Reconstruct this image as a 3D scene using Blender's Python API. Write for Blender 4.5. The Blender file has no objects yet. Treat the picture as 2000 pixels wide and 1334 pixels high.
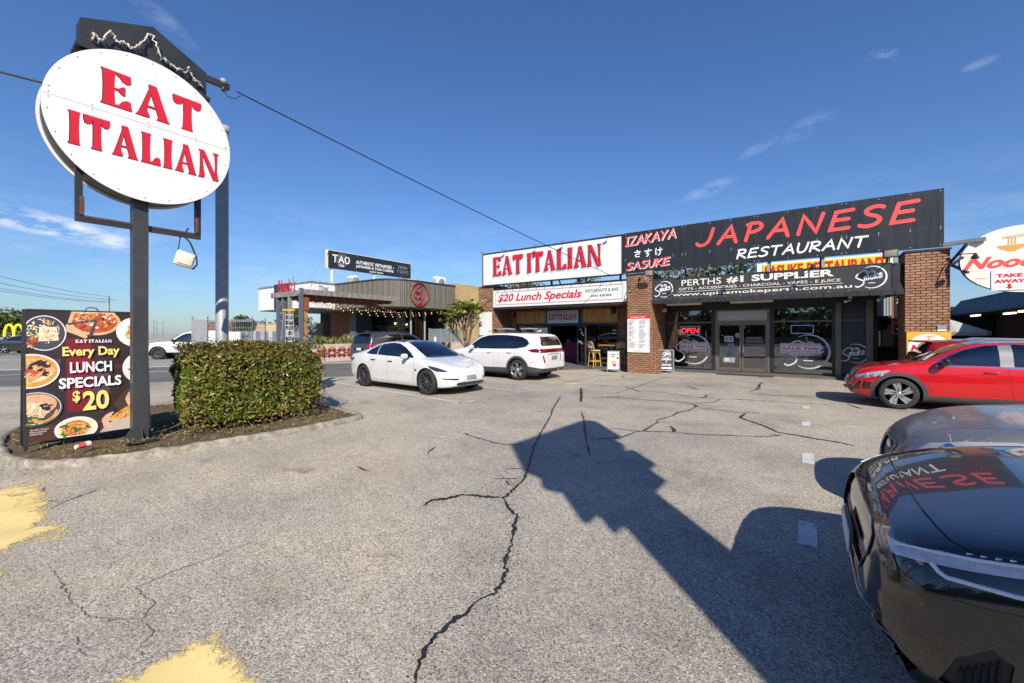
import bpy, bmesh, math, random
import numpy as np
from mathutils import Vector, Matrix, geometry
from mathutils.bvhtree import BVHTree
from mathutils.interpolate import poly_3d_calc
from mathutils import noise as mnoise

SC = bpy.context.scene
COL = SC.collection
R = math.radians
rnd = random.Random(7)

# ------------------------------------------------------------------ camera
cam = bpy.data.cameras.new('camera')
cam.lens = 14.544; cam.sensor_width = 36.0; cam.shift_y = -0.0085
cam.clip_start = 0.05; cam.clip_end = 4000
cam_o = bpy.data.objects.new('camera', cam); COL.objects.link(cam_o)
cam_o.location = (0, 0, 1.65); cam_o.rotation_euler = (R(90), 0, R(35.4))
SC.camera = cam_o

# ------------------------------------------------------------------ sun, sky, exposure
SUN_DIR = Vector((-0.693, 0.72, -0.75)).normalized()          # the way the light travels
sun = bpy.data.lights.new('sun', 'SUN'); sun.energy = 5.0; sun.angle = R(0.5); sun.color = (1.0, 0.92, 0.79)
sun_o = bpy.data.objects.new('sun', sun); COL.objects.link(sun_o)
sun_o.rotation_euler = SUN_DIR.to_track_quat('-Z', 'Y').to_euler(); sun_o.location = (20, -20, 30)

W = bpy.data.worlds.new('World'); SC.world = W; W.use_nodes = True
wn, wl = W.node_tree.nodes, W.node_tree.links
wn.clear()
def wnode(t, **k):
    n = wn.new(t)
    for a, b in k.items(): setattr(n, a, b)
    return n
sky = wnode('ShaderNodeTexSky', sky_type='NISHITA', sun_disc=False)
sky.sun_elevation = math.asin(-SUN_DIR.z)
sky.sun_rotation = math.atan2(-SUN_DIR.x, -SUN_DIR.y)
sky.air_density = 1.25; sky.dust_density = 0.35; sky.ozone_density = 2.6; sky.altitude = 30
bg = wnode('ShaderNodeBackground'); bg.inputs['Strength'].default_value = 0.088
out = wnode('ShaderNodeOutputWorld')
tc = wnode('ShaderNodeTexCoord')
def wmath(op, a, b=None, clamp=False):
    n = wnode('ShaderNodeMath', operation=op, use_clamp=clamp)
    for i, v in enumerate((a, b)):
        if v is None: continue
        if isinstance(v, (int, float)): n.inputs[i].default_value = v
        else: wl.new(v, n.inputs[i])
    return n.outputs[0]
def wdot(vec):
    n = wnode('ShaderNodeVectorMath', operation='DOT_PRODUCT'); wl.new(tc.outputs['Generated'], n.inputs[0]); n.inputs[1].default_value = vec
    return n.outputs['Value']
# wisps of cirrus: each has a direction, a spread and a tilt, broken up by stretched noise
noise = wnode('ShaderNodeTexNoise'); noise.inputs['Scale'].default_value = 9; noise.inputs['Detail'].default_value = 12; noise.inputs['Roughness'].default_value = 0.70
mp = wnode('ShaderNodeMapping'); mp.inputs['Scale'].default_value = (1.0, 1.0, 3.2); mp.inputs['Rotation'].default_value = (0.1, 0.22, 0)
wl.new(tc.outputs['Generated'], mp.inputs[0]); wl.new(mp.outputs[0], noise.inputs['Vector'])
tot = None
FW = Vector((-math.sin(R(35.4)), math.cos(R(35.4)), 0)); RT = Vector((math.cos(R(35.4)), math.sin(R(35.4)), 0)); UP = Vector((0, 0, 1))
for (a, b, sa, sb, tilt, amp) in ((-1.14, .265, .36, .050, -.16, 2.2), (-.98, .235, .24, .04, -.10, .9), (.885, .655, .05, .038, .25, .75), (1.13, .65, .05, .018, .1, .3),
        (.475, .345, .075, .020, .28, .38), (.60, .45, .06, .016, .40, .28), (-.61, .13, .18, .045, 0, .42), (-.85, .76, .10, .03, -.5, .35), (-.60, .11, .2, .035, 0, .3), (-.9, .12, .3, .03, -.05, .25), (.72, .5, .08, .03, .3, .3)):
    c = (FW + RT * a + UP * b).normalized()
    r = c.cross(UP).normalized(); u = r.cross(c)
    r2 = r * math.cos(tilt) + u * math.sin(tilt); u2 = u * math.cos(tilt) - r * math.sin(tilt)
    k = 1 / (1 + a * a)
    dx, dy, dc = wdot(r2), wdot(u2), wdot(c)
    ex = wmath('POWER', wmath('DIVIDE', dx, sa * k), 2); ey = wmath('POWER', wmath('DIVIDE', dy, sb * k), 2)
    e = wmath('SUBTRACT', 1.0, wmath('ADD', ex, ey), True)
    e = wmath('MULTIPLY', e, wmath('GREATER_THAN', dc, 0.0))
    e = wmath('MULTIPLY', e, amp)
    tot = e if tot is None else wmath('MAXIMUM', tot, e)
low = wmath('MULTIPLY', wmath('SUBTRACT', 1.0, wmath('DIVIDE', wmath('ABSOLUTE', wmath('SUBTRACT', wdot((0, 0, 1)), .15)), .15), True), .20)
tot = wmath('MAXIMUM', tot, low)
nz = wmath('MULTIPLY', wmath('SUBTRACT', noise.outputs['Fac'], 0.43), 3.8, True)
mask = wmath('MULTIPLY', wmath('MULTIPLY', tot, nz), 0.85, True)
filt = wnode('ShaderNodeMix', data_type='RGBA', blend_type='MULTIPLY'); filt.inputs['Factor'].default_value = 1; wl.new(sky.outputs[0], filt.inputs[6]); filt.inputs[7].default_value = (.54, .76, 1.14, 1)   # the deep blue of a polarised, clear Perth sky
mixc = wnode('ShaderNodeMix', data_type='RGBA'); wl.new(mask, mixc.inputs['Factor']); wl.new(filt.outputs[2], mixc.inputs[6]); mixc.inputs[7].default_value = (7.5, 8.2, 9.2, 1)
wl.new(mixc.outputs[2], bg.inputs['Color']); wl.new(bg.outputs[0], out.inputs['Surface'])

SC.view_settings.view_transform = 'Standard'; SC.view_settings.look = 'None'
SC.view_settings.exposure = 0.38; SC.view_settings.gamma = 1.0; SC.view_settings.use_curve_mapping = False
SC.render.engine = 'CYCLES'; SC.cycles.max_bounces = 8; SC.cycles.transparent_max_bounces = 12
SC.cycles.caustics_reflective = False; SC.cycles.caustics_refractive = False

# ------------------------------------------------------------------ materials
class NT:
    def __init__(s, name):
        s.m = bpy.data.materials.new(name); s.m.use_nodes = True
        s.n, s.l = s.m.node_tree.nodes, s.m.node_tree.links
        s.b = s.n['Principled BSDF']
    def new(s, t, ins=None, **k):
        n = s.n.new(t)
        for a, b in k.items(): setattr(n, a, b)
        for a, b in (ins or {}).items(): s.put(n.inputs[a], b)
        return n
    def put(s, sock, v):
        if isinstance(v, bpy.types.NodeSocket): s.l.new(v, sock)
        else: sock.default_value = v
    def math(s, op, a, b=0.0, clamp=False):
        n = s.new('ShaderNodeMath', {0: a, 1: b}, operation=op, use_clamp=clamp); return n.outputs[0]
    def mix(s, f, a, b, blend='MIX'):
        n = s.new('ShaderNodeMix', {'Factor': f, 6: a, 7: b}, data_type='RGBA', blend_type=blend); return n.outputs[2]
    def noise(s, scale, detail=4, rough=.55, vec=None):
        n = s.new('ShaderNodeTexNoise', {'Scale': scale, 'Detail': detail, 'Roughness': rough})
        s.l.new(vec or s.obj(), n.inputs['Vector']); return n.outputs['Fac']
    def obj(s):
        if not hasattr(s, '_tc'): s._tc = s.new('ShaderNodeTexCoord')
        return s._tc.outputs['Object']
    def uv(s):
        s.obj(); return s._tc.outputs['UV']
    def ramp(s, f, stops):
        n = s.new('ShaderNodeValToRGB', {0: f}); e = n.color_ramp.elements
        while len(e) < len(stops): e.new(0.5)
        for q, (p, c) in zip(e, stops): q.position = p; q.color = c if len(c) == 4 else (*c, 1)
        return n.outputs[0]
    def bump(s, h, strength=.3, dist=.01):
        n = s.new('ShaderNodeBump', {'Strength': strength, 'Distance': dist, 'Height': h}); s.put(s.b.inputs['Normal'], n.outputs[0])
    def set(s, **k):
        for a, v in k.items():
            s.put(s.b.inputs[{'col': 'Base Color', 'rough': 'Roughness', 'metal': 'Metallic', 'coat': 'Coat Weight', 'ior': 'IOR', 'em': 'Emission Color', 'es': 'Emission Strength', 'spec': 'Specular IOR Level', 'coatr': 'Coat Roughness', 'alpha': 'Alpha', 'tr': 'Transmission Weight', 'sss': 'Subsurface Weight'}[a]], (*v, 1) if isinstance(v, tuple) and len(v) == 3 else v)
        return s
def sc3(c, k): return tuple(min(1, x * k) for x in c)
M = {}
def mat(name, col, rough=.5, metal=0., var=.12, scale=3., bump=0., bscale=40., coat=0., spec=.5, dirt=0.):
    t = NT(name)
    f = t.noise(scale, 5, .6)
    c = t.ramp(f, [(.3, sc3(col, 1 - var)), (.7, sc3(col, 1 + var))])
    if dirt:
        g = t.noise(scale * .7, 8, .72); c = t.mix(t.math('MULTIPLY', t.math('SUBTRACT', g, .5, True), dirt * 6, True), c, (*sc3(col, .35), 1))
    t.set(col=c, metal=metal, coat=coat, spec=spec)
    r = t.math('ADD', rough - .06, t.math('MULTIPLY', t.noise(scale * 2.3, 4), .12), True)
    t.set(rough=r)
    if bump: t.bump(t.noise(bscale, 6, .65), bump, .01)
    M[name] = t.m; return t.m
def paint(name, col, metal=0., rough=.22, flake=.0, coatr=.02):
    t = NT(name)
    f = t.noise(1.6, 5, .65)
    c = t.ramp(f, [(.35, sc3(col, .94)), (.65, sc3(col, 1.05))])
    if flake:
        v = t.new('ShaderNodeTexVoronoi', {'Scale': 900}); t.l.new(t.obj(), v.inputs['Vector'])
        c = t.mix(t.math('MULTIPLY', v.outputs['Distance'], flake), c, (*sc3(col, 2.2), 1))
    dust = t.noise(2.4, 7, .7)
    t.set(col=c, metal=metal, rough=rough, coat=1.0, coatr=t.math('MULTIPLY', dust, coatr * 2))
    M[name] = t.m; return t.m
def brick(name, c1, c2, mortar, bw=.24, bh=.086, ms=.011, bumpk=.6):
    t = NT(name)
    b = t.new('ShaderNodeTexBrick', {'Scale': 1.0, 'Mortar Size': ms, 'Mortar Smooth': .15, 'Bias': -.1, 'Brick Width': bw, 'Row Height': bh, 'Color1': (*c1, 1), 'Color2': (*c2, 1), 'Mortar': (*mortar, 1)})
    t.l.new(t.uv(), b.inputs['Vector'])
    n = t.noise(14, 6, .7, t.uv()); n2 = t.noise(1.3, 5, .6, t.uv())
    c = t.mix(.55, b.outputs['Color'], t.ramp(n, [(.25, (.35, .35, .35)), (.75, (1.35, 1.3, 1.25))]), 'MULTIPLY')
    c = t.mix(.6, c, t.ramp(n2, [(.3, (.72, .72, .74)), (.7, (1.22, 1.2, 1.16))]), 'MULTIPLY')
    t.set(col=c, rough=.85, spec=.25)
    h = t.math('ADD', t.math('MULTIPLY', t.math('SUBTRACT', 1.0, b.outputs['Fac']), 1.0), t.math('MULTIPLY', t.noise(60, 4, .6, t.uv()), .35))
    t.bump(h, bumpk, .012)
    M[name] = t.m; return t.m
def wood(name, c1, c2, board=.1, knots=True, axis='u', rough=.6):
    t = NT(name)
    sx = t.new('ShaderNodeSeparateXYZ'); t.l.new(t.uv(), sx.inputs[0])
    u, v = (sx.outputs[0], sx.outputs[1]) if axis == 'u' else (sx.outputs[1], sx.outputs[0])
    bi = t.math('FLOOR', t.math('DIVIDE', u, board)); fr = t.math('FRACT', t.math('DIVIDE', u, board))
    cv = t.new('ShaderNodeCombineXYZ', {0: t.math('MULTIPLY', u, 26.0), 1: t.math('MULTIPLY', v, 2.2), 2: t.math('MULTIPLY', bi, 7.3)})
    g = t.noise(1.0, 6, .65, cv.outputs[0])
    wn_ = t.new('ShaderNodeTexWhiteNoise', {1: bi}, noise_dimensions='1D')
    c = t.ramp(g, [(.3, c1), (.68, c2)])
    c = t.mix(.5, c, t.ramp(wn_.outputs['Value'], [(0, (.62, .6, .58)), (1, (1.25, 1.22, 1.15))]), 'MULTIPLY')
    if knots:
        k = t.noise(3.2, 3, .5, t.uv()); c = t.mix(t.ramp(k, [(.63, (0, 0, 0)), (.72, (.8, .8, .8))]), c, (*sc3(c1, .45), 1))
    gap = t.math('LESS_THAN', t.math('ABSOLUTE', t.math('SUBTRACT', fr, .5)), .465)
    c = t.mix(gap, (*sc3(c1, .18), 1), c)
    t.set(col=c, rough=rough, spec=.3); t.bump(t.math('ADD', g, gap), .4, .006)
    M[name] = t.m; return t.m
def corrug(name, col, pitch=.09, axis='u', rough=.5, metal=.2, depth=.02, stain=.3):
    t = NT(name)
    sx = t.new('ShaderNodeSeparateXYZ'); t.l.new(t.uv(), sx.inputs[0])
    u = sx.outputs[0 if axis == 'u' else 1]
    w = t.math('SINE', t.math('MULTIPLY', u, 2 * math.pi / pitch))
    st = t.new('ShaderNodeCombineXYZ', {0: t.math('MULTIPLY', sx.outputs[0], 3.0), 1: t.math('MULTIPLY', sx.outputs[1], .5)})
    n = t.noise(1.5, 7, .7, st.outputs[0])
    c = t.ramp(n, [(.3, sc3(col, 1 - stain)), (.7, sc3(col, 1 + stain))])
    t.set(col=c, rough=rough, metal=metal); t.bump(t.math('POWER', t.math('ADD', t.math('MULTIPLY', w, .5), .5), 2.0), 1.0, depth)
    M[name] = t.m; return t.m
def foliage(name, stops, rough=.45, trans=.25):
    t = NT(name)
    g = t.new('ShaderNodeNewGeometry')
    c = t.ramp(g.outputs['Random Per Island'], stops)
    n = t.noise(1.1, 3)
    c = t.mix(.5, c, t.ramp(n, [(.3, (.65, .7, .65)), (.7, (1.25, 1.2, 1.1))]), 'MULTIPLY')
    t.set(col=c, rough=rough, spec=.4)
    tr = t.new('ShaderNodeBsdfTranslucent'); t.l.new(c, tr.inputs[0])
    mx = t.new('ShaderNodeMixShader', {0: trans, 1: t.b.outputs[0], 2: tr.outputs[0]})
    o = [x for x in t.n if x.type == 'OUTPUT_MATERIAL'][0]; t.l.new(mx.outputs[0], o.inputs[0])
    M[name] = t.m; return t.m
def emit(name, col, s):
    t = NT(name); t.set(col=col, em=col, es=s, rough=.4); M[name] = t.m; return t.m
def glassy(name, col, rough=.03, ior=1.5, spec=.6):
    t = NT(name); n = t.noise(.8, 3)
    t.set(col=col, rough=t.math('MULTIPLY', n, rough * 2), ior=ior, spec=spec); M[name] = t.m; return t.m
def clear(name, tint=(.9, .95, .95), f=.9):
    """thin pane: mostly see-through, with a mirror-like skin"""
    t = NT(name); tr = t.new('ShaderNodeBsdfTransparent'); tr.inputs[0].default_value = (*tint, 1)
    gl = t.new('ShaderNodeBsdfGlossy'); gl.inputs['Roughness'].default_value = .02
    fr = t.new('ShaderNodeFresnel', {'IOR': 1.5}); 
    f2 = t.math('ADD', t.math('MULTIPLY', fr.outputs[0], 1.6), 1 - f, True)
    mx = t.new('ShaderNodeMixShader', {0: f2, 1: tr.outputs[0], 2: gl.outputs[0]})
    o = [x for x in t.n if x.type == 'OUTPUT_MATERIAL'][0]; t.l.new(mx.outputs[0], o.inputs[0])
    M[name] = t.m; return t.m

def sheet(name, col, rough, amt, dust):
    """a weathered sign sheet: faint runs down the face and a film of dust"""
    t = NT(name); s_ = t.new('ShaderNodeMapping'); s_.inputs['Scale'].default_value = (7, .55, 1); t.l.new(t.uv(), s_.inputs[0])
    n = t.noise(1.0, 7, .7, s_.outputs[0]); b = t.noise(.7, 5, .6, t.uv())
    c = t.mix(t.ramp(n, [(.42, (0, 0, 0)), (.78, (amt,) * 3)]), (*col, 1), (*dust, 1)); c = t.mix(t.ramp(b, [(.4, (0, 0, 0)), (.75, (amt * .6,) * 3)]), c, (*dust, 1))
    t.set(col=c, rough=t.math('ADD', rough, t.math('MULTIPLY', n, .25))); t.bump(b, .08, .03); M[name] = t.m
sheet('white_sheet', (.75, .75, .745), .28, .18, (.50, .48, .44))
mat('black_metal', (.028, .028, .030), .45, var=.25, dirt=.15)
mat('charcoal_steel', (.045, .046, .050), .42, var=.2, scale=4, bump=.08)
mat('rusty_steel', (.10, .045, .025), .7, var=.4, scale=14, bump=.3)
mat('galvanised', (.30, .31, .32), .55, metal=.25, var=.16, scale=9, dirt=.12)
sheet('black_panel', (.015, .016, .020), .26, .35, (.055, .055, .06))
sheet('smoke_panel', (.040, .040, .042), .26, .35, (.085, .083, .08))
mat('dark_frame', (.022, .023, .026), .4, var=.15)
mat('bronze', (.20, .165, .12), .42, metal=.55, var=.12, scale=5)
mat('red_ink', (.60, .012, .030), .4, var=.05)
mat('coral_ink', (.76, .085, .075), .42, var=.06)
mat('white_ink', (.82, .82, .83), .4, var=.03)
mat('cream_ink', (.80, .76, .68), .4, var=.03)
mat('yellow_ink', (.82, .60, .14), .4, var=.05)
mat('grey_ink', (.22, .22, .24), .4, var=.05)
mat('dim_ink', (.09, .085, .10), .4, var=.05)
mat('black_ink', (.012, .012, .014), .4, var=.1)
mat('green_ink', (.03, .16, .04), .4)
mat('blue_shade', (.34, .48, .56), .4, var=.05)
mat('rubber', (.022, .022, .023), .75, var=.2, scale=20)
mat('arch_black', (.008, .008, .009), .8)
mat('trim_plastic', (.055, .057, .060), .55, var=.1, bump=.05, bscale=200)
mat('gloss_black', (.006, .006, .007), .12, coat=1, var=.1)
mat('alloy', (.62, .63, .65), .25, metal=.85, var=.08)
mat('alloy_dark', (.10, .10, .11), .3, metal=.6, var=.1)
mat('chrome', (.75, .76, .78), .12, metal=1, var=.05)
mat('plate_white', (.62, .63, .64), .4, var=.1, scale=6)
mat('plate_grey', (.22, .22, .23), .4, var=.25, scale=9)
mat('concrete', (.36, .34, .31), .85, var=.15, scale=3, bump=.25, dirt=.2)
mat('concrete_dark', (.10, .10, .105), .8, var=.2, scale=3, bump=.15, dirt=.2)
mat('rattan', (.58, .34, .10), .5, var=.2, scale=25)
mat('rattan_weave', (.55, .46, .33), .6, var=.3, scale=60, bump=.3, bscale=90)
mat('cream_metal', (.72, .66, .50), .5, var=.08, dirt=.1)
mat('ac_white', (.74, .75, .75), .45, var=.06, dirt=.08)
mat('timber_grey', (.22, .20, .19), .8, var=.45, scale=5, bump=.4, bscale=20)
mat('timber_post', (.34, .18, .07), .7, var=.25, scale=8)
mat('timber_red', (.26, .07, .03), .6, var=.3, scale=6)
mat('post_blue', (.10, .115, .14), .5, var=.12)
mat('soffit', (.20, .185, .165), .7, var=.1)
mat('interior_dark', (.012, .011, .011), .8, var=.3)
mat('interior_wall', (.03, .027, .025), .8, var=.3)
mat('red_plastic', (.55, .02, .02), .35)
mat('magenta', (.35, .03, .12), .5)
mat('yellow_paint', (.70, .48, .10), .6)
mat('bark', (.16, .12, .09), .85, var=.35, scale=12, bump=.5)
mat('bark_pale', (.30, .25, .20), .85, var=.3, scale=10, bump=.4)
mat('grey_glaze', (.30, .33, .35), .25, var=.1)
mat('tan_wall', (.46, .34, .22), .8, var=.08)
mat('blue_wall', (.24, .30, .36), .7, var=.1)
mat('pale_wall', (.62, .60, .56), .8, var=.1)
mat('roof_red', (.24, .10, .07), .8, var=.2)
mat('maroon', (.20, .022, .024), .7, var=.25, scale=8)
mat('sand_paint', (.52, .42, .33), .75, var=.12)
mat('cable', (.02, .02, .022), .6)
mat('skin', (.62, .40, .29), .6); mat('hair', (.06, .03, .02), .6); mat('jacket', (.46, .40, .33), .7)
mat('plate_ceramic', (.74, .72, .69), .4); mat('pan_dark', (.06, .06, .075), .4)
brick('brown_brick', (.33, .165, .095), (.45, .26, .165), (.050, .032, .022), .228, .080, .012)
brick('yellow_brick', (.50, .32, .115), (.62, .43, .19), (.42, .36, .27), .24, .086, .010, .4)
brick('dark_brick', (.055, .040, .034), (.085, .060, .050), (.03, .027, .025))
wood('cedar', (.42, .18, .06), (.74, .42, .18), .085)
wood('rust_cladding', (.16, .05, .02), (.30, .11, .05), .4, knots=False)
wood('black_boards', (.016, .016, .017), (.035, .033, .033), .14, knots=False, axis='v')
corrug('olive_cladding', (.155, .142, .115), .12, stain=.28)
corrug('dark_cladding', (.022, .027, .036), .10, stain=.25)
corrug('grey_cladding', (.30, .33, .36), .10, stain=.15)
corrug('soffit_ribs', (.020, .020, .022), .22, axis='u', depth=.04)
glassy('window_dark', (.010, .012, .014), .015)
glassy('window_tint', (.006, .009, .012), .02, 1.55, .8)
glassy('shop_glass', (.007, .007, .008), .01, 1.45, .5)
glassy('lamp_lens', (.35, .37, .40), .05, 1.5, .8)
glassy('lamp_dark', (.03, .035, .045), .04, 1.5, .8)
glassy('tail_lens', (.32, .006, .010), .06, 1.5, .7)
glassy('tail_lens_dark', (.12, .004, .008), .06, 1.5, .7)
clear('clear_pane')
clear('car_glass', (.24, .27, .28), .90)
emit('bulb_warm', (1.0, .66, .32), .6)
emit('neon_red', (1.0, .04, .05), 2.2)
emit('neon_blue', (.25, .45, 1.0), 1.6)
emit('tube_white', (1.0, .86, .60), 2.2)
emit('lit_wall_lamp', (1.0, .55, .15), 8.0)
emit('sign_yellow', (.85, .82, .02), .12)
foliage('hedge_leaf', [(0, (.022, .045, .008)), (.25, (.07, .13, .016)), (.55, (.16, .235, .030)), (.84, (.31, .35, .060)), (.92, (.30, .14, .04)), (1, (.12, .06, .02))], .30, .25)
foliage('hedge_top_leaf', [(0, (.03, .04, .010)), (.3, (.13, .14, .025)), (.6, (.24, .22, .05)), (.8, (.32, .27, .07)), (.9, (.28, .11, .04)), (1, (.16, .06, .03))], .35, .2)
foliage('tree_leaf', [(0, (.020, .036, .010)), (.5, (.055, .085, .022)), (1, (.12, .145, .045))], .5, .2)
foliage('gum_leaf', [(0, (.05, .06, .025)), (.5, (.13, .12, .05)), (1, (.24, .20, .09))], .5, .2)
foliage('frangipani_leaf', [(0, (.12, .18, .02)), (.5, (.28, .34, .05)), (1, (.50, .48, .10))], .4, .3)
foliage('strap_leaf', [(0, (.05, .10, .02)), (.5, (.22, .27, .07)), (1, (.50, .47, .20))], .4, .25)
foliage('palm_leaf', [(0, (.01, .03, .008)), (.6, (.03, .07, .02)), (1, (.07, .12, .04))], .4, .2)
paint('paint_white', (.66, .66, .65), 0, .25)
paint('paint_pearl', (.62, .62, .60), 0, .22)
paint('paint_red', (.60, .006, .010), .15, .25, .05)
paint('paint_maroon', (.28, .008, .016), .3, .25)
paint('paint_black', (.0035, .0038, .0045), 0, .2, 0, .006)
paint('paint_charcoal', (.028, .030, .038), .55, .28, .25)
paint('paint_gunmetal', (.085, .082, .095), .6, .3, .1)
paint('paint_dusk', (.045, .043, .042), .5, .3, .1)

# ------------------------------------------------------------------ mesh builder
class Pl:
    """a plane in the world: a across, b up, d out towards the viewer"""
    def __init__(s, o, r=(1, 0, 0), u=(0, 0, 1)):
        s.o, s.r, s.u = Vector(o), Vector(r).normalized(), Vector(u).normalized(); s.n = s.r.cross(s.u)
    def pt(s, a, b, d=0.): return s.o + s.r * a + s.u * b + s.n * d
class MB:
    def __init__(s): s.v, s.f, s.m, s.sm = [], [], [], []
    def add(s, vs, fs, m=0, smooth=False):
        k = len(s.v); s.v.extend(Vector(p) for p in vs)
        for f in fs: s.f.append([i + k for i in f]); s.m.append(m); s.sm.append(smooth)
    def box(s, x0, x1, y0, y1, z0, z1, m=0, bev=0.):
        if bev > 0: return s.rbox(((x0 + x1) / 2, (y0 + y1) / 2, (z0 + z1) / 2), (x1 - x0, y1 - y0, z1 - z0), bev, m)
        s.add([(x0, y0, z0), (x1, y0, z0), (x1, y1, z0), (x0, y1, z0), (x0, y0, z1), (x1, y0, z1), (x1, y1, z1), (x0, y1, z1)],
              [(0, 3, 2, 1), (4, 5, 6, 7), (0, 1, 5, 4), (1, 2, 6, 5), (2, 3, 7, 6), (3, 0, 4, 7)], m)
    def rbox(s, c, size, bev, m=0, mtx=None, seg=2, smooth=True):
        b = bmesh.new(); bmesh.ops.create_cube(b, size=1)
        for v in b.verts: v.co = Vector((v.co.x * size[0], v.co.y * size[1], v.co.z * size[2]))
        bmesh.ops.bevel(b, geom=b.edges[:] , offset=min(bev, min(size) * .49), segments=seg, affect='EDGES', profile=.5)
        b.verts.index_update()
        T = Matrix.Translation(c) @ (mtx or Matrix())
        s.add([T @ v.co for v in b.verts], [[v.index for v in f.verts] for f in b.faces], m, smooth); b.free()
    def obox(s, pl, a0, a1, b0, b1, d0, d1, m=0):
        P = [pl.pt(a, b, d) for d in (d0, d1) for (a, b) in ((a0, b0), (a1, b0), (a1, b1), (a0, b1))]
        s.add(P, [(3, 2, 1, 0), (4, 5, 6, 7), (0, 1, 5, 4), (1, 2, 6, 5), (2, 3, 7, 6), (3, 0, 4, 7)], m)
    def poly(s, pl, pts, m=0, d=.003):
        P = [pl.pt(a, b, d) for a, b in pts]
        tr = geometry.tessellate_polygon([[Vector((a, b, 0)) for a, b in pts]])
        for t in tr:
            (x0, y0), (x1, y1), (x2, y2) = (pts[i] for i in t)
            if (x1 - x0) * (y2 - y0) - (x2 - x0) * (y1 - y0) < 0: t = (t[0], t[2], t[1])
            s.add([P[i] for i in t], [(0, 1, 2)], m)
    def prism(s, pl, pts, d0, d1, m=0, ms=None):
        n = len(pts); ar = sum(pts[i][0] * pts[(i + 1) % n][1] - pts[(i + 1) % n][0] * pts[i][1] for i in range(n))
        if ar < 0: pts = pts[::-1]
        s.poly(pl, pts, m, d1)
        k = len(s.v); s.add([pl.pt(a, b, d0) for a, b in pts] + [pl.pt(a, b, d1) for a, b in pts], [(i, (i + 1) % n, (i + 1) % n + n, i + n) for i in range(n)], m if ms is None else ms)
        k = len(s.f); s.poly(pl, pts, m, d0)
        for i in range(k, len(s.f)): s.f[i] = s.f[i][::-1]
    def disc(s, pl, a, b, ra, rb, m=0, d=.003, n=40): s.poly(pl, [(a + ra * math.cos(2 * math.pi * i / n), b + rb * math.sin(2 * math.pi * i / n)) for i in range(n)], m, d)
    def ring(s, pl, a, b, ra, rb, w, m=0, d=.003, n=48, t0=0., t1=360.):
        q = [R(t0 + (t1 - t0) * i / n) for i in range(n + 1)]
        P = [pl.pt(a + ra * math.cos(t), b + rb * math.sin(t), d) for t in q] + [pl.pt(a + (ra - w) * math.cos(t), b + (rb - w) * math.sin(t), d) for t in q]
        s.add(P, [(i, i + 1, i + n + 2, i + n + 1) for i in range(n)], m)
    def stroke(s, pl, pts, w, m=0, d=.003, taper=None):
        """a flat brush stroke with round caps and mitred bends"""
        p = [Vector((a, b)) for a, b in pts]; n = len(p); L, Rr = [], []
        for i in range(n):
            t = ((p[i] - p[i - 1]).normalized() if i else Vector((0, 0))) + ((p[i + 1] - p[i]).normalized() if i < n - 1 else Vector((0, 0)))
            t = t.normalized() if t.length > 1e-6 else Vector((1, 0)); nn = Vector((-t.y, t.x))
            c = 1.0
            if 0 < i < n - 1: c = max(.6, abs(nn.dot(Vector((-(p[i] - p[i - 1]).y, (p[i] - p[i - 1]).x)).normalized())))
            hw = (w if taper is None else w * taper[i]) / 2 / c
            L.append(p[i] + nn * hw); Rr.append(p[i] - nn * hw)
        out = []
        def cap(c, a, b):
            r = (a - c).length; t0 = math.atan2((a - c).y, (a - c).x)
            return [c + Vector((math.cos(t0 - math.pi * k / 6), math.sin(t0 - math.pi * k / 6))) * r for k in range(1, 6)]
        tp = lambda q: (q.x, q.y)
        for i in range(n - 1):
            s.add([pl.pt(*tp(q), d) for q in (Rr[i], Rr[i + 1], L[i + 1], L[i])], [(0, 1, 2, 3)], m)
        e = [L[-1]] + cap(p[-1], L[-1], Rr[-1]) + [Rr[-1]]; s.add([pl.pt(*tp(q), d) for q in e[::-1]], [tuple(range(len(e)))], m)
        e = [Rr[0]] + cap(p[0], Rr[0], L[0]) + [L[0]]; s.add([pl.pt(*tp(q), d) for q in e[::-1]], [tuple(range(len(e)))], m)
    def tube(s, path, r, m=0, n=8, caps=True, smooth=True):
        p = [Vector(q) for q in path]; N = len(p); rs = r if isinstance(r, (list, tuple)) else [r] * N
        k = len(s.v); prev = None; V = []
        for i in range(N):
            t = (p[min(i + 1, N - 1)] - p[max(i - 1, 0)]).normalized()
            if prev is None: a = t.orthogonal().normalized()
            else: a = prev - t * prev.dot(t); a = a.normalized() if a.length > 1e-6 else t.orthogonal().normalized()
            prev = a; b = t.cross(a)
            V += [p[i] + (a * math.cos(2 * math.pi * j / n) + b * math.sin(2 * math.pi * j / n)) * rs[i] for j in range(n)]
        F = [(i * n + j, i * n + (j + 1) % n, (i + 1) * n + (j + 1) % n, (i + 1) * n + j) for i in range(N - 1) for j in range(n)]
        s.add(V, F, m, smooth)
        if caps: s.add(V[:n], [tuple(range(n))[::-1]], m); s.add(V[-n:], [tuple(range(n))], m)
    def bar(s, a, b, w, h, m=0, up=(0, 0, 1)):
        a, b = Vector(a), Vector(b); t = (b - a).normalized(); r = t.cross(Vector(up))
        r = r.normalized() if r.length > 1e-5 else Vector((1, 0, 0)); u = r.cross(t)
        V = [q + r * (w / 2 * i) + u * (h / 2 * j) for q in (a, b) for (i, j) in ((-1, -1), (1, -1), (1, 1), (-1, 1))]
        s.add(V, [(0, 1, 2, 3)[::-1], (4, 5, 6, 7), (0, 1, 5, 4), (1, 2, 6, 5), (2, 3, 7, 6), (3, 0, 4, 7)], m)
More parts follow.
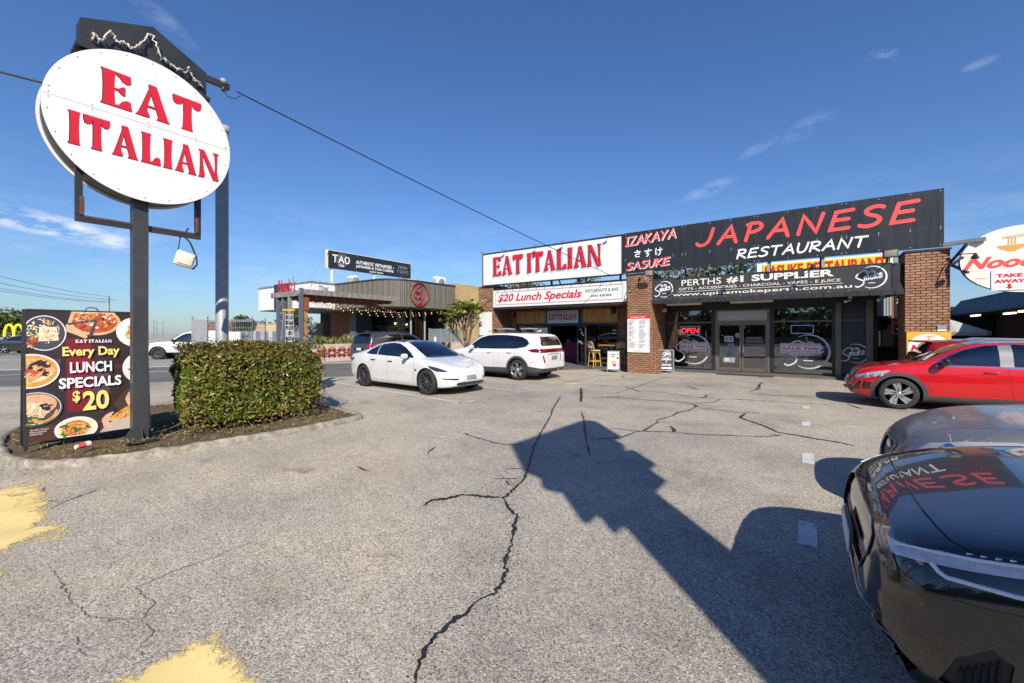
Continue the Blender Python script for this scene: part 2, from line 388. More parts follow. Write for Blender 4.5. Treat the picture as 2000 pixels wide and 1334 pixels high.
    def lathe(s, prof, o, axis=(0, 0, 1), m=0, n=24, smooth=True, caps=True):
        ax = Vector(axis).normalized(); a = ax.orthogonal().normalized(); b = ax.cross(a); o = Vector(o)
        V = [o + ax * h + (a * math.cos(2 * math.pi * j / n) + b * math.sin(2 * math.pi * j / n)) * r for (r, h) in prof for j in range(n)]
        F = [(i * n + j, i * n + (j + 1) % n, (i + 1) * n + (j + 1) % n, (i + 1) * n + j) for i in range(len(prof) - 1) for j in range(n)]
        s.add(V, F, m, smooth)
        if caps:
            if prof[0][0] > 1e-4: s.add(V[:n], [tuple(range(n))[::-1]], m)
            if prof[-1][0] > 1e-4: s.add(V[-n:], [tuple(range(n))], m)
    def ell(s, c, r, m=0, n=16, k=8):
        c = Vector(c); V = [c + Vector((r[0] * math.sin(math.pi * i / k) * math.cos(2 * math.pi * j / n), r[1] * math.sin(math.pi * i / k) * math.sin(2 * math.pi * j / n), r[2] * math.cos(math.pi * i / k))) for i in range(k + 1) for j in range(n)]
        s.add(V, [(i * n + j, (i + 1) * n + j, (i + 1) * n + (j + 1) % n, i * n + (j + 1) % n) for i in range(k) for j in range(n)], m, True)
    def text(s, body, pl, a0, a1, b0, b1, m=0, d=.003, bold=0., shear=0., space=1.):
        """lettering set in Blender's own built-in font, fitted to the rectangle a0..a1, b0..b1"""
        V, F = glyphs(body, bold, shear, space)
        x0, x1 = V[:, 0].min(), V[:, 0].max(); y0, y1 = V[:, 1].min(), V[:, 1].max()
        P = [pl.pt(a0 + (x - x0) / (x1 - x0) * (a1 - a0), b0 + (y - y0) / max(1e-6, y1 - y0) * (b1 - b0), d) for x, y in V]
        s.add(P, F, m)
    def mesh(s, name, mats, inv=None):
        me = bpy.data.meshes.new(name)
        V = [inv @ v for v in s.v] if inv is not None else s.v
        me.from_pydata([tuple(v) for v in V], [], s.f)
        for q in mats: me.materials.append(M[q] if isinstance(q, str) else q)
        if len(mats) > 1: me.polygons.foreach_set('material_index', s.m)
        me.polygons.foreach_set('use_smooth', s.sm)
        uv = me.uv_layers.new(name='uv'); n = len(me.loops)
        if n:
            li = np.empty(n, np.int32); me.loops.foreach_get('vertex_index', li)
            co = np.array([tuple(v) for v in s.v], dtype=np.float32)[li]
            pn = np.empty(len(me.polygons) * 3, np.float32); me.polygons.foreach_get('normal', pn); pn = np.abs(pn.reshape(-1, 3))
            lt = np.empty(len(me.polygons), np.int32); me.polygons.foreach_get('loop_total', lt)
            ax = np.repeat(pn.argmax(1), lt)
            u = np.where(ax == 0, co[:, 1], co[:, 0]); v = np.where(ax == 2, co[:, 1], co[:, 2])
            uv.data.foreach_set('uv', np.stack([u, v], 1).astype(np.float32).ravel())
        me.update(); return me
_gl = {}
def glyphs(body, bold=0., shear=0., space=1.):
    key = (body, bold, shear, space)
    if key in _gl: return _gl[key]
    c = bpy.data.curves.new('lettering', 'FONT'); c.body = body; c.offset = bold; c.shear = shear; c.space_character = space; c.resolution_u = 3; c.align_x = 'CENTER'
    o = bpy.data.objects.new('lettering', c); COL.objects.link(o)
    dg = bpy.context.evaluated_depsgraph_get(); e = o.evaluated_get(dg); me = e.to_mesh()
    V = np.array([v.co[:2] for v in me.vertices]); F = [tuple(p.vertices) for p in me.polygons]
    N = [p.normal.z for p in me.polygons]; F = [f if z > 0 else f[::-1] for f, z in zip(F, N)]
    e.to_mesh_clear(); bpy.data.objects.remove(o); bpy.data.curves.remove(c)
    _gl[key] = (V, F); return V, F

INV = {}
def thing(name, label, cat, loc=(0, 0, 0), rz=0., group=None):
    o = bpy.data.objects.new(name, None); COL.objects.link(o); o.empty_display_size = .3
    o.location = loc; o.rotation_euler = (0, 0, rz); o['label'] = label; o['category'] = cat
    if group: o['group'] = group
    INV[o.name] = (Matrix.Translation(loc) @ Matrix.Rotation(rz, 4, 'Z')).inverted()
    return o
def part(name, mb, parent, mats, label=None, local=False):
    root = parent
    while root.parent: root = root.parent
    inv = None if local else INV[root.name]
    o = bpy.data.objects.new(name, mb.mesh(name, mats if isinstance(mats, (list, tuple)) else [mats], inv)); COL.objects.link(o); o.parent = parent
    if label: o['label'] = label
    return o
def solo(name, mb, mats, label=None, cat=None, group=None, kind=None):
    vs = mb.v; lo = Vector((min(v.x for v in vs), min(v.y for v in vs), min(v.z for v in vs))); hi = Vector((max(v.x for v in vs), max(v.y for v in vs), max(v.z for v in vs)))
    c = Vector(((lo.x + hi.x) / 2, (lo.y + hi.y) / 2, lo.z)) if kind != 'structure' else Vector((0, 0, 0))
    o = bpy.data.objects.new(name, mb.mesh(name, mats if isinstance(mats, (list, tuple)) else [mats], Matrix.Translation(-c))); COL.objects.link(o); o.location = c
    if label: o['label'] = label
    if cat: o['category'] = cat
    if group: o['group'] = group
    if kind: o['kind'] = kind
    return o
def dup(o, loc, rz, label=None):
    r = o.copy(); COL.objects.link(r); r.location = loc; r.rotation_euler = (0, 0, rz)
    if label: r['label'] = label
    def rec(a, b):
        for ch in list(a.children):
            c = ch.copy(); COL.objects.link(c); c.parent = b; rec(ch, c)
    rec(o, r); return r
def leaves(name, P, N, size, mat_, parent=None, aspect=.5, jitter=.6, seed=1, fold=.15, loc=(0, 0, 0)):
    """many leaf-shaped faces: P centres, N facing directions"""
    g = np.random.default_rng(seed); n = len(P); P = np.asarray(P, float); N = np.asarray(N, float) + g.normal(0, jitter, (n, 3))
    N /= np.linalg.norm(N, axis=1, keepdims=True) + 1e-9
    t = g.normal(0, 1, (n, 3)); t -= N * (t * N).sum(1, keepdims=True); t /= np.linalg.norm(t, axis=1, keepdims=True) + 1e-9
    b = np.cross(N, t); s = (size * g.uniform(.6, 1.35, (n, 1)))
    V = np.stack([P - t * s, P + b * s * aspect - N * s * fold, P + t * s * 1.05, P - b * s * aspect - N * s * fold], 1).reshape(-1, 3) - np.array(loc)
    me = bpy.data.meshes.new(name); me.vertices.add(n * 4); me.vertices.foreach_set('co', V.astype(np.float32).ravel())
    me.loops.add(n * 4); me.loops.foreach_set('vertex_index', np.arange(n * 4, dtype=np.int32)); me.polygons.add(n)
    me.polygons.foreach_set('loop_start', np.arange(0, n * 4, 4, dtype=np.int32)); me.polygons.foreach_set('loop_total', np.full(n, 4, np.int32))
    me.materials.append(M[mat_]); me.update(calc_edges=True); me.validate()
    o = bpy.data.objects.new(name, me); COL.objects.link(o)
    if parent: o.parent = parent
    return o
# ================================================================== ground
def asphalt(name, dark, light, stain=.5, coarse=1.0, zone=False):
    t = NT(name); o = t.obj()
    v = t.new('ShaderNodeTexVoronoi', {'Scale': 90 / coarse}); t.l.new(o, v.inputs['Vector'])
    sx = t.new('ShaderNodeSeparateColor', {0: v.outputs['Color']})
    v2 = t.new('ShaderNodeTexVoronoi', {'Scale': 190 / coarse}); t.l.new(o, v2.inputs['Vector'])
    sy = t.new('ShaderNodeSeparateColor', {0: v2.outputs['Color']})
    grain = t.math('ADD', t.math('MULTIPLY', sx.outputs[0], .45), t.math('MULTIPLY', sy.outputs[1], .55))
    c = t.ramp(grain, [(.10, dark), (.34, sc3(light, .68)), (.60, light), (.86, sc3(light, 1.4)), (1.0, sc3(light, 1.95))])
    big = t.noise(.16, 6, .6); mid = t.noise(.9, 7, .65); fine = t.noise(7, 5, .6)
    c = t.mix(1.0, c, t.ramp(big, [(.34, (.76, .765, .79)), (.5, (1, 1, 1)), (.66, (1.17, 1.13, 1.05))]), 'MULTIPLY')
    c = t.mix(1.0, c, t.ramp(mid, [(.30, (.76, .75, .74)), (.5, (1, 1, 1)), (.70, (1.16, 1.12, 1.05))]), 'MULTIPLY')
    c = t.mix(.6, c, t.ramp(fine, [(.3, (.86, .86, .86)), (.7, (1.12, 1.12, 1.1))]), 'MULTIPLY')
    # oil drips and tyre-worn streaks
    oil = t.noise(1.7, 3, .5); c = t.mix(t.ramp(oil, [(.66, (0, 0, 0)), (.78, (stain, stain, stain))]), c, (*sc3(dark, .8), 1))
    rust = t.noise(.55, 5, .6); c = t.mix(t.ramp(rust, [(.56, (0, 0, 0)), (.72, (.30, .30, .30))]), c, (.40, .30, .19, 1))
    spot = t.noise(5.5, 2, .5); c = t.mix(t.ramp(spot, [(.74, (0, 0, 0)), (.80, (stain * .8,) * 3)]), c, (*sc3(dark, .9), 1))
    # dusty worn bands running along the aisle
    st = t.new('ShaderNodeMapping'); st.inputs['Rotation'].default_value = (0, 0, R(-32)); st.inputs['Scale'].default_value = (.35, 2.6, 1); t.l.new(o, st.inputs[0])
    band = t.noise(1.0, 6, .62, st.outputs[0]); c = t.mix(t.ramp(band, [(.55, (0, 0, 0)), (.75, (.25, .25, .25))]), c, (*sc3(light, 1.12), 1))
    if zone:                                                          # an older, coarser, greyer seal by the car park entry
        xy = t.new('ShaderNodeSeparateXYZ'); t.l.new(o, xy.inputs[0])
        k = t.math('SUBTRACT', t.math('ADD', t.math('MULTIPLY', xy.outputs[0], .28), 1.62), xy.outputs[1]); k = t.math('ADD', k, t.math('MULTIPLY', t.math('SUBTRACT', t.noise(.8, 6, .65), .5), 1.6))
        far = t.math('LESS_THAN', xy.outputs[1], 3.0); k = t.math('MULTIPLY', t.math('MULTIPLY', t.math('MULTIPLY', k, 1.0, True), .85), far)
        v3 = t.new('ShaderNodeTexVoronoi', {'Scale': 78}); t.l.new(o, v3.inputs['Vector']); sz = t.new('ShaderNodeSeparateColor', {0: v3.outputs['Color']})
        c3 = t.ramp(t.math('ADD', t.math('MULTIPLY', sz.outputs[0], .8), t.math('MULTIPLY', sy.outputs[1], .2)), [(.10, (.045, .043, .040)), (.36, (.17, .162, .150)), (.7, (.38, .355, .32)), (1, (.66, .62, .57))])
        c = t.mix(k, c, c3)
    t.set(col=c, rough=.86, spec=.3)
    t.bump(t.math('ADD', t.math('MULTIPLY', v.outputs['Distance'], -1.0), t.math('MULTIPLY', v2.outputs['Distance'], -.6)), .55, .006)
    M[name] = t.m
asphalt('asphalt', (.095, .086, .076), (.415, .371, .314), .55, zone=True)
asphalt('asphalt_road', (.04, .04, .04), (.150, .145, .140), .3, .8)
asphalt('asphalt_pale', (.10, .10, .095), (.30, .29, .27), .2, .8)
asphalt('asphalt_coarse', (.030, .032, .033), (.175, .172, .165), .3, 1.5)

g = MB(); g.add([(-900, -900, 0), (900, -900, 0), (900, 900, 0), (-900, 900, 0)], [(0, 1, 2, 3)])
solo('ground', g, 'asphalt', kind='structure')
RD, ND = Vector((.6, .8, 0)), Vector((-.8, .6, 0))
def strip(n0, n1, z, s0=-60, s1=300):
    return [tuple(ND * n + RD * s + Vector((0, 0, z))) for (n, s) in ((n0, s0), (n0, s1), (n1, s1), (n1, s0))][::-1]
g = MB(); g.add(strip(16.8, 23.9, .004), [(0, 1, 2, 3)], 0); solo('side_road', g, 'asphalt_road', kind='structure')
g = MB(); g.add(strip(23.9, 58, .004), [(0, 1, 2, 3)], 0); solo('main_road', g, 'asphalt_pale', kind='structure')
g = MB(); g.add(strip(24.3, 24.5, .008), [(0, 1, 2, 3)]); g.add(strip(21.3, 21.42, .008, -60, -8), [(0, 1, 2, 3)]); solo('road_markings', g, 'white_ink', kind='structure')
g = MB(); P = strip(39.5, 39.9, 0); g.add([Vector(p) for p in P] + [Vector(p) + Vector((0, 0, .16)) for p in P], [(4, 5, 6, 7), (0, 1, 5, 4), (1, 2, 6, 5), (2, 3, 7, 6), (3, 0, 4, 7)]); solo('road_median_kerb', g, 'concrete_dark', kind='structure')

# worn corner of older, coarser seal in the near left
def patch_mat(name, col, edge, nscale, thr, rough=.7, fine=.35):
    """a worn sheet: solid in the middle, breaking up towards its rim"""
    t = NT(name); u = t.uv(); ab = t.new('ShaderNodeVectorMath', operation='ABSOLUTE'); t.l.new(u, ab.inputs[0]); sp = t.new('ShaderNodeSeparateXYZ'); t.l.new(ab.outputs[0], sp.inputs[0]); m = t.new('ShaderNodeMath', {0: sp.outputs[0], 1: sp.outputs[1], 2: .25}, operation='SMOOTH_MAX')
    n = t.noise(nscale, 9, .74); n2 = t.noise(nscale * (7 if fine < .5 else 26), 6, .75)
    k = t.math('SUBTRACT', t.math('ADD', t.math('MULTIPLY', n, 1.0 if fine < .5 else 1.5), t.math('MULTIPLY', n2, fine)), t.math('MULTIPLY', t.math('POWER', m.outputs['Value'], 2.2), edge))
    a = t.math('MULTIPLY', t.math('SUBTRACT', k, thr), 7 if fine > .5 else 14, True)
    c = t.ramp(t.noise(2.2, 5), [(.3, sc3(col, .82)), (.7, sc3(col, 1.1))])
    t.set(col=c, rough=rough, alpha=a); t.bump(n2, .3, .004); M[name] = t.m
patch_mat('yellow_worn', (.79, .60, .24), .66, 3.6, .70, fine=.78)
patch_mat('white_worn', (.56, .55, .53), .08, 7.0, .49)
patch_mat('white_faint', (.52, .50, .47), .10, 5.0, .66)
patch_mat('dust_worn', (.40, .37, .33), .7, 2.0, .25)
def worn(name, quads, m, z):
    """flat sheets whose own coordinates run -1..1, so the wear follows their rims"""
    b = MB()
    for q in quads: b.add([(x, y, z) for x, y in q], [(0, 1, 2, 3)])
    o = solo(name, b, m, kind='structure'); uv = o.data.uv_layers[0].data
    for i in range(len(quads)):
        for j, c in enumerate(((-1, -1), (1, -1), (1, 1), (-1, 1))): uv[i * 4 + j].uv = c
    return o
worn('yellow_paint_patches', [[(-7.3, -.50), (-4.50, -.18), (-4.70, .72), (-7.1, .80)], [(-4.65, .05), (-4.22, .0), (-4.17, .27), (-4.6, .33)], [(-2.74, .26), (-1.98, .34), (-2.06, .96), (-2.68, .97)]], 'yellow_worn', .006)
worn('yellow_kerb_paint', [[(-6.5, 11.75), (-6.2, 11.65), (-5.82, 12.2), (-6.12, 12.32)]], 'yellow_worn', .007)
def line(a, b, w): 
    a, b = Vector(a), Vector(b); t_ = (b - a).normalized(); n = Vector((-t_.y, t_.x)) * w / 2
    return [tuple(a - n), tuple(b - n), tuple(b + n), tuple(a + n)]
worn('parking_lines', [line((-13.2, 7.85), (-10, 7.5), .09), line((-10, 7.5), (-6.62, 7.25), .09), line((-6.68, 7.0), (-6.56, 7.66), .10), line((-11.5, 10.0), (-6.45, 9.6), .08), line((-6.5, 9.35), (-6.38, 10.1), .08),
    line((.01, 3.92), (.01, 4.42), .13), line((.02, 6.4), (.02, 6.95), .13), line((0, 8.9), (0, 9.4), .13), line((0, 11.0), (0, 11.35), .13),
    line((.1, 4.17), (1.6, 4.2), .09), line((.1, 6.67), (1.8, 6.7), .08), line((.1, 9.15), (3.2, 9.2), .06), line((.1, 11.2), (3.0, 11.25), .06)][:9], 'white_worn', .006)
worn('faded_bay_lines', [line((.1, 4.17), (1.6, 4.2), .09), line((.1, 6.67), (1.8, 6.7), .08), line((.1, 9.15), (3.2, 9.2), .06), line((.1, 11.2), (3.0, 11.25), .06), line((-4.9, 4.3), (-4.2, 6.2), .30)], 'white_faint', .0065)

# cracks filled with tar
CR = [
    (0.022, [(-5.19,9.48),(-4.69,8.32),(-4.4,7.67),(-4.2,7.29),(-3.81,6.4),(-3.62,5.96),(-3.37,5.42),(-3.18,5.01),(-2.94,4.56),(-2.72,4.15),(-2.56,3.79),(-2.52,3.59),(-2.47,3.39),(-2.46,3.32),(-2.35,3.21),(-2.21,3.11),(-2.12,3.06),(-2.04,2.91),(-1.95,2.76),(-1.86,2.59),(-1.78,2.44),(-1.78,2.43),(-1.68,2.28),(-1.62,2.15),(-1.6,2.08),(-1.64,1.98),(-1.65,1.92),(-1.63,1.84),(-1.65,1.73),(-1.64,1.65),(-1.64,1.56),(-1.6,1.47),(-1.55,1.39),(-1.5,1.33),(-1.47,1.28)]),
    (0.018, [(-2.46,3.33),(-2.58,3.25),(-2.74,3.19),(-2.86,3.14),(-2.88,3.05),(-2.93,2.95),(-3.0,2.87),(-3.0,2.8),(-2.95,2.71)]),
    (0.010, [(-3.23,5.09),(-3.43,5.04),(-3.6,4.92),(-3.75,4.89),(-3.99,4.94),(-4.28,4.98),(-4.55,5.07),(-4.77,5.09)]),
    (0.007, [(-2.76,4.19),(-2.88,4.12),(-2.98,3.99)]),
    (0.007, [(-2.61,3.88),(-2.75,3.78),(-2.88,3.67)]),
    (0.008, [(-2.74,3.76),(-2.64,3.64),(-2.55,3.66)]),
    (0.007, [(-4.36,7.55),(-4.55,7.42),(-4.63,7.24)]),
    (0.022, [(-3.82,7.88),(-3.38,7.08),(-3.06,6.44),(-2.78,5.9),(-2.59,5.54),(-2.36,5.11)]),
    (0.020, [(-5.49,11.28),(-4.85,9.99),(-4.36,8.95)]),
    (0.022, [(-6.63,12.29),(-6.43,12.68),(-6.39,13.58),(-6.45,14.66),(-6.24,15.46)]),
    (0.024, [(-5.33,14.55),(-5.75,15.31),(-5.75,15.98),(-5.64,16.5)]),
    (0.022, [(-4.1,15.94),(-4.3,15.28),(-4.26,14.1),(-4.2,12.55),(-4.23,11.56),(-4.24,10.82)]),
    (0.018, [(-4.51,12.32),(-4.12,11.91),(-3.76,11.45)]),
    (0.010, [(-3.85,11.74),(-3.19,11.69),(-2.52,11.38),(-1.83,11.3)]),
    (0.020, [(-2.13,11.92),(-2.12,11.55),(-2.16,11.28)]),
    (0.012, [(-4.7,9.72),(-3.98,10.05),(-3.25,10.16),(-2.65,10.32),(-2.24,10.3),(-2.04,10.09),(-1.91,9.82)]),
    (0.024, [(-1.64,11.53),(-1.75,11.29),(-1.77,10.79),(-1.98,10.55),(-2.16,10.3),(-1.99,9.91),(-2.03,9.35),(-2.16,8.97),(-2.16,8.56),(-2.24,8.19),(-2.3,7.94),(-2.23,7.8),(-2.23,7.27),(-2.23,6.9),(-2.31,6.81),(-2.36,6.34),(-2.51,6.12),(-2.74,5.93)]),
    (0.011, [(-1.64,11.53),(-0.9,11.69),(-0.19,11.82),(0.55,11.93)]),
    (0.011, [(-1.9,9.75),(-1.48,9.75),(-1.07,9.68),(-0.77,9.91)]),
    (0.020, [(-1.01,9.64),(-1.05,9.13),(-0.86,8.87),(-0.67,8.64),(-0.52,8.4),(-0.36,8.12),(-0.13,8.09),(0.15,7.96),(0.41,7.91),(0.57,7.79)]),
    (0.010, [(-2.74,6.82),(-2.49,6.84),(-2.23,6.9),(-1.78,7.16),(-1.51,7.17),(-1.07,7.4),(-0.59,7.63),(-0.34,7.89),(-0.49,7.95)]),
    (0.018, [(-1.96,7.58),(-1.87,7.41),(-1.8,7.25),(-1.83,7.12)]),
    (0.018, [(-3.06,13.68),(-2.82,13.32),(-2.56,12.88)]),
    (0.020, [(-1.17,15.99),(-1.22,15.2),(-1.15,14.72),(-1.2,14.18),(-1.09,14.07),(-1.3,13.38)]),
    (0.012, [(-1.33,12.88),(-0.67,12.84),(0.39,13.23)]),
    (0.012, [(0.77,12.38),(0.92,11.84),(1.01,11.64)]),
    (0.006, [(-3.94,15.32),(-2.18,15.09),(-0.69,14.94)]),
    (0.006, [(-5.86,12.07),(-4.49,12.34),(-3.01,13.82),(-1.79,14.47)]),
    (0.012, [(-6.06,1.05),(-5.98,0.89),(-5.89,0.74),(-5.75,0.64)]),
    (0.012, [(-5.91,0.74),(-6.11,0.64),(-6.26,0.6),(-6.47,0.68),(-6.67,0.71)]),
    (0.006, [(-4.29,0.49),(-3.84,0.5),(-3.61,0.51),(-3.41,0.53),(-3.27,0.59),(-3.12,0.7),(-3.23,0.79),(-3.43,0.77),(-3.54,0.77),(-3.56,0.98),(-3.54,1.19),(-3.56,1.4),(-3.47,1.57)]),
    (0.005, [(-3.12,0.7),(-2.93,0.71),(-2.82,0.62),(-2.69,0.63)]),
    (0.005, [(-3.34,0.46),(-3.05,0.45),(-2.91,0.49)]),
    (0.014, [(-4.37,4.25),(-4.28,4.06),(-4.19,3.91)]),
    (0.012, [(-4.54,3.06),(-4.35,3.02),(-4.24,3.02)]),
]
def ribbon(mb, pts, w, seed, z=.005):
    r = random.Random(seed); P = []
    for (a, b) in zip(pts[:-1], pts[1:]):
        a, b = Vector(a), Vector(b); n = max(2, int((b - a).length / .022)); q = Vector((-(b - a).y, (b - a).x)).normalized()
        for i in range(n): P.append(a.lerp(b, i / n) + q * r.gauss(0, .0065 if i else .003))
    P.append(Vector(pts[-1])); N = len(P); V = []
    for i in range(N):
        t_ = (P[min(i + 1, N - 1)] - P[max(i - 1, 0)]).normalized(); n = Vector((-t_.y, t_.x))
        k = min(1, i / 8 + .2, (N - 1 - i) / 8 + .2) * (.72 + .55 * mnoise.noise((i * .09, seed * 3.1, 0)))
        wl_, wr_ = (w * k * r.uniform(.18, .95) for _ in (0, 1))
        V += [P[i] + n * wl_, P[i] - n * wr_]
    mb.add([(p.x, p.y, z) for p in V], [(2 * i + 1, 2 * i + 3, 2 * i + 2, 2 * i) for i in range(N - 1)])
    if w > .012:                                                     # grit spilled along the big ones
        for i in range(int(N * 1.6)):
            p = P[r.randrange(N)] + Vector((r.gauss(0, w * 1.8), r.gauss(0, w * 1.8))); s_ = r.uniform(.003, .008)
            mb.add([(p.x + s_ * math.cos(k * 1.26 + i), p.y + s_ * math.sin(k * 1.26 + i) * .8, z + .001) for k in range(5)], [(0, 1, 2, 3, 4)])
mat('tar', (.018, .018, .019), .6, var=.35, scale=30)
g, g2 = MB(), MB()
for i, (w, p) in enumerate(CR):
    near_left = p[0][0] < -2.6 and p[0][1] < 1.6
    ribbon(g2 if near_left else g, p, w * (1.1 if near_left else 1.35 if w > .02 else 3.0), i)
solo('ground_cracks', g, 'tar', kind='structure'); solo('hairline_cracks', g2, mat('crack_dust', (.15, .12, .09), .9, var=.3, scale=20), kind='structure')

# ================================================================== traffic island: kerb, soil, hedge
out_pts = [(-8.75, .50), (-8.25, .52), (-7.72, .68), (-7.32, 1.0), (-7.08, 1.65), (-6.88, 2.55), (-6.78, 3.6), (-6.82, 4.45), (-6.98, 4.86), (-7.6, 4.98), (-9, 5.0), (-10.6, 4.9), (-11.6, 4.3), (-11.75, 2.9), (-11.5, 1.5), (-10.6, .75), (-9.6, .52)]
def smooth_loop(p, n=5):
    o = []; N = len(p)
    for i in range(N):
        a, b, c, d = (Vector(p[(i + k) % N]) for k in (-1, 0, 1, 2))
        for j in range(n):
            t_ = j / n; o.append(.5 * ((2 * b) + (c - a) * t_ + (2 * a - 5 * b + 4 * c - d) * t_ ** 2 + (3 * b - a - 3 * c + d) * t_ ** 3))
    return o
LP = smooth_loop(out_pts, 8)
def inset(L, d):
    o = []; N = len(L)
    for i in range(N):
        t_ = (L[(i + 1) % N] - L[i - 1]).normalized(); o.append(L[i] + Vector((-t_.y, t_.x)) * d)
    return o
t = NT('kerb_concrete'); n1 = t.noise(7, 8, .72); n2 = t.noise(26, 5, .7)
c = t.ramp(n1, [(.3, (.12, .095, .07)), (.52, (.30, .265, .21)), (.7, (.46, .42, .36))]); c = t.mix(t.ramp(n2, [(.56, (0, 0, 0)), (.66, (.85, .85, .85))]), c, (.13, .11, .085, 1))
t.set(col=c, rough=.9); t.bump(t.math('ADD', n1, n2), .8, .02); M['kerb_concrete'] = t.m
t = NT('soil'); n1 = t.noise(5, 9, .75); n2 = t.noise(40, 5, .7); n3 = t.noise(1.2, 4)
c = t.ramp(t.math('ADD', t.math('MULTIPLY', n1, .6), t.math('MULTIPLY', n2, .4)), [(.3, (.035, .022, .012)), (.5, (.135, .088, .045)), (.72, (.26, .185, .10))])
c = t.mix(t.ramp(n3, [(.52, (0, 0, 0)), (.66, (.35, .35, .35))]), c, (.10, .105, .03, 1)); t.set(col=c, rough=.95); t.bump(t.math('ADD', n1, n2), .9, .03); M['soil'] = t.m
g = MB(); A, B2, C2, D2 = LP, inset(LP, .035), inset(LP, .105), inset(LP, .125); N = len(LP)
rr = random.Random(4)
def lift(L, z, j=.012): return [(p.x + rr.gauss(0, j * .5), p.y + rr.gauss(0, j * .5), z + rr.gauss(0, j * .6)) for p in L]
V = [(p.x, p.y, -.02) for p in A] + lift(inset(LP, .012), .055) + lift(B2, .09, .012) + lift(C2, .09, .012) + lift(D2, .05)
for k in range(4): pass
F = [(k * N + i, k * N + (i + 1) % N, (k + 1) * N + (i + 1) % N, (k + 1) * N + i) for k in range(4) for i in range(N)]
g.add(V, F, 0, True); solo('island_kerb', g, 'kerb_concrete', kind='structure')
# the soil bed: a lumpy grid clipped to the kerb
def inside(p, L):
    x, y = p; r = False; j = len(L) - 1
    for i in range(len(L)):
        xi, yi, xj, yj = L[i][0], L[i][1], L[j][0], L[j][1]
        if (yi > y) != (yj > y) and x < (xj - xi) * (y - yi) / (yj - yi) + xi: r = not r
        j = i
    return r
D3 = inset(LP, .11); g = MB(); st = .06; ids = {}
for i in range(int(5.3 / st)):
    for j in range(int(4.8 / st)):
        x, y = -11.9 + i * st, .35 + j * st
        if inside((x + st / 2, y + st / 2), D3):
            q = []
            for dx, dy in ((0, 0), (1, 0), (1, 1), (0, 1)):
                k = (i + dx, j + dy)
                if k not in ids:
                    px, py = x + dx * st, y + dy * st; h = .062 + .035 * mnoise.noise((px * 2.1, py * 2.1, 0)) + .02 * mnoise.noise((px * 8, py * 8, 3))
                    ids[k] = len(g.v); g.v.append(Vector((px, py, h)))
                q.append(ids[k])
            g.f.append(q); g.m.append(0); g.sm.append(True)
solo('island_soil', g, 'soil', kind='structure')
# leaf litter, grass blades and crumbs on the soil
G_ = np.random.default_rng(5); P = []
while len(P) < 1500:
    x, y = -11.6 + 4.9 * G_.random(), .5 + 4.5 * G_.random()
    if inside((x, y), D3) and G_.random() < (.9 if abs(x + 7.4) < .55 else .35): P.append((x, y, .10 + .03 * G_.random()))
o = leaves('leaf_litter', P, [(0, 0, 1)] * len(P), .022, 'frangipani_leaf', seed=6, jitter=.45); o.data.materials[0] = mat('dry_leaf', (.20, .13, .06), .8, var=.6, scale=9); o['kind'] = 'stuff'
P = []
while len(P) < 900:
    x, y = -11.6 + 4.9 * G_.random(), .5 + 4.5 * G_.random()
    if inside((x, y), D3) and mnoise.noise((x * 1.7, y * 1.7, 9)) > .05: P.append((x, y, .12))
o = leaves('grass', P, [(1, 0, .1)] * len(P), .035, 'strap_leaf', seed=8, aspect=.14, jitter=.8); o['kind'] = 'stuff'

P = []
for i in range(900):                                                 # grit and crumbs washed against the kerb and along the cracks
    if i % 3: p = LP[G_.integers(0, N if False else len(LP))]; x, y = p.x + G_.normal(0, .16), p.y + G_.normal(0, .16)
    else: w, cp = CR[G_.integers(0, 12)]; a, c = Vector(cp[0]), Vector(cp[-1]); k = G_.integers(0, len(cp)); x, y = cp[k][0] + G_.normal(0, .22), cp[k][1] + G_.normal(0, .22)
    if not inside((x, y), LP): P.append((x, y, .008))
o = leaves('grit', P, [(0, 0, 1)] * len(P), .010, 'strap_leaf', seed=12, aspect=.8, jitter=.3); o.data.materials[0] = mat('grit_stone', (.16, .13, .10), .9, var=.6, scale=30); o['kind'] = 'stuff'
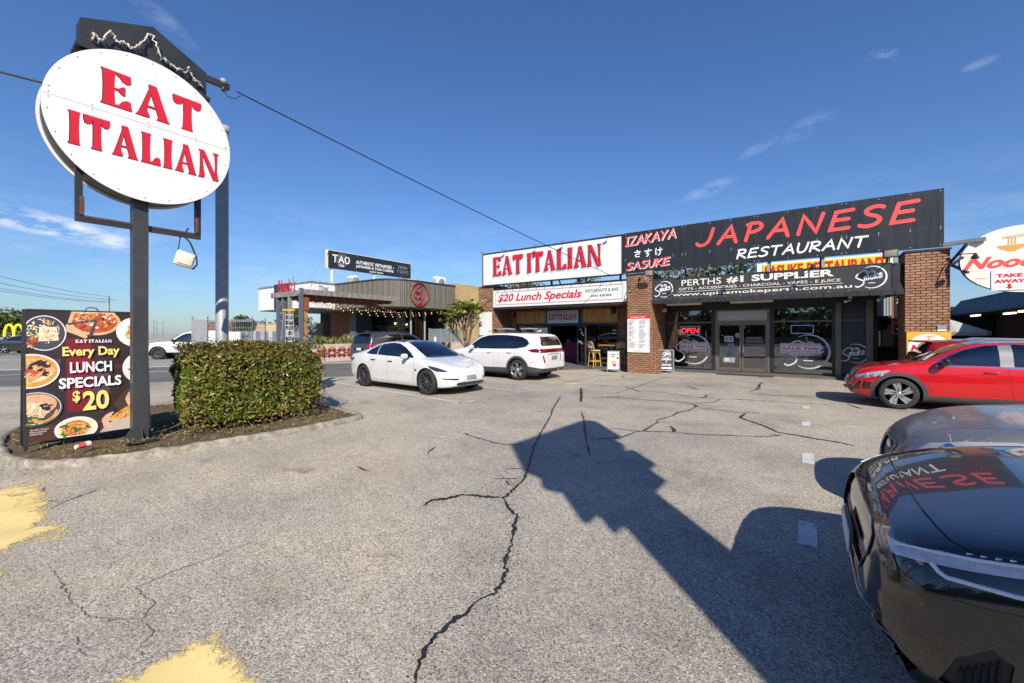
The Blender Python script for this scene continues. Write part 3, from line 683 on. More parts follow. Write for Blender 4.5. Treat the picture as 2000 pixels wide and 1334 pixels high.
# ------------------------------------------------------------------ hedge
def hedge():
    g = np.random.default_rng(11)
    x0, x1, y0, y1, z0, z1 = -9.85, -7.70, 2.20, 4.52, .12, 1.37
    h = thing('hedge', 'dense clipped green box hedge on the kerbed island beside the oval sign post', 'hedge', (-9, 3.45, .08))
    c = np.array([(x0 + x1) / 2, (y0 + y1) / 2, (z0 + z1) / 2]); hs = np.array([(x1 - x0) / 2, (y1 - y0) / 2, (z1 - z0) / 2])
    n = 90000
    U = g.uniform(-1, 1, (n, 3)); ax = g.choice(3, n, p=[.38, .30, .32]); sg = np.where(g.random(n) < .5, -1, 1)
    sg[ax == 0] = np.where(g.random((ax == 0).sum()) < .8, 1, -1); sg[ax == 2] = 1
    D = np.abs(g.normal(0, .07, n))                                   # depth below the clipped face
    Nn = np.zeros((n, 3)); Nn[np.arange(n), ax] = sg
    P = U * hs; P[np.arange(n), ax] = sg * hs[ax]
    # rounded edges and lumpy clipping
    k = np.abs(P / hs); r = np.maximum(0, (k - .58) / .42); q = np.linalg.norm(r, axis=1); s = np.where(q > 1, 1 - (q - 1) * .30, 1)[:, None]; P = P * s
    lump = np.array([mnoise.noise(Vector(p * 1.7 + 5)) * .13 + mnoise.noise(Vector(p * 5.0)) * .085 for p in P[::1]])
    P = P + Nn * (lump * .8 - D)[:, None] + c
    P[:, 0] += np.where((P[:, 2] < .35) & (ax == 0), .14 * (0.35 - P[:, 2]) / .23, 0)
    P[:, 2] += np.array([mnoise.noise(Vector((p[0] * 1.3, p[1] * 1.3, 2))) for p in P]) * .16 * np.clip((P[:, 2] - .3), 0, 1); P[:, 1] += np.where(P[:, 1] > 4.0, -.10, .06) * np.clip(.7 - P[:, 2], 0, .6)
    P[:, 1] += (x1 - P[:, 0]) * .23                                    # the hedge runs askew to the kerb
    # holes where the twigs show
    hole = np.array([mnoise.noise(Vector(p * 4.2 + 17)) for p in P]); keep = (hole < .20) | (D > .13) | (g.random(n) < .16)
    P, Nn = P[keep], Nn[keep]
    up = (Nn[:, 2] > .5) | (P[:, 2] > 1.16 + .12 * hole[keep])
    leaves('foliage', P[~up], Nn[~up], .030, 'hedge_leaf', h, .5, .8, 3, .25, (-9, 3.45, .08)); leaves('olive_top_foliage', P[up], Nn[up], .033, 'hedge_top_leaf', h, .42, .85, 7, .25, (-9, 3.45, .08))
    # new shoots poking out of the top and face
    m = 4200; U = g.uniform(-1, 1, (m, 3)); P2 = c + U * hs; top = g.random(m) < .6
    P2[top, 2] = z1 + np.abs(g.normal(0, .07, top.sum())) - .03; P2[~top, 0] = x1 + g.uniform(-.03, .09, (~top).sum()); P2[:, 1] += (x1 - P2[:, 0]) * .23
    leaves('shoot_tips', P2, np.where(top[:, None], (0, .4, 1), (1, 0, .4)), .038, 'hedge_top_leaf', h, .34, .6, 5, .2, (-9, 3.45, .08))
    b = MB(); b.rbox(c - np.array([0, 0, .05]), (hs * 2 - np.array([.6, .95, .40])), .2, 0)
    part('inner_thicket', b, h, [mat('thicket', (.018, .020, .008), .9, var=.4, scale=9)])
    b = MB(); q = random.Random(3)
    for i in range(130):
        a = Vector((q.uniform(x0 + .3, x1 - .12), q.uniform(y0 + .15, y1 - .15), .09)); a.y += (x1 - a.x) * .23; e = a + Vector((q.gauss(.12, .12), q.gauss(0, .14), q.uniform(.35, .9)))
        b.tube([a, a.lerp(e, .5) + Vector((q.gauss(0, .03), q.gauss(0, .03), 0)), e], [.010, .008, .004], 0, 5)
    for i in range(150):
        a = Vector((x1 - .1, q.uniform(y0, y1), q.uniform(.1, .45))); e = a + Vector((q.uniform(.05, .2), q.gauss(0, .08), q.uniform(-.05, .15))); b.tube([a, e], [.006, .003], 0, 4)
    part('stems', b, h, 'bark')
hedge()
# ================================================================== lettering drawn by hand
# flared display capitals (unit height), each a list of polygons
def _stem(x, w=.30, f=.05): return [(x - f, 0), (x + w + f, 0), (x + w + .01, .09), (x + w - .01, .5), (x + w + .01, .91), (x + w + f, 1), (x - f, 1), (x + .0, .91), (x + .015, .5), (x, .09)]
FLARE = {
 'E': (.84, [_stem(.06), [(.30, 1), (.80, 1), (.81, .78), (.72, .735), (.60, .77), (.50, .88), (.34, .955)], [(.30, .535), (.47, .54), (.60, .63), (.65, .63), (.65, .38), (.60, .38), (.47, .475), (.30, .485)], [(.30, 0), (.84, 0), (.80, .25), (.70, .265), (.60, .22), (.50, .09), (.34, .05)]]),
 'A': (.98, [[(.36, 1), (.58, 1), (.92, .10), (.99, 0), (.60, 0), (.645, .09), (.40, .80)], [(.36, 1), (.47, .86), (.31, .36), (.30, .20), (.38, .06), (.36, 0), (-.02, 0), (.06, .10), (.19, .40), (.37, .86)], [(.29, .36), (.64, .36), (.66, .305), (.28, .305)]]),
 'T': (.90, [_stem(.31, .28), [(-.02, 1), (.32, 1), (.33, .93), (.25, .77), (.13, .72), (.03, .75), (-.01, .85)], [(.92, 1), (.58, 1), (.57, .93), (.65, .77), (.77, .72), (.87, .75), (.91, .85)]]),
 'I': (.42, [_stem(.06)]),
 'L': (.80, [_stem(.06), [(.30, 0), (.82, 0), (.79, .24), (.69, .27), (.59, .23), (.49, .10), (.34, .055)]]),
 'N': (.98, [[(-.02, 1), (.26, 1), (.86, .14), (.98, -.02), (.72, -.02), (.16, .82)], [(.06, .90), (.17, .80), (.21, .35), (.27, .16), (.25, .0), (-.03, 0), (.03, .10), (.06, .4)], [(.80, .30), (.92, 0), (.97, -.02), (.90, .35), (.92, .90), (.99, 1), (.70, 1), (.79, .88), (.82, .5)]]),
}
# brush capitals made of strokes (unit height)
BRUSH = {
 'J': (.62, [[(.60, 1), (.55, .45), (.45, .14), (.28, .02), (.10, .04), (0, .16)]]),
 'A': (.74, [[(0, 0), (.18, .45), (.40, 1), (.56, .5), (.74, 0)], [(.15, .38), (.62, .36)]]),
 'P': (.58, [[(.06, 0), (.12, 1)], [(0, .93), (.22, 1), (.46, .95), (.58, .78), (.50, .58), (.30, .48), (.12, .46)]]),
 'N': (.74, [[(.03, 0), (.08, 1), (.38, .50), (.64, .03), (.74, 1)]]),
 'E': (.62, [[(.62, 1), (.10, .96), (.03, .02), (.62, .05)], [(.08, .52), (.54, .54)]]),
 'S': (.60, [[(.60, .92), (.44, 1), (.22, .96), (.10, .80), (.20, .62), (.46, .48), (.58, .28), (.48, .08), (.22, 0), (0, .08)]]),
 'R': (.66, [[(.04, 0), (.08, 1)], [(0, .95), (.24, 1), (.50, .95), (.58, .78), (.48, .58), (.10, .48), (.36, .26), (.66, 0)]]),
 'T': (.72, [[(0, 1), (.72, 1)], [(.36, 1), (.33, 0)]]),
 'U': (.66, [[(.02, 1), (.03, .40), (.14, .06), (.34, 0), (.54, .16), (.62, .5), (.66, 1)]]),
 'I': (.34, [[(.17, 1), (.17, 0)], [(0, 1), (.34, 1)], [(0, 0), (.34, 0)]]),
 'Z': (.62, [[(.02, 1), (.60, 1), (.02, 0), (.64, 0)]]),
 'K': (.62, [[(.05, 1), (.04, 0)], [(.56, 1), (.06, .46), (.62, 0)]]),
 'Y': (.66, [[(0, 1), (.34, .52)], [(.66, 1), (.36, .52), (.18, 0)]]),
 'O': (.72, [[(.36, 1), (.12, .86), (.02, .5), (.12, .14), (.36, 0), (.60, .14), (.70, .5), (.60, .86), (.36, 1)]]),
}
def curve(p, n=4):
    """rounds a hand-drawn stroke"""
    p = [Vector(q) for q in p]; o = []
    for i in range(len(p) - 1):
        a, b, c, d = p[max(i - 1, 0)], p[i], p[i + 1], p[min(i + 2, len(p) - 1)]
        for j in range(n):
            t = j / n; o.append(.5 * ((2 * b) + (c - a) * t + (2 * a - 5 * b + 4 * c - d) * t * t + (3 * b - a - 3 * c + d) * t ** 3))
    return [(q.x, q.y) for q in o] + [(p[-1].x, p[-1].y)]
def flare_text(mb, s, pl, a0, a1, b0, b1, m=0, d=.004, gap=.06, space=.45, depth=0., ms=None, rot=0.):
    w = 0; items = []
    for ch in s:
        if ch == ' ': w += space; continue
        items.append((w, FLARE[ch][1])); w += FLARE[ch][0] + gap
    w -= gap; k = 0
    for x0, polys in items:
        for P in polys:
            q = [(a0 + (x0 + x) / w * (a1 - a0), b0 + y * (b1 - b0)) for x, y in P]
            k += 1; dd = d + (k % 4) * .0004
            if depth: mb.prism(pl, q, 0, dd + depth, m, ms)
            else: mb.poly(pl, q, m, dd)
SHARP = set('ANEKZYTIP')
def brush_text(mb, s, pl, a0, a1, b0, b1, w, m=0, d=.004, shear=0., gap=.2, slope=0.):
    W_ = 0; items = []
    for ch in s:
        items.append((W_, BRUSH[ch][1], ch)); W_ += BRUSH[ch][0] + gap
    W_ -= gap; k = 0
    for x0, st, ch in items:
        for S_ in st:
            rounded = S_ if (ch in 'ANEKZYTI' or len(S_) < 4) else curve(S_)
            q = [(a0 + (x0 + x) / W_ * (a1 - a0) + shear * y * (b1 - b0), b0 + y * (b1 - b0) + slope * (x0 + x) / W_) for x, y in rounded]
            k += 1; mb.stroke(pl, q, w, m, d + (k % 5) * .0005)
def kana(mb, pl, a0, b0, h, w, m, d=.004):
    G3 = [[[(.05, .72), (.9, .78)], curve([(.42, 1), (.60, .70), (.78, .42)]), curve([(.72, .45), (.36, .42), (.14, .24), (.30, .03), (.74, .04)])],
          [[(0, .74), (1, .78)], curve([(.56, 1), (.56, .60), (.55, .42), (.40, .30), (.26, .42), (.36, .56), (.54, .48), (.60, .30), (.50, .08), (.30, -.06)])],
          [curve([(.14, .96), (.06, .55), (.12, .06), (.22, .22)]), [(.36, .68), (.98, .72)], curve([(.72, 1), (.72, .5), (.66, .14), (.46, -.06)])]]
    for i, g_ in enumerate(G3):
        for k, S_ in enumerate(g_): mb.stroke(pl, [(a0 + (i * 1.55 + x) * h, b0 + y * h + i * .0) for x, y in S_], w, m, d + .0005 * k)
def smoke_logo(mb, pl, a, b, r, m, d=.004, w=None, full=True):
    """white brush mark: a big open ring, a looping S, and lettering across it"""
    w = w or r * .10; ry = r * 1.0
    arc = [(a + r * math.cos(R(t)) * 1.0 + .12 * r, b + ry * math.sin(R(t))) for t in range(118, -123, -7)]; n = len(arc)
    mb.stroke(pl, arc, w, m, d, [.35 + .8 * math.sin(math.pi * i / (n - 1)) for i in range(n)])
    P = lambda q: [(a + x * r, b + y * r) for x, y in q]
    mb.stroke(pl, P(curve([(-.10, .42), (-.32, .62), (-.62, .56), (-1.0, .16), (-.92, -.06), (-.52, -.30), (-.50, -.62), (-.86, -.86), (-1.06, -.78)])), w * .95, m, d + .0004)
    def word(s, x0, y0, h, ww, sl):
        x = x0
        G_ = {'m': (1.1, [[(0, .8), (.06, 0)], [(.04, .5), (.28, .85), (.42, .7), (.46, .05)], [(.46, .5), (.70, .88), (.86, .7), (.94, 0)]]), 'o': (.72, [[(.34, .85), (.06, .6), (.10, .15), (.36, 0), (.62, .3), (.58, .7), (.34, .85)]]),
              'k': (.78, [[(.12, 1.6), (.06, 0)], [(.62, .95), (.12, .42), (.70, -.02)]]), 'e': (.66, [[(.06, .42), (.52, .6), (.44, .9), (.16, .8), (.04, .35), (.24, 0), (.66, .2)]]),
              'u': (.75, [[(0, .8), (.06, .1), (.36, .02), (.56, .3), (.6, .85), (.64, 0)]]), 'p': (.7, [[(0, .85), (.06, -.6)], [(.04, .6), (.34, .88), (.58, .55), (.34, .1), (.06, .15)]]), 'i': (.3, [[(.08, .8), (.12, 0)], [(.12, 1.15), (.14, 1.25)]]), 'n': (.75, [[(0, .8), (.06, 0)], [(.04, .5), (.32, .88), (.52, .6), (.60, 0)]]), ' ': (.35, [])}
        for ch in s:
            wd, ss = G_[ch]
            for k, q in enumerate(ss):
                mb.stroke(pl, P([(x + xx * h * .78, y0 + yy * h + sl * (x - x0 + xx * h)) for xx, yy in (curve(q, 3) if len(q) > 2 else q)]), ww, m, d + .0004 * (k + 1))
            x += (wd + .12) * h * .78
    word('moke', -.42, -.28, .44, w * .9, .18); word('up in', -.30, .34, .22, w * .5, .16)
    for k in range(2): mb.obox(pl, a - .14 * r, a + .34 * r, b - .56 * r, b - .50 * r, d, d + .001, m) if k == 0 else None

# ================================================================== the brick shop building
YF, YB, YE = 16.8, 18.85, 18.35
shop = thing('brick_shop_building', 'single storey brown brick shop building with two awnings and dark shopfronts', 'building', (-5, 18, 0))
FPL = lambda y: Pl((0, y, 0))
b = MB(); b.box(-14.1, -13.12, YF, 24, 0, 4.05); part('side_pier', b, shop, 'brown_brick')
for q_ in ((-14.14, -13.08, YF - .03, 18, 4.05, 4.12), (-6.1, -5.02, YF - .02, 17.7, 4.05, 4.09), (2.37, 3.37, YF - .02, 18.0, 4.03, 4.08)): b = MB(); b.box(*q_); part('coping', b, shop, 'concrete')
b = MB(); b.box(-6.06, -5.05, YF, 24, 0, 4.05); b.box(-5.05, -4.86, YF + .12, 17.5, 0, .92); part('party_wall', b, shop, 'brown_brick')
b = MB(); b.box(2.40, 3.34, YF, 17.9, 0, 4.03); part('corner_pillar', b, shop, 'brown_brick')
for q_ in ((-13.12, -12.72), (-7.02, -6.06)): b = MB(); b.box(*q_, YE - .02, YE + .3, 0, 3.1); part('front_wall', b, shop, 'brown_brick')
b = MB(); b.box(-14.0, 2.0, 19.4, 34, 3.30, 3.42); part('roof', b, shop, 'grey_cladding')
b = MB(); b.box(-14.0, 1.9, 33.8, 34, 0, 3.3); b.box(1.88, 2.0, YB, 34, 0, 3.42); part('rear_wall', b, shop, 'dark_brick')
b = MB(); b.box(-13.12, -6.06, 17.72, 23, -.02, .10); part('entry_step', b, shop, 'concrete_dark')
b = MB(); b.box(-5.05, 1.95, 18.42, 23, -.02, .09); part('shopfront_step', b, shop, 'concrete_dark')
# interior of the restaurant
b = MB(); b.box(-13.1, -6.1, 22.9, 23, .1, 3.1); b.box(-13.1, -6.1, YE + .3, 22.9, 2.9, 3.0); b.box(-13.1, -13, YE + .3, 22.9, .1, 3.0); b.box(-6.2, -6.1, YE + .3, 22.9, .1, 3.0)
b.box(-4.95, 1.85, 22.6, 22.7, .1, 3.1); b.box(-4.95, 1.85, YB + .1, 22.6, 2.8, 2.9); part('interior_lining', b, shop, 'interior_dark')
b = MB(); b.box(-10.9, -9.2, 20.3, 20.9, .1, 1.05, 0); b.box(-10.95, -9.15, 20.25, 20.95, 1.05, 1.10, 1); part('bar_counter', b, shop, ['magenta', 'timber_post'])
b = MB(); q = random.Random(2)
for i in range(16): b.lathe([(.03, 0), (.035, .1), (.02, .16), (.012, .2), (.012, .26)], (-10.9 + i * .11, 20.5 + q.uniform(-.1, .2), 1.10), m=i % 3, n=8)
b.ell((-9.95, 20.35, 1.36), (.16, .16, .2), 3, 10, 6); b.lathe([(.05, 0), (.07, .12)], (-9.95, 20.35, 1.1), m=0, n=8)
part('bottles', b, shop, ['lamp_lens', 'timber_post', 'grey_glaze', 'red_plastic'])
# restaurant frontage: timber panels, frame, door, windows
P = FPL(YE)
for x0, x1 in ((-12.70, -10.86), (-8.84, -7.02)):
    b = MB(); b.obox(P, x0, x1, 2.11, 2.80, -.02, .05, 0); tp = part('timber_panel', b, shop, 'cedar'); b = MB()
    for (c0, c1, e0, e1) in ((x0, x1, 2.75, 2.80), (x0, x1, 2.11, 2.16), (x0, x0 + .05, 2.16, 2.75), (x1 - .05, x1, 2.16, 2.75)): b.obox(P, c0, c1, e0, e1, .052, .075)
    part('panel_trim', b, tp, 'timber_post')
b = MB()
for x0, x1, z0, z1 in ((-12.72, -7.02, 2.0, 2.10), (-10.86, -10.72, .1, 2.0), (-9.10, -8.98, .1, 2.0), (-12.72, -12.62, .1, 2.0), (-7.10, -7.02, .1, 2.0), (-12.62, -10.86, .1, .2), (-8.98, -7.1, .1, .2), (-10.86, -10.80, 2.1, 2.85), (-9.02, -8.84, 2.1, 2.85), (-11.72, -11.66, .2, 2.0)): b.obox(P, x0, x1, z0, z1, -.05, .04)
b.obox(P, -13.1, -6.1, 2.82, 3.05, -.2, .06); part('door_frame', b, shop, 'dark_frame')
for x0, x1 in ((-12.62, -11.72), (-11.66, -10.86), (-8.98, -7.10)):
    b = MB(); b.obox(P, x0, x1, .2, 2.0, -.012, -.004); part('window', b, shop, 'clear_pane')
# two glass doors standing open
for (ax, ay), (bx, by), lab in (((-9.08, YE - .08), (-8.52, YE - .52), None), ((-10.80, YE - .06), (-11.25, YE - .62), None)):
    pl = Pl((ax, ay, 0), (bx - ax, by - ay, 0)) if bx > ax else Pl((bx, by, 0), (ax - bx, ay - by, 0)); L_ = math.hypot(bx - ax, by - ay) + .2
    f = MB()
    for (c0, c1, e0, e1) in ((0, L_, 1.90, 2.0), (0, L_, .12, .24), (0, .09, .24, 1.9), (L_ - .09, L_, .24, 1.9)): f.obox(pl, c0, c1, e0, e1, -.025, .025)
    dr = part('door', f, shop, 'charcoal_steel')
    f = MB(); f.obox(pl, .09, L_ - .09, .24, 1.9, -.005, .005); part('pane', f, dr, 'clear_pane')
    f = MB(); q = random.Random(5)
    for i in range(9): x = q.uniform(.14, L_ - .3); z = q.uniform(1.0, 1.8); f.obox(pl, x, x + q.uniform(.06, .16), z, z + q.uniform(.03, .1), .009, .011, 0)
    part('notices', f, dr, ['white_ink'])
# first awning (restaurant): white banner fascia on dark ribbed soffit
b = MB(); b.box(-13.10, -6.08, YF + .02, YE - .06, 3.02, 3.10, 0); b.box(-13.10, -6.08, YF - .02, YF + .12, 2.84, 2.95, 1); b.box(-13.10, -6.08, YF - .02, YF + .1, 2.952, 3.85, 1); b.box(-13.1, -6.08, YF + .1, 19.4, 3.80, 3.86, 1); part('awning', b, shop, ['soffit_ribs', 'black_metal'])
b = MB(); b.bar((-13.1, YE - .12, 2.90), (-6.1, YE - .12, 2.90), .08, .10); part('eave_batten', b, shop, 'timber_red')
# second awning: dark sign fascia
b = MB(); b.box(-5.05, 2.36, YF + .04, YB - .02, 2.86, 2.95, 0); b.box(-5.05, 2.38, YF - .02, YF + .14, 2.80, 2.955, 1); b.box(-5.05, 2.3, YF + .05, YF + .12, 2.96, 3.74, 1); b.box(-5.05, 2.36, YF + .12, 19.4, 3.70, 3.76, 1)
b.prism(FPL(YF), [(2.13, 3.74), (2.37, 2.96), (2.13, 2.96)], -.14, -.04, 1)
for i in range(26): b.box(-4.95 + i * .285, -4.93 + i * .285, YF - .035, YF - .021, 2.81, 2.95, 1)
part('awning', b, shop, ['soffit_ribs', 'black_metal'])
# vape shop frontage
S = FPL(YB); b = MB()
b.obox(S, -5.05, 1.88, 2.58, 2.86, -.1, .05, 0)
for x0, x1 in ((-5.05, -4.98), (-3.20, -3.05), (-1.15, -1.0), (.76, .86)): b.obox(S, x0, x1, .09, 2.58, -.1, .05, 0)
b.obox(S, -4.98, -3.2, .09, .16, -.1, .05, 0); b.obox(S, -1.0, .76, .09, .16, -.1, .05, 0); part('shopfront_frame', b, shop, 'dark_frame')
b = MB()
b.obox(S, -4.98, -3.2, 2.06, 2.11, -.05, .055); b.obox(S, -1.0, .76, 2.06, 2.11, -.05, .055); b.obox(S, -4.98, -3.2, .16, .19, -.05, .056); b.obox(S, -1.0, .76, .16, .19, -.05, .056)
for x0, x1, z0, z1 in ((-3.05, -2.97, .09, 2.58), (-1.23, -1.15, .09, 2.58), (-2.97, -1.23, 2.02, 2.12), (-2.97, -1.23, 2.52, 2.58)): b.obox(S, x0, x1, z0, z1, -.08, .06)
part('bronze_trim', b, shop, 'bronze')
b = MB(); b.obox(S, .86, 1.02, .09, 2.72, -.12, .10); part('column', b, shop, 'bronze')
b = MB(); b.obox(S, 1.70, 1.88, .09, 2.78, -.12, .10); part('column', b, shop, 'bronze')
b = MB(); b.obox(S, -2.97, -1.23, 2.12, 2.52, -.02, .02); part('transom_panel', b, shop, mat('pale_panel', (.50, .51, .54), .45, var=.05))
b = MB(); b.obox(S, 1.02, 1.70, .09, 2.62, -.12, -.06, 0); b.obox(S, 1.02, 1.70, 2.08, 2.12, -.06, -.03, 1); b.obox(S, 1.02, 1.70, 2.36, 2.39, -.06, -.035, 2); gate = part('shutter_panel', b, shop, ['smoke_panel', 'bronze', 'charcoal_steel'])
b = MB(); smoke_logo(b, S, 1.40, .92, .33, 0, -.055, .036); part('brush_mark', b, gate, 'white_ink')
for nm, x0, x1 in (('left', -4.98, -3.2), ('right', -1.0, .76)):
    b = MB(); b.obox(S, x0, x1, .19, 2.06, -.02, -.012); w_ = part('window', b, shop, 'clear_pane')
    b = MB(); b.obox(S, x0, x1, 2.11, 2.58, -.02, -.012); part('upper_pane', b, w_, 'clear_pane')
    b = MB(); cx = (x0 + x1) / 2 + (.1 if nm == 'left' else .12); smoke_logo(b, S, cx, .95, .62, 0, .004, .06); part('brush_mark', b, w_, mat('frost_ink', (.52, .54, .60), .4, var=.05))
    b = MB(); s0, s1 = (cx - .48, cx + .62) if nm == 'left' else (cx - .80, cx + .44); z0, z1 = (.87, 1.25)
    b.obox(S, s0, s1, z0, z1, .010, .014, 0)
    for (c0, c1, e0, e1) in ((s0 + .02, s1 - .02, z1 - .035, z1 - .02), (s0 + .02, s1 - .02, z0 + .02, z0 + .035), (s0 + .02, s0 + .035, z0 + .035, z1 - .035), (s1 - .035, s1 - .02, z0 + .035, z1 - .035)): b.obox(S, c0, c1, e0, e1, .0145, .0155, 1)
    h = (z1 - z0)
    b.text('CLOSING DOWN', S, s0 + .06, s1 - .06, z0 + h * .71, z0 + h * .88, 1, .017, .02); b.text('SALE 70%', S, s0 + .06, s1 - .06, z0 + h * .38, z0 + h * .64, 1, .017, .03); b.text('STOREWIDE', S, s0 + .06, s1 - .06, z0 + h * .13, z0 + h * .30, 1, .017, .02)
    part('sale_banner', b, w_, ['white_ink', mat('sale_red', (.34, .016, .04), .4)])
# neon OPEN and an empty blue LED frame in the windows
b = MB()
b.text('OPEN', Pl((0, YB + .10, 0)), -4.42, -3.72, 1.62, 1.86, 0, .0, .02)
NP = Pl((0, YB + .10, 0))
def dots(mb, x0, x1, z0, z1, m, st=.045):
    n = int((x1 - x0) / st)
    for i in range(n + 1):
        for z in (z0, z1): mb.obox(NP, x0 + (x1 - x0) * i / n - .008, x0 + (x1 - x0) * i / n + .008, z - .008, z + .008, 0, .01, m)
    n = int((z1 - z0) / st)
    for i in range(1, n):
        for x in (x0, x1): mb.obox(NP, x - .008, x + .008, z0 + (z1 - z0) * i / n - .008, z0 + (z1 - z0) * i / n + .008, 0, .01, m)
dots(b, -4.47, -3.67, 1.57, 1.91, 1); o = solo('open_light_sign', b, ['neon_red', 'neon_blue'], 'red neon sign reading OPEN in a blue dotted frame inside the left shop window', 'neon sign')
b = MB(); dots(b, -.46, .22, 1.63, 1.93, 0); solo('led_frame', b, 'neon_blue', 'unlit message board with a blue dotted light border in the right shop window', 'light sign')
# shop door pair
for x0, x1, hx in ((-2.97, -2.11, -2.16), (-2.09, -1.23, -2.04)):
    f = MB()
    for (c0, c1, e0, e1) in ((x0, x1, 1.96, 2.02), (x0, x1, .11, .24), (x0, x0 + .06, .24, 1.96), (x1 - .06, x1, .24, 1.96)): f.obox(S, c0, c1, e0, e1, -.03, .03)
    dr = part('door', f, shop, 'bronze')
    f = MB(); f.obox(S, x0 + .06, x1 - .06, .24, 1.96, -.006, .002); part('pane', f, dr, 'clear_pane')
    f = MB(); f.obox(S, hx - .02, hx + .02, .85, 1.15, .03, .07); part('handle', f, dr, 'chrome')
    f = MB()
    if x0 < -2.5:
        f.obox(S, -2.72, -2.40, 1.28, 1.52, .004, .006, 0); f.disc(S, -2.24, 1.55, .10, .10, 1, .005, 20); f.obox(S, -2.76, -2.34, .45, .95, .004, .005, 2); f.obox(S, -2.70, -2.55, .5, .62, .006, .007, 0); f.obox(S, -2.64, -2.4, .66, .9, .006, .007, 3); f.obox(S, -2.6, -2.36, 1.0, 1.22, .004, .005, 3)
        f.obox(S, -2.68, -2.58, 1.32, 1.48, .007, .008, 3); f.obox(S, -2.54, -2.44, 1.32, 1.48, .007, .008, 3)
    else:
        f.text('OPENING HOURS', S, -1.92, -1.42, 1.42, 1.48, 0, .004, .01); f.text('MONDAY - SUNDAY', S, -1.93, -1.41, 1.29, 1.34, 0, .004, .01); f.text('9AM - 7PM', S, -1.80, -1.54, 1.16, 1.20, 0, .004)
        for (c0, c1, e0, e1) in ((-1.97, -1.37, 1.37, 1.378), (-1.97, -1.37, 1.25, 1.258), (-1.97, -1.962, 1.258, 1.37), (-1.378, -1.37, 1.258, 1.37), (-1.97, -1.84, 1.175, 1.183), (-1.5, -1.37, 1.175, 1.183)): f.obox(S, c0, c1, e0, e1, .004, .005, 0)
    part('notices', f, dr, ['frost_ink', 'blue_wall', 'grey_glaze', 'grey_ink'])
b = MB(); b.box(-2.9, -1.0, 18.05, 18.40, .0, .02); solo('door_mat', b, mat('mat_rubber', (.03, .03, .032), .9, bump=.4), 'flat dark rubber mat in front of the bronze shop door', 'door mat')
# goods behind the glass: water pipes, boxes, shelves
def hookah(x, y, h, lab):
    t = thing('water_pipe', lab, 'water pipe', (x, y, .19), 0, 'water pipes in the shop windows'); b = MB()
    b.lathe([(.09, 0), (.11, .06), (.10, .16), (.05, .26), (.03, .32)], (x, y, .19), m=0, n=14); part('glass_base', b, t, 'grey_glaze')
    b = MB(); b.lathe([(.025, .30), (.018, .5), (.035, .55), (.015, .62), (.03, .72), (.014, .8), (.028, .95), (.014, 1.05), (.06, h - .08), (.05, h - .06), (.02, h - .05), (.045, h)], (x, y, .19), m=0, n=12); part('stem', b, t, mat('brass', (.66, .48, .16), .28, metal=.8))
    b = MB(); b.tube([(x + .02, y, .62), (x + .14, y - .02, .55), (x + .2, y - .03, .36), (x + .12, y - .02, .24), (x + .22, y - .04, .22)], .012, 0, 6); part('hose', b, t, 'cream_ink')
hookah(-4.78, YB + .22, 1.5, 'tall brass water pipe at the left end of the left shop window'); hookah(-3.44, YB + .2, 1.55, 'tall brass water pipe beside the bronze door in the left shop window'); hookah(.02, YB + .22, 1.35, 'brass water pipe alone in the middle of the right shop window')
t = thing('display_shelf', 'low shelf of small bottles and boxes inside the left shop window', 'shelf', (-4.1, YB + .6, .1)); b = MB(); q = random.Random(9)
b.box(-4.7, -3.4, YB + .4, YB + .8, .1, .30); part('shelf_board', b, t, 'dark_frame'); b = MB()
for i in range(22): x = -4.65 + i * .055; h = q.uniform(.06, .24); b.box(x, x + .04, YB + .42, YB + .48, .30, .30 + h, i % 4)
part('goods', b, t, ['cream_ink', 'grey_glaze', 'yellow_ink', 'white_ink'])
# tube lights under the awning, cameras, alarm boxes
for i, (x0, x1, z, y) in enumerate(((-4.7, -3.35, 2.78, 17.6), (-2.35, -.95, 2.78, 17.6))):
    b = MB(); b.box(x0, x1, y - .04, y + .04, z, z + .06, 0); b.box(x0 + .02, x1 - .02, y - .025, y + .025, z - .02, z, 1)
    solo('strip_light', b, ['cream_ink', 'cream_ink'], ('strip light under the dark awning above the left shop window', 'strip light under the dark awning above the bronze shop door')[i], 'light', 'strip lights under the awning')
def flood(x, y, z, lab, grp=None, s=1.0, tilt=.3):
    t = thing('floodlight', lab, 'floodlight', (x, y, z), 0, grp); b = MB(); mt = Matrix.Rotation(tilt, 4, 'X')
    b.rbox((x, y, z), (.34 * s, .10 * s, .24 * s), .02, 0, mt); part('housing', b, t, 'charcoal_steel')
    b = MB(); b.rbox(Vector((x, y - .058 * s, z - .01)), (.28 * s, .012, .18 * s), .004, 0, mt); part('lens', b, t, mat('flood_glass', (.34, .31, .26), .2))
    b = MB(); b.tube([(x, y + .05, z - .1 * s), (x, y + .2, z - .2 * s), (x, y + .42, z - .16 * s)], .016, 0, 6); part('bracket', b, t, 'charcoal_steel')
flood(-5.02, YF - .42, 4.00, 'square floodlight on the brick pillar between the two shops', 'square floodlights'); flood(2.02, YF - .45, 3.98, 'square floodlight under the right end of the black sign', 'square floodlights')
def armlamp(x, y, z, lab, dx=-.05, ln=.62):
    t = thing('arm_lamp', lab, 'sign lamp', (x, y, z), 0, 'arm lamps along the sign edges'); b = MB()
    b.tube([(x, y, z), (x + dx * .4, y - ln * .5, z + .10), (x + dx, y - ln, z + .05)], .013, 0, 6); part('arm', b, t, 'black_metal')
    b = MB(); e = Vector((x + dx, y - ln, z + .05)); b.lathe([(.02, 0), (.035, .03), (.085, .13), (.08, .135), (.0, .06)], e, (0, .55, -.83), 0, 14); part('lamp_head', b, t, 'charcoal_steel')
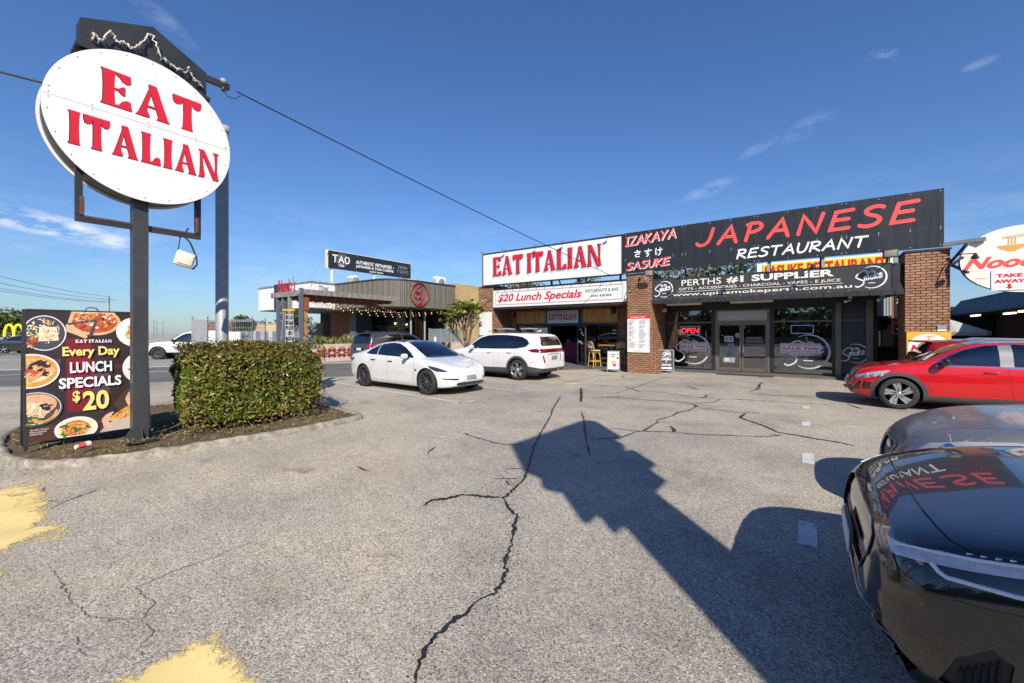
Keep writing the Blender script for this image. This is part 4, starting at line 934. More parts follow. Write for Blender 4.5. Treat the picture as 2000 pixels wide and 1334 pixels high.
armlamp(-3.78, YF + .02, 3.78, 'black arm lamp above the left end of the grey shop sign'); armlamp(-1.92, YF + .02, 3.78, 'black arm lamp in the middle above the grey shop sign'); armlamp(.22, YF + .02, 3.78, 'black arm lamp towards the right above the grey shop sign')
armlamp(3.34, YF + .05, 3.72, 'black arm lamp on the right brick pillar beside the oval sign', .35, .7)
def sidelamp(x, y, z, dx, lab):
    t = thing('goose_lamp', lab, 'sign lamp', (x, y, z), 0, 'lamps beside the white banner'); b = MB()
    b.tube([(x, y, z), (x + dx * .4, y - .2, z + .16), (x + dx * .8, y - .42, z + .12), (x + dx, y - .5, z - .0)], .016, 0, 6); part('arm', b, t, 'charcoal_steel')
    b = MB(); b.lathe([(.03, 0), (.05, .02), (.09, .16), (.0, .10)], (x + dx, y - .5, z), (-dx, .5, -.5), 0, 12); part('lamp_head', b, t, 'chrome')
sidelamp(-6.0, YF, 3.4, .24, 'bullet lamp on the brick pillar at the right end of the white banner'); sidelamp(-13.2, YF, 3.3, -.3, 'bullet lamp on the brick pier at the left end of the white banner')
for x, y, z, lab in ((-12.9, YE - .05, 2.72, 'small alarm box high on the brick beside the restaurant panels'), (-5.03, YB - .5, 2.62, 'small alarm box on the side brick wall by the vape shop')):
    b = MB(); b.rbox((x + .05, y - .05, z), (.22, .12, .16), .02, 0); b.box(x - .02, x + .06, y - .115, y - .111, z - .04, z + .05, 1); solo('alarm_box', b, ['cream_metal', 'yellow_ink'], lab, 'alarm box')
b = MB(); b.rbox((-7.22, YE - .12, 2.66), (.20, .16, .26), .015, 0); solo('speaker', b, 'black_metal', 'small black speaker over the right timber panel', 'speaker')
b = MB(); b.rbox((-12.78, YE - .10, 2.66), (.16, .14, .24), .015, 0); solo('speaker', b, 'black_metal', 'small black speaker over the left timber panel', 'speaker')
for x, y, lab in ((1.20, 17.7, 'white security camera under the awning near the bronze column'), (2.0, 17.5, 'white security camera under the awning by the right brick pillar')):
    t = thing('security_camera', lab, 'camera', (x, y, 2.86), 0, 'security cameras under the awning'); b = MB(); b.lathe([(.07, 0), (.07, -.03), (.03, -.06), (.025, -.1)], (x, y, 2.86), m=0, n=12); part('mount', b, t, 'ac_white')
    b = MB(); b.tube([(x, y, 2.75), (x - .14, y - .12, 2.68)], .045, 0, 10); part('camera_body', b, t, 'ac_white')

# ================================================================== signs on the shop building
def bolts(mb, pl, xs, zs, m, d=.004, r=.012):
    for x in xs:
        for z in zs: mb.disc(pl, x, z, r, r, m, d, 8)
# white billboard
t = thing('white_billboard', 'white rooftop billboard with tall red flared lettering above the restaurant', 'billboard', (-10, YF, 4.1)); P = FPL(YF - .08)
b = MB(); b.obox(P, -13.72, -6.27, 4.12, 5.70, -.06, 0, 0)
for z in (4.66, 5.18): b.obox(P, -13.72, -6.27, z, z + .004, .0005, .001, 1)
part('panel', b, t, ['white_sheet', 'grey_ink'])
b = MB()
for (c0, c1, e0, e1) in ((-13.77, -6.22, 5.70, 5.76), (-13.77, -6.22, 4.06, 4.12), (-13.77, -13.72, 4.12, 5.70), (-6.27, -6.22, 4.12, 5.70)): b.obox(P, c0, c1, e0, e1, -.09, .02)
part('frame', b, t, 'black_metal')
b = MB(); flare_text(b, 'EAT ITALIAN', P, -13.15, -7.25, 4.45, 5.42, 2, .002, .09, .30); flare_text(b, 'EAT ITALIAN', P, -13.10, -7.20, 4.53, 5.48, 1, .006, .09, .30); flare_text(b, 'EAT ITALIAN', P, -13.06, -7.16, 4.55, 5.50, 0, .010, .09, .30); part('lettering', b, t, ['red_ink', 'black_ink', 'blue_shade'])
for x in (-13.1, -9.75, -8.35, -6.4): b = MB(); b.box(x - .04, x + .04, YF + .1, YF + .18, 3.4, 5.6, 0); b.bar((x, YF + .16, 5.0), (x, YF + 1.5, 3.45), .05, .05, 0); part('support_post', b, t, 'charcoal_steel')
for x in (-13.6, -12.2, -10.35, -8.9, -6.75):
    b = MB(); b.tube([(x, YF - .1, 5.74), (x, YF - .22, 5.84), (x, YF - .34, 5.80)], .012, 0, 6); b.rbox((x, YF - .36, 5.78), (.16, .10, .05), .012, 0); part('top_light', b, t, 'galvanised')
# black billboard
t = thing('black_billboard', 'long black rooftop billboard with coral brush lettering over the vape shop', 'billboard', (-1.5, YF, 4.1)); P = FPL(YF - .10)
b = MB(); b.obox(P, -6.18, 3.20, 4.10, 5.77, -.06, 0, 0)
for x in (-3.80, -1.41, .98): b.obox(P, x - .002, x + .002, 4.10, 5.77, .0003, .0012, 1)
b.obox(P, -6.18, 3.20, 4.655, 4.66, .0003, .0010, 1); q = random.Random(4)
bolts(b, P, (-6.1, -5.1, -4.2, -3.86, -3.74, -2.9, -2.2, -1.47, -1.35, -.5, .3, .92, 1.04, 1.8, 2.5, 3.13), (4.16, 4.63, 4.69, 5.71), 2, .003, .010)
part('panel', b, t, ['black_panel', 'dim_ink', 'white_ink'])
b = MB(); brush_text(b, 'IZAKAYA', P, -6.07, -4.10, 5.22, 5.56, .055, 1, .004, .12, .16, .10); brush_text(b, 'IZAKAYA', P, -6.10, -4.13, 5.24, 5.58, .055, 0, .008, .12, .16, .10); part('lettering', b, t, ['coral_ink', 'white_ink'])
b = MB(); brush_text(b, 'SASUKE', P, -6.03, -4.35, 4.22, 4.50, .055, 1, .004, .14, .16, .08); brush_text(b, 'SASUKE', P, -6.06, -4.38, 4.24, 4.52, .055, 0, .008, .14, .16, .08); part('lettering', b, t, ['coral_ink', 'white_ink'])
b = MB(); kana(b, P, -5.72, 4.74, .27, .042, 1, .004); part('lettering', b, t, ['coral_ink', 'white_ink'])
b = MB(); brush_text(b, 'JAPANESE', P, -3.36, 2.55, 4.90, 5.48, .115, 0, .004, .20, .34, .03); part('lettering', b, t, ['coral_ink', 'white_ink'])
b = MB(); brush_text(b, 'RESTAURANT', P, -2.02, 1.48, 4.30, 4.60, .058, 1, .004, .22, .22, .02); part('lettering', b, t, ['coral_ink', 'white_ink'])
for x in (-5.3, -4.0, -1.05, .45, 2.2): b = MB(); b.bar((x, YF + .2, 5.2), (x - .05, YF + 1.6, 3.75), .06, .06, 0); b.box(x - .04, x + .04, YF - .03, YF + .05, 3.76, 5.7, 0); part('support_post', b, t, 'galvanised')
# white banner on the first awning
t = thing('white_banner', 'white banner sign with red italic lunch lettering along the restaurant awning', 'banner', (-9.6, YF - .05, 2.94)); P = FPL(YF - .06)
b = MB(); b.obox(P, -13.08, -6.08, 2.95, 3.80, -.03, 0, 0)
for k, (ins, m) in enumerate(((.13, 1), (.155, 2), (.18, 3))):
    for (c0, c1, e0, e1) in ((-13.08 + ins, -6.08 - ins, 3.80 - ins * .72, 3.80 - ins * .72 + .007), (-13.08 + ins, -6.08 - ins, 2.95 + ins * .72, 2.957 + ins * .72), (-13.08 + ins, -13.073 + ins, 2.96 + ins * .72, 3.80 - ins * .72), (-6.087 - ins, -6.08 - ins, 2.96 + ins * .72, 3.80 - ins * .72)): b.obox(P, c0, c1, e0, e1, .002 + k * .0005, .003 + k * .0005, m)
part('sheet', b, t, ['white_sheet', 'coral_ink', 'green_ink', 'grey_ink'])
b = MB(); b.text('$20 Lunch Specials', P, -12.78, -8.10, 3.10, 3.60, 0, .004, .028, .30); part('lettering', b, t, ['red_ink', 'green_ink', 'black_ink'])
b = MB(); b.text('RISTORANTE & BAR', P, -7.92, -6.40, 3.42, 3.56, 1, .004, .015); part('lettering', b, t, ['red_ink', 'green_ink', 'black_ink'])
b = MB(); b.text('0435 428 845', P, -7.66, -6.72, 3.21, 3.31, 2, .004, .02); part('lettering', b, t, ['red_ink', 'green_ink', 'black_ink'])
b = MB()
for i in range(15): x = -12.8 + i * .465; b.bar((x, YF - .10, 3.72), (x + .04, YF - .02, 3.88), .012, .012, 0)
b.bar((-13.08, YF - .02, 3.87), (-6.08, YF - .02, 3.87), .04, .04, 0); part('lacing', b, t, 'black_metal')
# grey sign on the second awning
t = thing('grey_shop_sign', 'dark grey fascia sign with white capitals and a brush ring mark at each end', 'shop sign', (-1.5, YF, 2.96)); P = FPL(YF + .03)
b = MB(); b.obox(P, -5.03, 2.10, 2.97, 3.76, -.02, 0, 0); bolts(b, P, [-4.9 + i * .5 for i in range(15)], (2.99,), 1, .003, .009)
for (c0, c1, e0, e1) in ((-5.04, 2.11, 3.76, 3.785), (-5.04, 2.11, 2.955, 2.97), (-5.04, -5.03, 2.97, 3.76), (2.10, 2.115, 2.97, 3.76)): b.obox(P, c0, c1, e0, e1, -.02, .012, 2)
part('panel', b, t, ['smoke_panel', 'white_ink', 'charcoal_steel'])
b = MB(); smoke_logo(b, P, -4.60, 3.37, .31, 0, .004, .035); part('lettering', b, t, ['white_ink', 'cream_ink'])
b = MB(); smoke_logo(b, P, 1.62, 3.37, .335, 0, .004, .036); part('lettering', b, t, ['white_ink', 'cream_ink'])
b = MB(); b.text('PERTHS', P, -3.92, -2.54, 3.455, 3.69, 1, .004, .004); part('lettering', b, t, ['white_ink', 'cream_ink'])
b = MB(); b.text('#1 SUPPLIER', P, -2.36, .74, 3.45, 3.70, 1, .004, .035); part('lettering', b, t, ['white_ink', 'cream_ink'])
b = MB(); b.text('GIFTS - ACCESSORIES - CHARCOAL - VAPES - E JUICE', P, -4.02, .90, 3.265, 3.385, 1, .004, .004); part('lettering', b, t, ['white_ink', 'cream_ink'])
b = MB(); b.obox(P, -4.05, .96, 3.225, 3.238, .003, .004, 1); part('lettering', b, t, ['white_ink', 'cream_ink'])
b = MB(); b.text('www.upinsmokeperth.com.au', P, -4.25, 1.18, 3.04, 3.19, 1, .004, .010); part('lettering', b, t, ['white_ink', 'cream_ink'])
# steel restaurant sign above the open door
b = MB(); P = FPL(YE - .05); b.obox(P, -10.78, -9.04, 2.13, 2.78, -.04, .03, 0); flare_text(b, 'EAT ITALIAN', P, -10.69, -9.12, 2.30, 2.58, 2, .033, .09, .30); flare_text(b, 'EAT ITALIAN', P, -10.70, -9.13, 2.31, 2.59, 1, .036, .09, .30); solo('steel_door_sign', b, [mat('brushed_steel', (.50, .51, .53), .35, metal=.55, var=.1, scale=2), 'red_ink', 'black_ink'], 'brushed steel panel with dark red capitals directly above the open restaurant door', 'door sign')
# menu board on the pillar
t = thing('menu_board', 'tall white menu board with a red heading on the brick pillar', 'menu board', (-5.6, YF - .02, .84)); P = FPL(YF - .03)
b = MB(); b.obox(P, -6.04, -5.13, .85, 2.22, -.02, 0, 0); b.obox(P, -6.04, -5.13, 2.22, 2.36, -.02, .0, 1); part('board', b, t, ['white_sheet', mat('menu_red', (.62, .03, .02), .4)])
b = MB(); b.text('EAT ITALIAN', P, -5.92, -5.55, 2.265, 2.31, 1, .004, .015); b.text('menu', P, -5.5, -5.3, 2.27, 2.31, 1, .004); q = random.Random(12)
for col in (0, 1):
    x0 = -5.99 + col * .44; z = 2.16
    while z > .98:
        head = q.random() < .10; b.obox(P, x0, x0 + (q.uniform(.08, .14) if head else q.uniform(.16, .33)), z, z + (.016 if head else .008), .002, .0026, 0)
        if not head: b.obox(P, x0 + .375, x0 + .395, z, z + .009, .002, .0026, 0)
        z -= .022 if q.random() < .85 else .055
b.obox(P, -5.95, -5.2, .91, .917, .002, .0026, 0); b.obox(P, -5.75, -5.4, .885, .891, .002, .0026, 0); part('print', b, t, ['grey_ink', 'white_ink'])
# blank poster on the left pier
b = MB(); b.obox(FPL(YF - .01), -14.02, -13.2, 1.52, 2.72, -.005, .03, 0); solo('blank_panel', b, 'white_sheet', 'blank white panel on the left brick pier behind the small tree', 'panel')
# yellow light box low on the right pillar
def noodle_bowl(mb, pl, a, b_, s, m, d=.004):
    mb.poly(pl, [(a - s, b_), (a + s, b_ + .05 * s), (a + .72 * s, b_ - .36 * s), (a + .35 * s, b_ - .50 * s), (a + .3 * s, b_ - .6 * s), (a - .28 * s, b_ - .6 * s), (a - .33 * s, b_ - .50 * s), (a - .72 * s, b_ - .34 * s)], m, d)
    for x in (-.22, .0, .22): mb.obox(pl, a + x * s, a + (x + .08) * s, b_ + .06 * s, b_ + .80 * s, d, d + .001, m)
    mb.stroke(pl, [(a - .55 * s, b_ + .72 * s), (a + 1.0 * s, b_ + .84 * s)], .07 * s, m, d + .002); mb.stroke(pl, [(a - .5 * s, b_ + .84 * s), (a + 1.0 * s, b_ + 1.02 * s)], .06 * s, m, d + .002)
t = thing('yellow_light_box', 'yellow light box with a white oval and noodle bowl low on the right brick pillar', 'sign', (2.88, YF - .1, .7)); P = FPL(YF - .12)
b = MB(); b.obox(P, 2.42, 3.34, .72, 1.68, -.12, 0, 0); part('box', b, t, mat('amber_panel', (.76, .44, .06), .35, var=.05))
b = MB(); b.disc(P, 2.88, 1.22, .43, .40, 0, .003); noodle_bowl(b, P, 2.90, 1.44, .13, 1, .006); b.text('Noodle', P, 2.49, 3.28, 1.08, 1.30, 2, .006, .06, .30); part('artwork', b, t, ['white_ink', mat('bowl_orange', (.66, .32, .08), .4), 'red_ink'])
b = MB(); b.obox(FPL(YF - .01), 3.08, 3.26, 1.76, 1.86, 0, .015, 0); b.obox(FPL(YF - .01), 3.08, 3.26, 1.70, 1.745, 0, .012, 1); solo('street_number_plate', b, ['blue_wall', 'white_ink'], 'tiny blue and white plate on the right pillar above the yellow box', 'plate')
# oval sign on its bracket
t = thing('oval_noodle_sign', 'white oval sign with orange bowl and red script on a steel bracket', 'sign', (4.62, YF - .2, 2.7)); P = FPL(YF - .25)
b = MB(); ring = [(4.64 + 1.16 * math.cos(2 * math.pi * i / 64), 3.60 + .88 * math.sin(2 * math.pi * i / 64)) for i in range(64)]; b.prism(P, ring, -.16, 0, 0, 1); b.obox(P, 3.53, 5.75, 3.335, 3.34, .001, .002, 2); part('face', b, t, [mat('cream_face', (.78, .74, .66), .4, var=.05, dirt=.04), 'black_metal', 'grey_ink'])
b = MB(); noodle_bowl(b, P, 4.42, 3.97, .27, 0, .004); b.text('Noodle', P, 3.54, 5.24, 3.38, 3.70, 1, .004, .04, .40); b.stroke(P, [(3.76, 3.12), (3.98, 3.13)], .012, 1, .004); part('artwork', b, t, ['bowl_orange', 'coral_ink'])
b = MB(); b.obox(P, 4.06, 4.72, 2.78, 3.32, .004, .02, 0); b.text('TAKE', P, 4.15, 4.61, 3.12, 3.22, 1, .023, .05); b.text('AWAY', P, 4.11, 4.66, 2.97, 3.07, 1, .023, .05); b.obox(P, 4.355, 4.41, 2.87, 2.95, .022, .024, 1); b.poly(P, [(4.31, 2.87), (4.455, 2.87), (4.383, 2.81)], 1, .023); bolts(b, P, (4.10, 4.39, 4.68), (2.82, 3.28), 2, .022, .010); part('take_away_panel', b, t, ['white_sheet', 'red_ink', 'black_ink'])
b = MB(); b.bar((3.2, YF - .05, 4.16), (3.95, YF - .35, 4.18), .12, .10, 0); b.bar((3.34, YF + .1, 3.62), (3.60, YF - .33, 4.10), .05, .05, 1); b.bar((3.34, YF + .1, 3.62), (3.62, YF - .33, 3.30), .06, .06, 1); b.bar((3.34, YF + .1, 3.55), (3.55, YF - .3, 3.75), .05, .05, 0); part('bracket', b, t, ['galvanised', 'charcoal_steel'])
# conduit and wires on the middle pillar
b = MB(); b.tube([(-5.55, YF - .03, 3.95), (-5.5, YF - .06, 3.80), (-5.62, YF - .05, 3.62), (-5.75, YF - .03, 3.45)], .014, 0, 6); b.ell((-5.5, YF - .06, 3.86), (.05, .05, .05), 0, 8, 5); solo('conduit', b, 'black_metal', 'short black conduit on the brick pillar above the menu board', 'conduit')

# ------------------------------------------------------------------ things on the pavement outside
def aframe(name, lab, cat, cx, cy, w, h, face, rz=0.):
    """a folding sign: two leaning leaves; face(mb, plane, w, h) draws on the front leaf; returns the thing"""
    t = thing(name, lab, cat, (cx, cy, 0), rz); r = Matrix.Rotation(rz, 3, 'Z')
    X_ = r @ Vector((1, 0, 0)); Yv = r @ Vector((0, 1, 0)); sp = h * .17
    P = Pl(Vector((cx, cy, 0)) - Yv * sp - X_ * w / 2, X_, Yv * sp * .93 + Vector((0, 0, h)))
    Q = Pl(Vector((cx, cy, 0)) + Yv * sp + X_ * w / 2, -X_, -Yv * sp * .93 + Vector((0, 0, h)))
    return t, P, Q
t, P, Q = aframe('pavement_sign', 'white folding pavement sign with a plate of food standing by the rattan stool', 'pavement sign', -6.58, 16.62, .50, .90, None, R(12))
for pl in (P, Q):
    b = MB()
    for (c0, c1, e0, e1) in ((0, .025, 0, .90), (.475, .50, 0, .90), (.025, .475, .87, .90), (.025, .475, .12, .15)): b.obox(pl, c0, c1, e0, e1, -.02, .012)
    part('frame', b, t, 'galvanised')
    b = MB(); b.obox(pl, .025, .475, .15, .87, -.012, 0); part('board', b, t, 'white_sheet')
b = MB(); b.text('PARMI', P, .13, .33, .72, .78, 0, .003, .05); b.text('& PINT', P, .13, .34, .63, .69, 0, .003, .05); b.text('from bar', P, .14, .28, .575, .60, 1, .003)
for i in range(11):
    z = .19 + i * .058; b.poly(P, [(.03, z), (.06, z + .027), (.03, z + .05)], 2, .003); b.poly(P, [(.065, z + .029), (.095, z + .055), (.065, z + .079)], 2, .003)
b.disc(P, .42, .77, .045, .045, 3, .003, 16); b.disc(P, .42, .77, .030, .030, 4, .004, 16); b.disc(P, .42, .60, .05, .05, 4, .003, 16); b.disc(P, .435, .62, .022, .022, 5, .004, 12); b.disc(P, .27, .36, .155, .105, 7, .003, 24)
q = random.Random(3)
for i in range(46): b.stroke(P, [(a := .27 + q.gauss(0, .06), c := .40 + q.gauss(0, .04)), (a + q.gauss(0, .05), c + q.uniform(.0, .06))], .014, (2, 3, 2, 4)[i % 4], .004 + .0003 * i)
b.disc(P, .31, .30, .07, .05, 6, .019, 16); b.disc(P, .31, .305, .05, .03, 5, .020, 16); b.stroke(P, curve([(.08, .45), (.16, .50), (.3, .53)]), .006, 1, .004); part('print', b, t, ['black_ink', 'grey_ink', 'yellow_ink', mat('food_gold', (.45, .26, .05), .6), mat('food_brown', (.28, .10, .03), .6), 'red_ink', mat('food_purple', (.16, .05, .08), .6), mat('plate_shade', (.60, .60, .62), .5)])
b = MB(); pass
t, P, Q = aframe('open_days_sign', 'dark folding pavement sign reading OPEN 7 DAYS at the vape shop corner', 'pavement sign', -4.74, 17.72, .62, .96, None, R(14))
for pl in (P, Q):
    b = MB()
    for (c0, c1, e0, e1) in ((0, .025, 0, .96), (.595, .62, 0, .96), (.025, .595, .93, .96), (.025, .595, .08, .11)): b.obox(pl, c0, c1, e0, e1, -.02, .012)
    part('frame', b, t, 'galvanised')
    b = MB(); b.obox(pl, .025, .595, .11, .93, -.012, 0); part('board', b, t, mat('slate_board', (.045, .05, .062), .5))
b = MB(); smoke_logo(b, P, .32, .77, .14, 0, .003, .020); b.text('OPEN', P, .14, .50, .52, .60, 0, .003, .03); b.text('7', P, .29, .35, .40, .50, 0, .003, .02); b.text('DAYS', P, .16, .50, .29, .37, 0, .003, .03); b.obox(P, .10, .44, .17, .225, .003, .004, 0); b.poly(P, [(.44, .135), (.56, .20), (.44, .26)], 0, .0035); part('print', b, t, 'white_ink')
def stool(x, y, lab, rz=0):
    t = thing('bar_stool', lab, 'bar stool', (x, y, .0), rz); b = MB()
    def L(q): return [Vector((p[0], p[1], p[2])) for p in q]
    legs = [(-.21, -.21), (.21, -.21), (.21, .21), (-.21, .21)]
    for (lx, ly) in legs:
        b = MB(); b.tube(L([(lx, ly, 0), (lx * .86, ly * .86, .40), (lx * .76, ly * .76, .72)]), .019, 0, 8); part('leg', b, t, 'rattan', local=True)
    b = MB()
    for z, k in ((.24, .92), (.28, .90)):
        for i in range(4): (x0, y0), (x1, y1) = legs[i], legs[(i + 1) % 4]; b.tube(L([(x0 * k, y0 * k, z), (x1 * k, y1 * k, z)]), .014, 0, 6)
    for i in range(4):
        (x0, y0), (x1, y1) = legs[i], legs[(i + 1) % 4]; m_ = ((x0 + x1) * .40, (y0 + y1) * .40)
        b.tube(L([(x0 * .92, y0 * .92, .32), (x0 * .66 + m_[0] * .25, y0 * .66 + m_[1] * .25, .58), (m_[0], m_[1], .70), (x1 * .66 + m_[0] * .25, y1 * .66 + m_[1] * .25, .58), (x1 * .92, y1 * .92, .32)]), .011, 0, 6)
    part('stretcher', b, t, 'rattan', local=True)
    b = MB(); b.rbox((0, 0, .745), (.40, .40, .06), .03, 0); part('seat', b, t, 'rattan_weave', local=True)
    b = MB(); b.tube(L([(-.20, .14, .74), (-.205, .2, .92), (-.17, .24, 1.08), (-.08, .26, 1.16), (.08, .26, 1.16), (.17, .24, 1.08), (.205, .2, .92), (.20, .14, .74)]), .018, 0, 8); b.tube(L([(-.20, .14, .86), (-.1, .225, .86), (.1, .225, .86), (.2, .14, .86)]), .013, 0, 6); part('back_frame', b, t, 'rattan', local=True)
    b = MB(); V = []; 
    for i in range(9):
        u = -1 + 2 * i / 8
        for z in (.86, .95, 1.03, 1.10): k = (1 - max(0, (z - .95) / .3) ** 2 * .6); V.append((u * .185 * k, .225 + .02 * (1 - u * u) - .02, z + (.035 * (1 - u * u) if z > 1.05 else 0)))
    b.add(V, [(i * 4 + j, i * 4 + j + 1, i * 4 + j + 5, i * 4 + j + 4) for i in range(8) for j in range(3)], 0, True); part('back_panel', b, t, 'rattan_weave', local=True)
    return t
stool(-7.95, 17.75, 'yellow rattan bar stool with a woven back beside the open glass door', R(150)).location.z = .09
s2 = dup(bpy.data.objects['bar_stool'], (-6.85, 18.02, .10), R(215), 'rattan bar stool half hidden behind the white pavement sign')
t = thing('bar_table', 'high timber topped table against the restaurant window behind the stool', 'table', (-7.35, 17.95, .1)); b = MB(); b.box(-7.75, -6.95, 17.72, 18.22, 1.06, 1.10); part('tabletop', b, t, 'timber_post'); b = MB(); b.box(-7.40, -7.30, 17.92, 18.02, .12, 1.06); b.box(-7.6, -7.1, 17.75, 18.2, .1, .12); part('pedestal', b, t, 'black_metal')
# ================================================================== oval pylon sign on the island
t = thing('oval_pylon_sign', 'white oval sign with flared red capitals on a dark steel post at the kerbed island', 'pylon sign', (-7.95, 1.77, .08))
b = MB(); b.box(-8.035, -7.865, 1.69, 1.86, .06, 3.75, 0)
b.box(-8.13, -7.77, 1.60, 1.95, .07, .10, 0)
for (dx, dy) in ((1, 0), (-1, 0), (0, 1), (0, -1)):
    pl = Pl((-7.95, 1.775, .10), (dx, dy, 0)); b.prism(pl, [(.085, 0), (.17, 0), (.15, .07), (.085, .16)], -.008, .008, 0)
part('post', b, t, 'charcoal_steel')
b = MB(); P = Pl((-7.74, 0, 0), (0, 1, 0)); EL = [(1.83 + 1.035 * math.cos(2 * math.pi * i / 96), 4.57 + 1.03 * math.sin(2 * math.pi * i / 96)) for i in range(96)]
b.prism(P, EL, -.025, 0, 0, 1)
b.obox(P, .81, 2.85, 4.648, 4.652, .0005, .001, 2)
for i in range(22): a = 2 * math.pi * i / 22 + .1; b.disc(P, 1.83 + .985 * math.cos(a), 4.57 + .985 * math.sin(a), .009, .009, 2, .002, 8)
for y in (.86, 1.25, 1.83, 2.4, 2.8):
    for z in (4.62, 4.68): b.disc(P, y, z, .008, .008, 2, .002, 8)
part('face', b, t, ['white_sheet', 'galvanised', 'grey_ink'])
b = MB(); P2 = Pl((-8.20, 0, 0), (0, 1, 0)); b.prism(P2, EL, 0, .025, 0, 1); part('rear_face', b, t, ['white_sheet', 'galvanised'])
b = MB(); E2 = [(1.83 + 1.0 * math.cos(2 * math.pi * i / 96), 4.57 + 1.0 * math.sin(2 * math.pi * i / 96)) for i in range(96)]
b.prism(P, E2, -.434, -.026, 0, 1); part('drum', b, t, ['black_metal', 'black_metal'])
for (s_, a0, a1, b0, b1) in (('EAT', 1.33, 2.46, 4.76, 5.24), ('ITALIAN', 1.03, 2.70, 4.10, 4.53)):
    b = MB(); flare_text(b, s_, P, a0 - .010, a1 - .006, b0 - .008, b1 - .004, 1, .003, .13); flare_text(b, s_, P, a0, a1, b0, b1, 0, .006, .13); part('lettering', b, t, ['red_ink', 'black_ink'])
b = MB(); P = Pl((-7.95, 0, 0), (0, 1, 0)); b.prism(P, [(1.15, 5.30), (1.15, 5.82), (1.90, 6.14), (2.56, 5.80), (2.56, 5.0), (1.9, 4.9)], -.14, .14, 0); b.obox(P, 1.10, 1.28, 5.42, 5.47, -.16, .19, 0); b.obox(P, 2.44, 2.60, 5.36, 5.41, -.16, .19, 0)
part('crown_box', b, t, 'black_metal')
b = MB(); q = random.Random(8); pts = [(1.24, 5.58), (1.27, 5.66), (1.31, 5.56), (1.36, 5.64), (1.41, 5.78), (1.45, 5.70), (1.50, 5.66), (1.56, 5.71), (1.62, 5.68), (1.68, 5.70), (1.74, 5.80), (1.81, 5.97), (1.86, 5.99), (1.89, 5.86), (1.94, 5.71), (2.02, 5.72), (2.08, 5.66), (2.13, 5.63), (2.18, 5.68), (2.23, 5.63), (2.28, 5.75), (2.32, 5.66), (2.36, 5.57), (2.42, 5.58), (2.46, 5.52)]
pa = []
for i in range(len(pts) - 1):
    for k in range(4): f = k / 4; pa.append((-7.76 + q.uniform(-.02, .03), (pts[i][0] * (1 - f) + pts[i + 1][0] * f) * 1.012 + q.gauss(0, .012), pts[i][1] * (1 - f) + pts[i + 1][1] * f + q.gauss(0, .014)))
b.tube(pa, .011, 0, 6)
for i, p in enumerate(pa[::3]): b.tube([p, (p[0] - .05, p[1], p[2] - .01)], .012, 0, 5); b.ell(p, (.018, .018, .018), 0, 6, 4)
part('glass_tubing', b, t, mat('tube_glass', (.55, .52, .46), .15, var=.2))
b = MB(); b.bar((-7.95, 1.12, 3.19), (-7.95, 2.52, 3.19), .07, .085, 0); b.bar((-7.95, 1.155, 3.23), (-7.95, 1.155, 3.86), .08, .07, 0, (0, 1, 0)); b.bar((-7.95, 2.485, 3.23), (-7.95, 2.485, 3.86), .08, .07, 0, (0, 1, 0))
b.bar((-7.905, 1.18, 3.235), (-7.905, 1.18, 3.48), .02, .045, 1, (0, 1, 0)); b.bar((-7.905, 2.46, 3.235), (-7.905, 2.46, 3.48), .02, .045, 1, (0, 1, 0)); b.box(-7.915, -7.908, 1.2, 2.44, 3.205, 3.225, 1); part('hanging_frame', b, t, ['black_metal', 'rusty_steel'])
b = MB(); b.bar((-7.95, 2.5, 5.79), (-7.95, 2.93, 5.79), .07, .09, 0); b.ell((-7.93, 2.84, 5.85), (.05, .05, .05), 1, 10, 6); b.ell((-7.93, 2.84, 5.72), (.035, .035, .05), 0, 8, 5); b.tube([(-7.9, 2.84, 5.70), (-7.88, 2.88, 5.60), (-7.86, 2.98, 5.60), (-7.83, 3.06, 5.68)], .008, 0, 5); part('cable_arm', b, t, ['black_metal', 'concrete'])
t = thing('hanging_floodlight', 'yellowed floodlight dangling on cables under the oval sign frame', 'floodlight', (-7.93, 2.31, 2.8)); mt = Matrix.Rotation(R(-14), 4, 'X') @ Matrix.Rotation(R(90), 4, 'Z')
b = MB(); b.rbox((-7.93, 2.31, 2.80), (.24, .07, .23), .015, 0, mt); part('housing', b, t, 'cream_metal')
b = MB(); b.rbox((-7.886, 2.31, 2.80), (.19, .012, .17), .004, 0, mt); part('lens', b, t, mat('old_lens', (.80, .74, .56), .4, var=.12, scale=9, dirt=.1))
b = MB(); b.tube([(-7.95, 2.26, 3.15), (-7.94, 2.24, 3.0), (-7.93, 2.22, 2.91)], .009, 0, 6); b.tube([(-7.95, 2.36, 3.30), (-7.93, 2.30, 3.16), (-7.93, 2.38, 3.08), (-7.92, 2.46, 2.86), (-7.92, 2.47, 2.74), (-7.93, 2.42, 2.66), (-7.93, 2.36, 2.70)], .014, 0, 6); part('cables', b, t, 'cable')
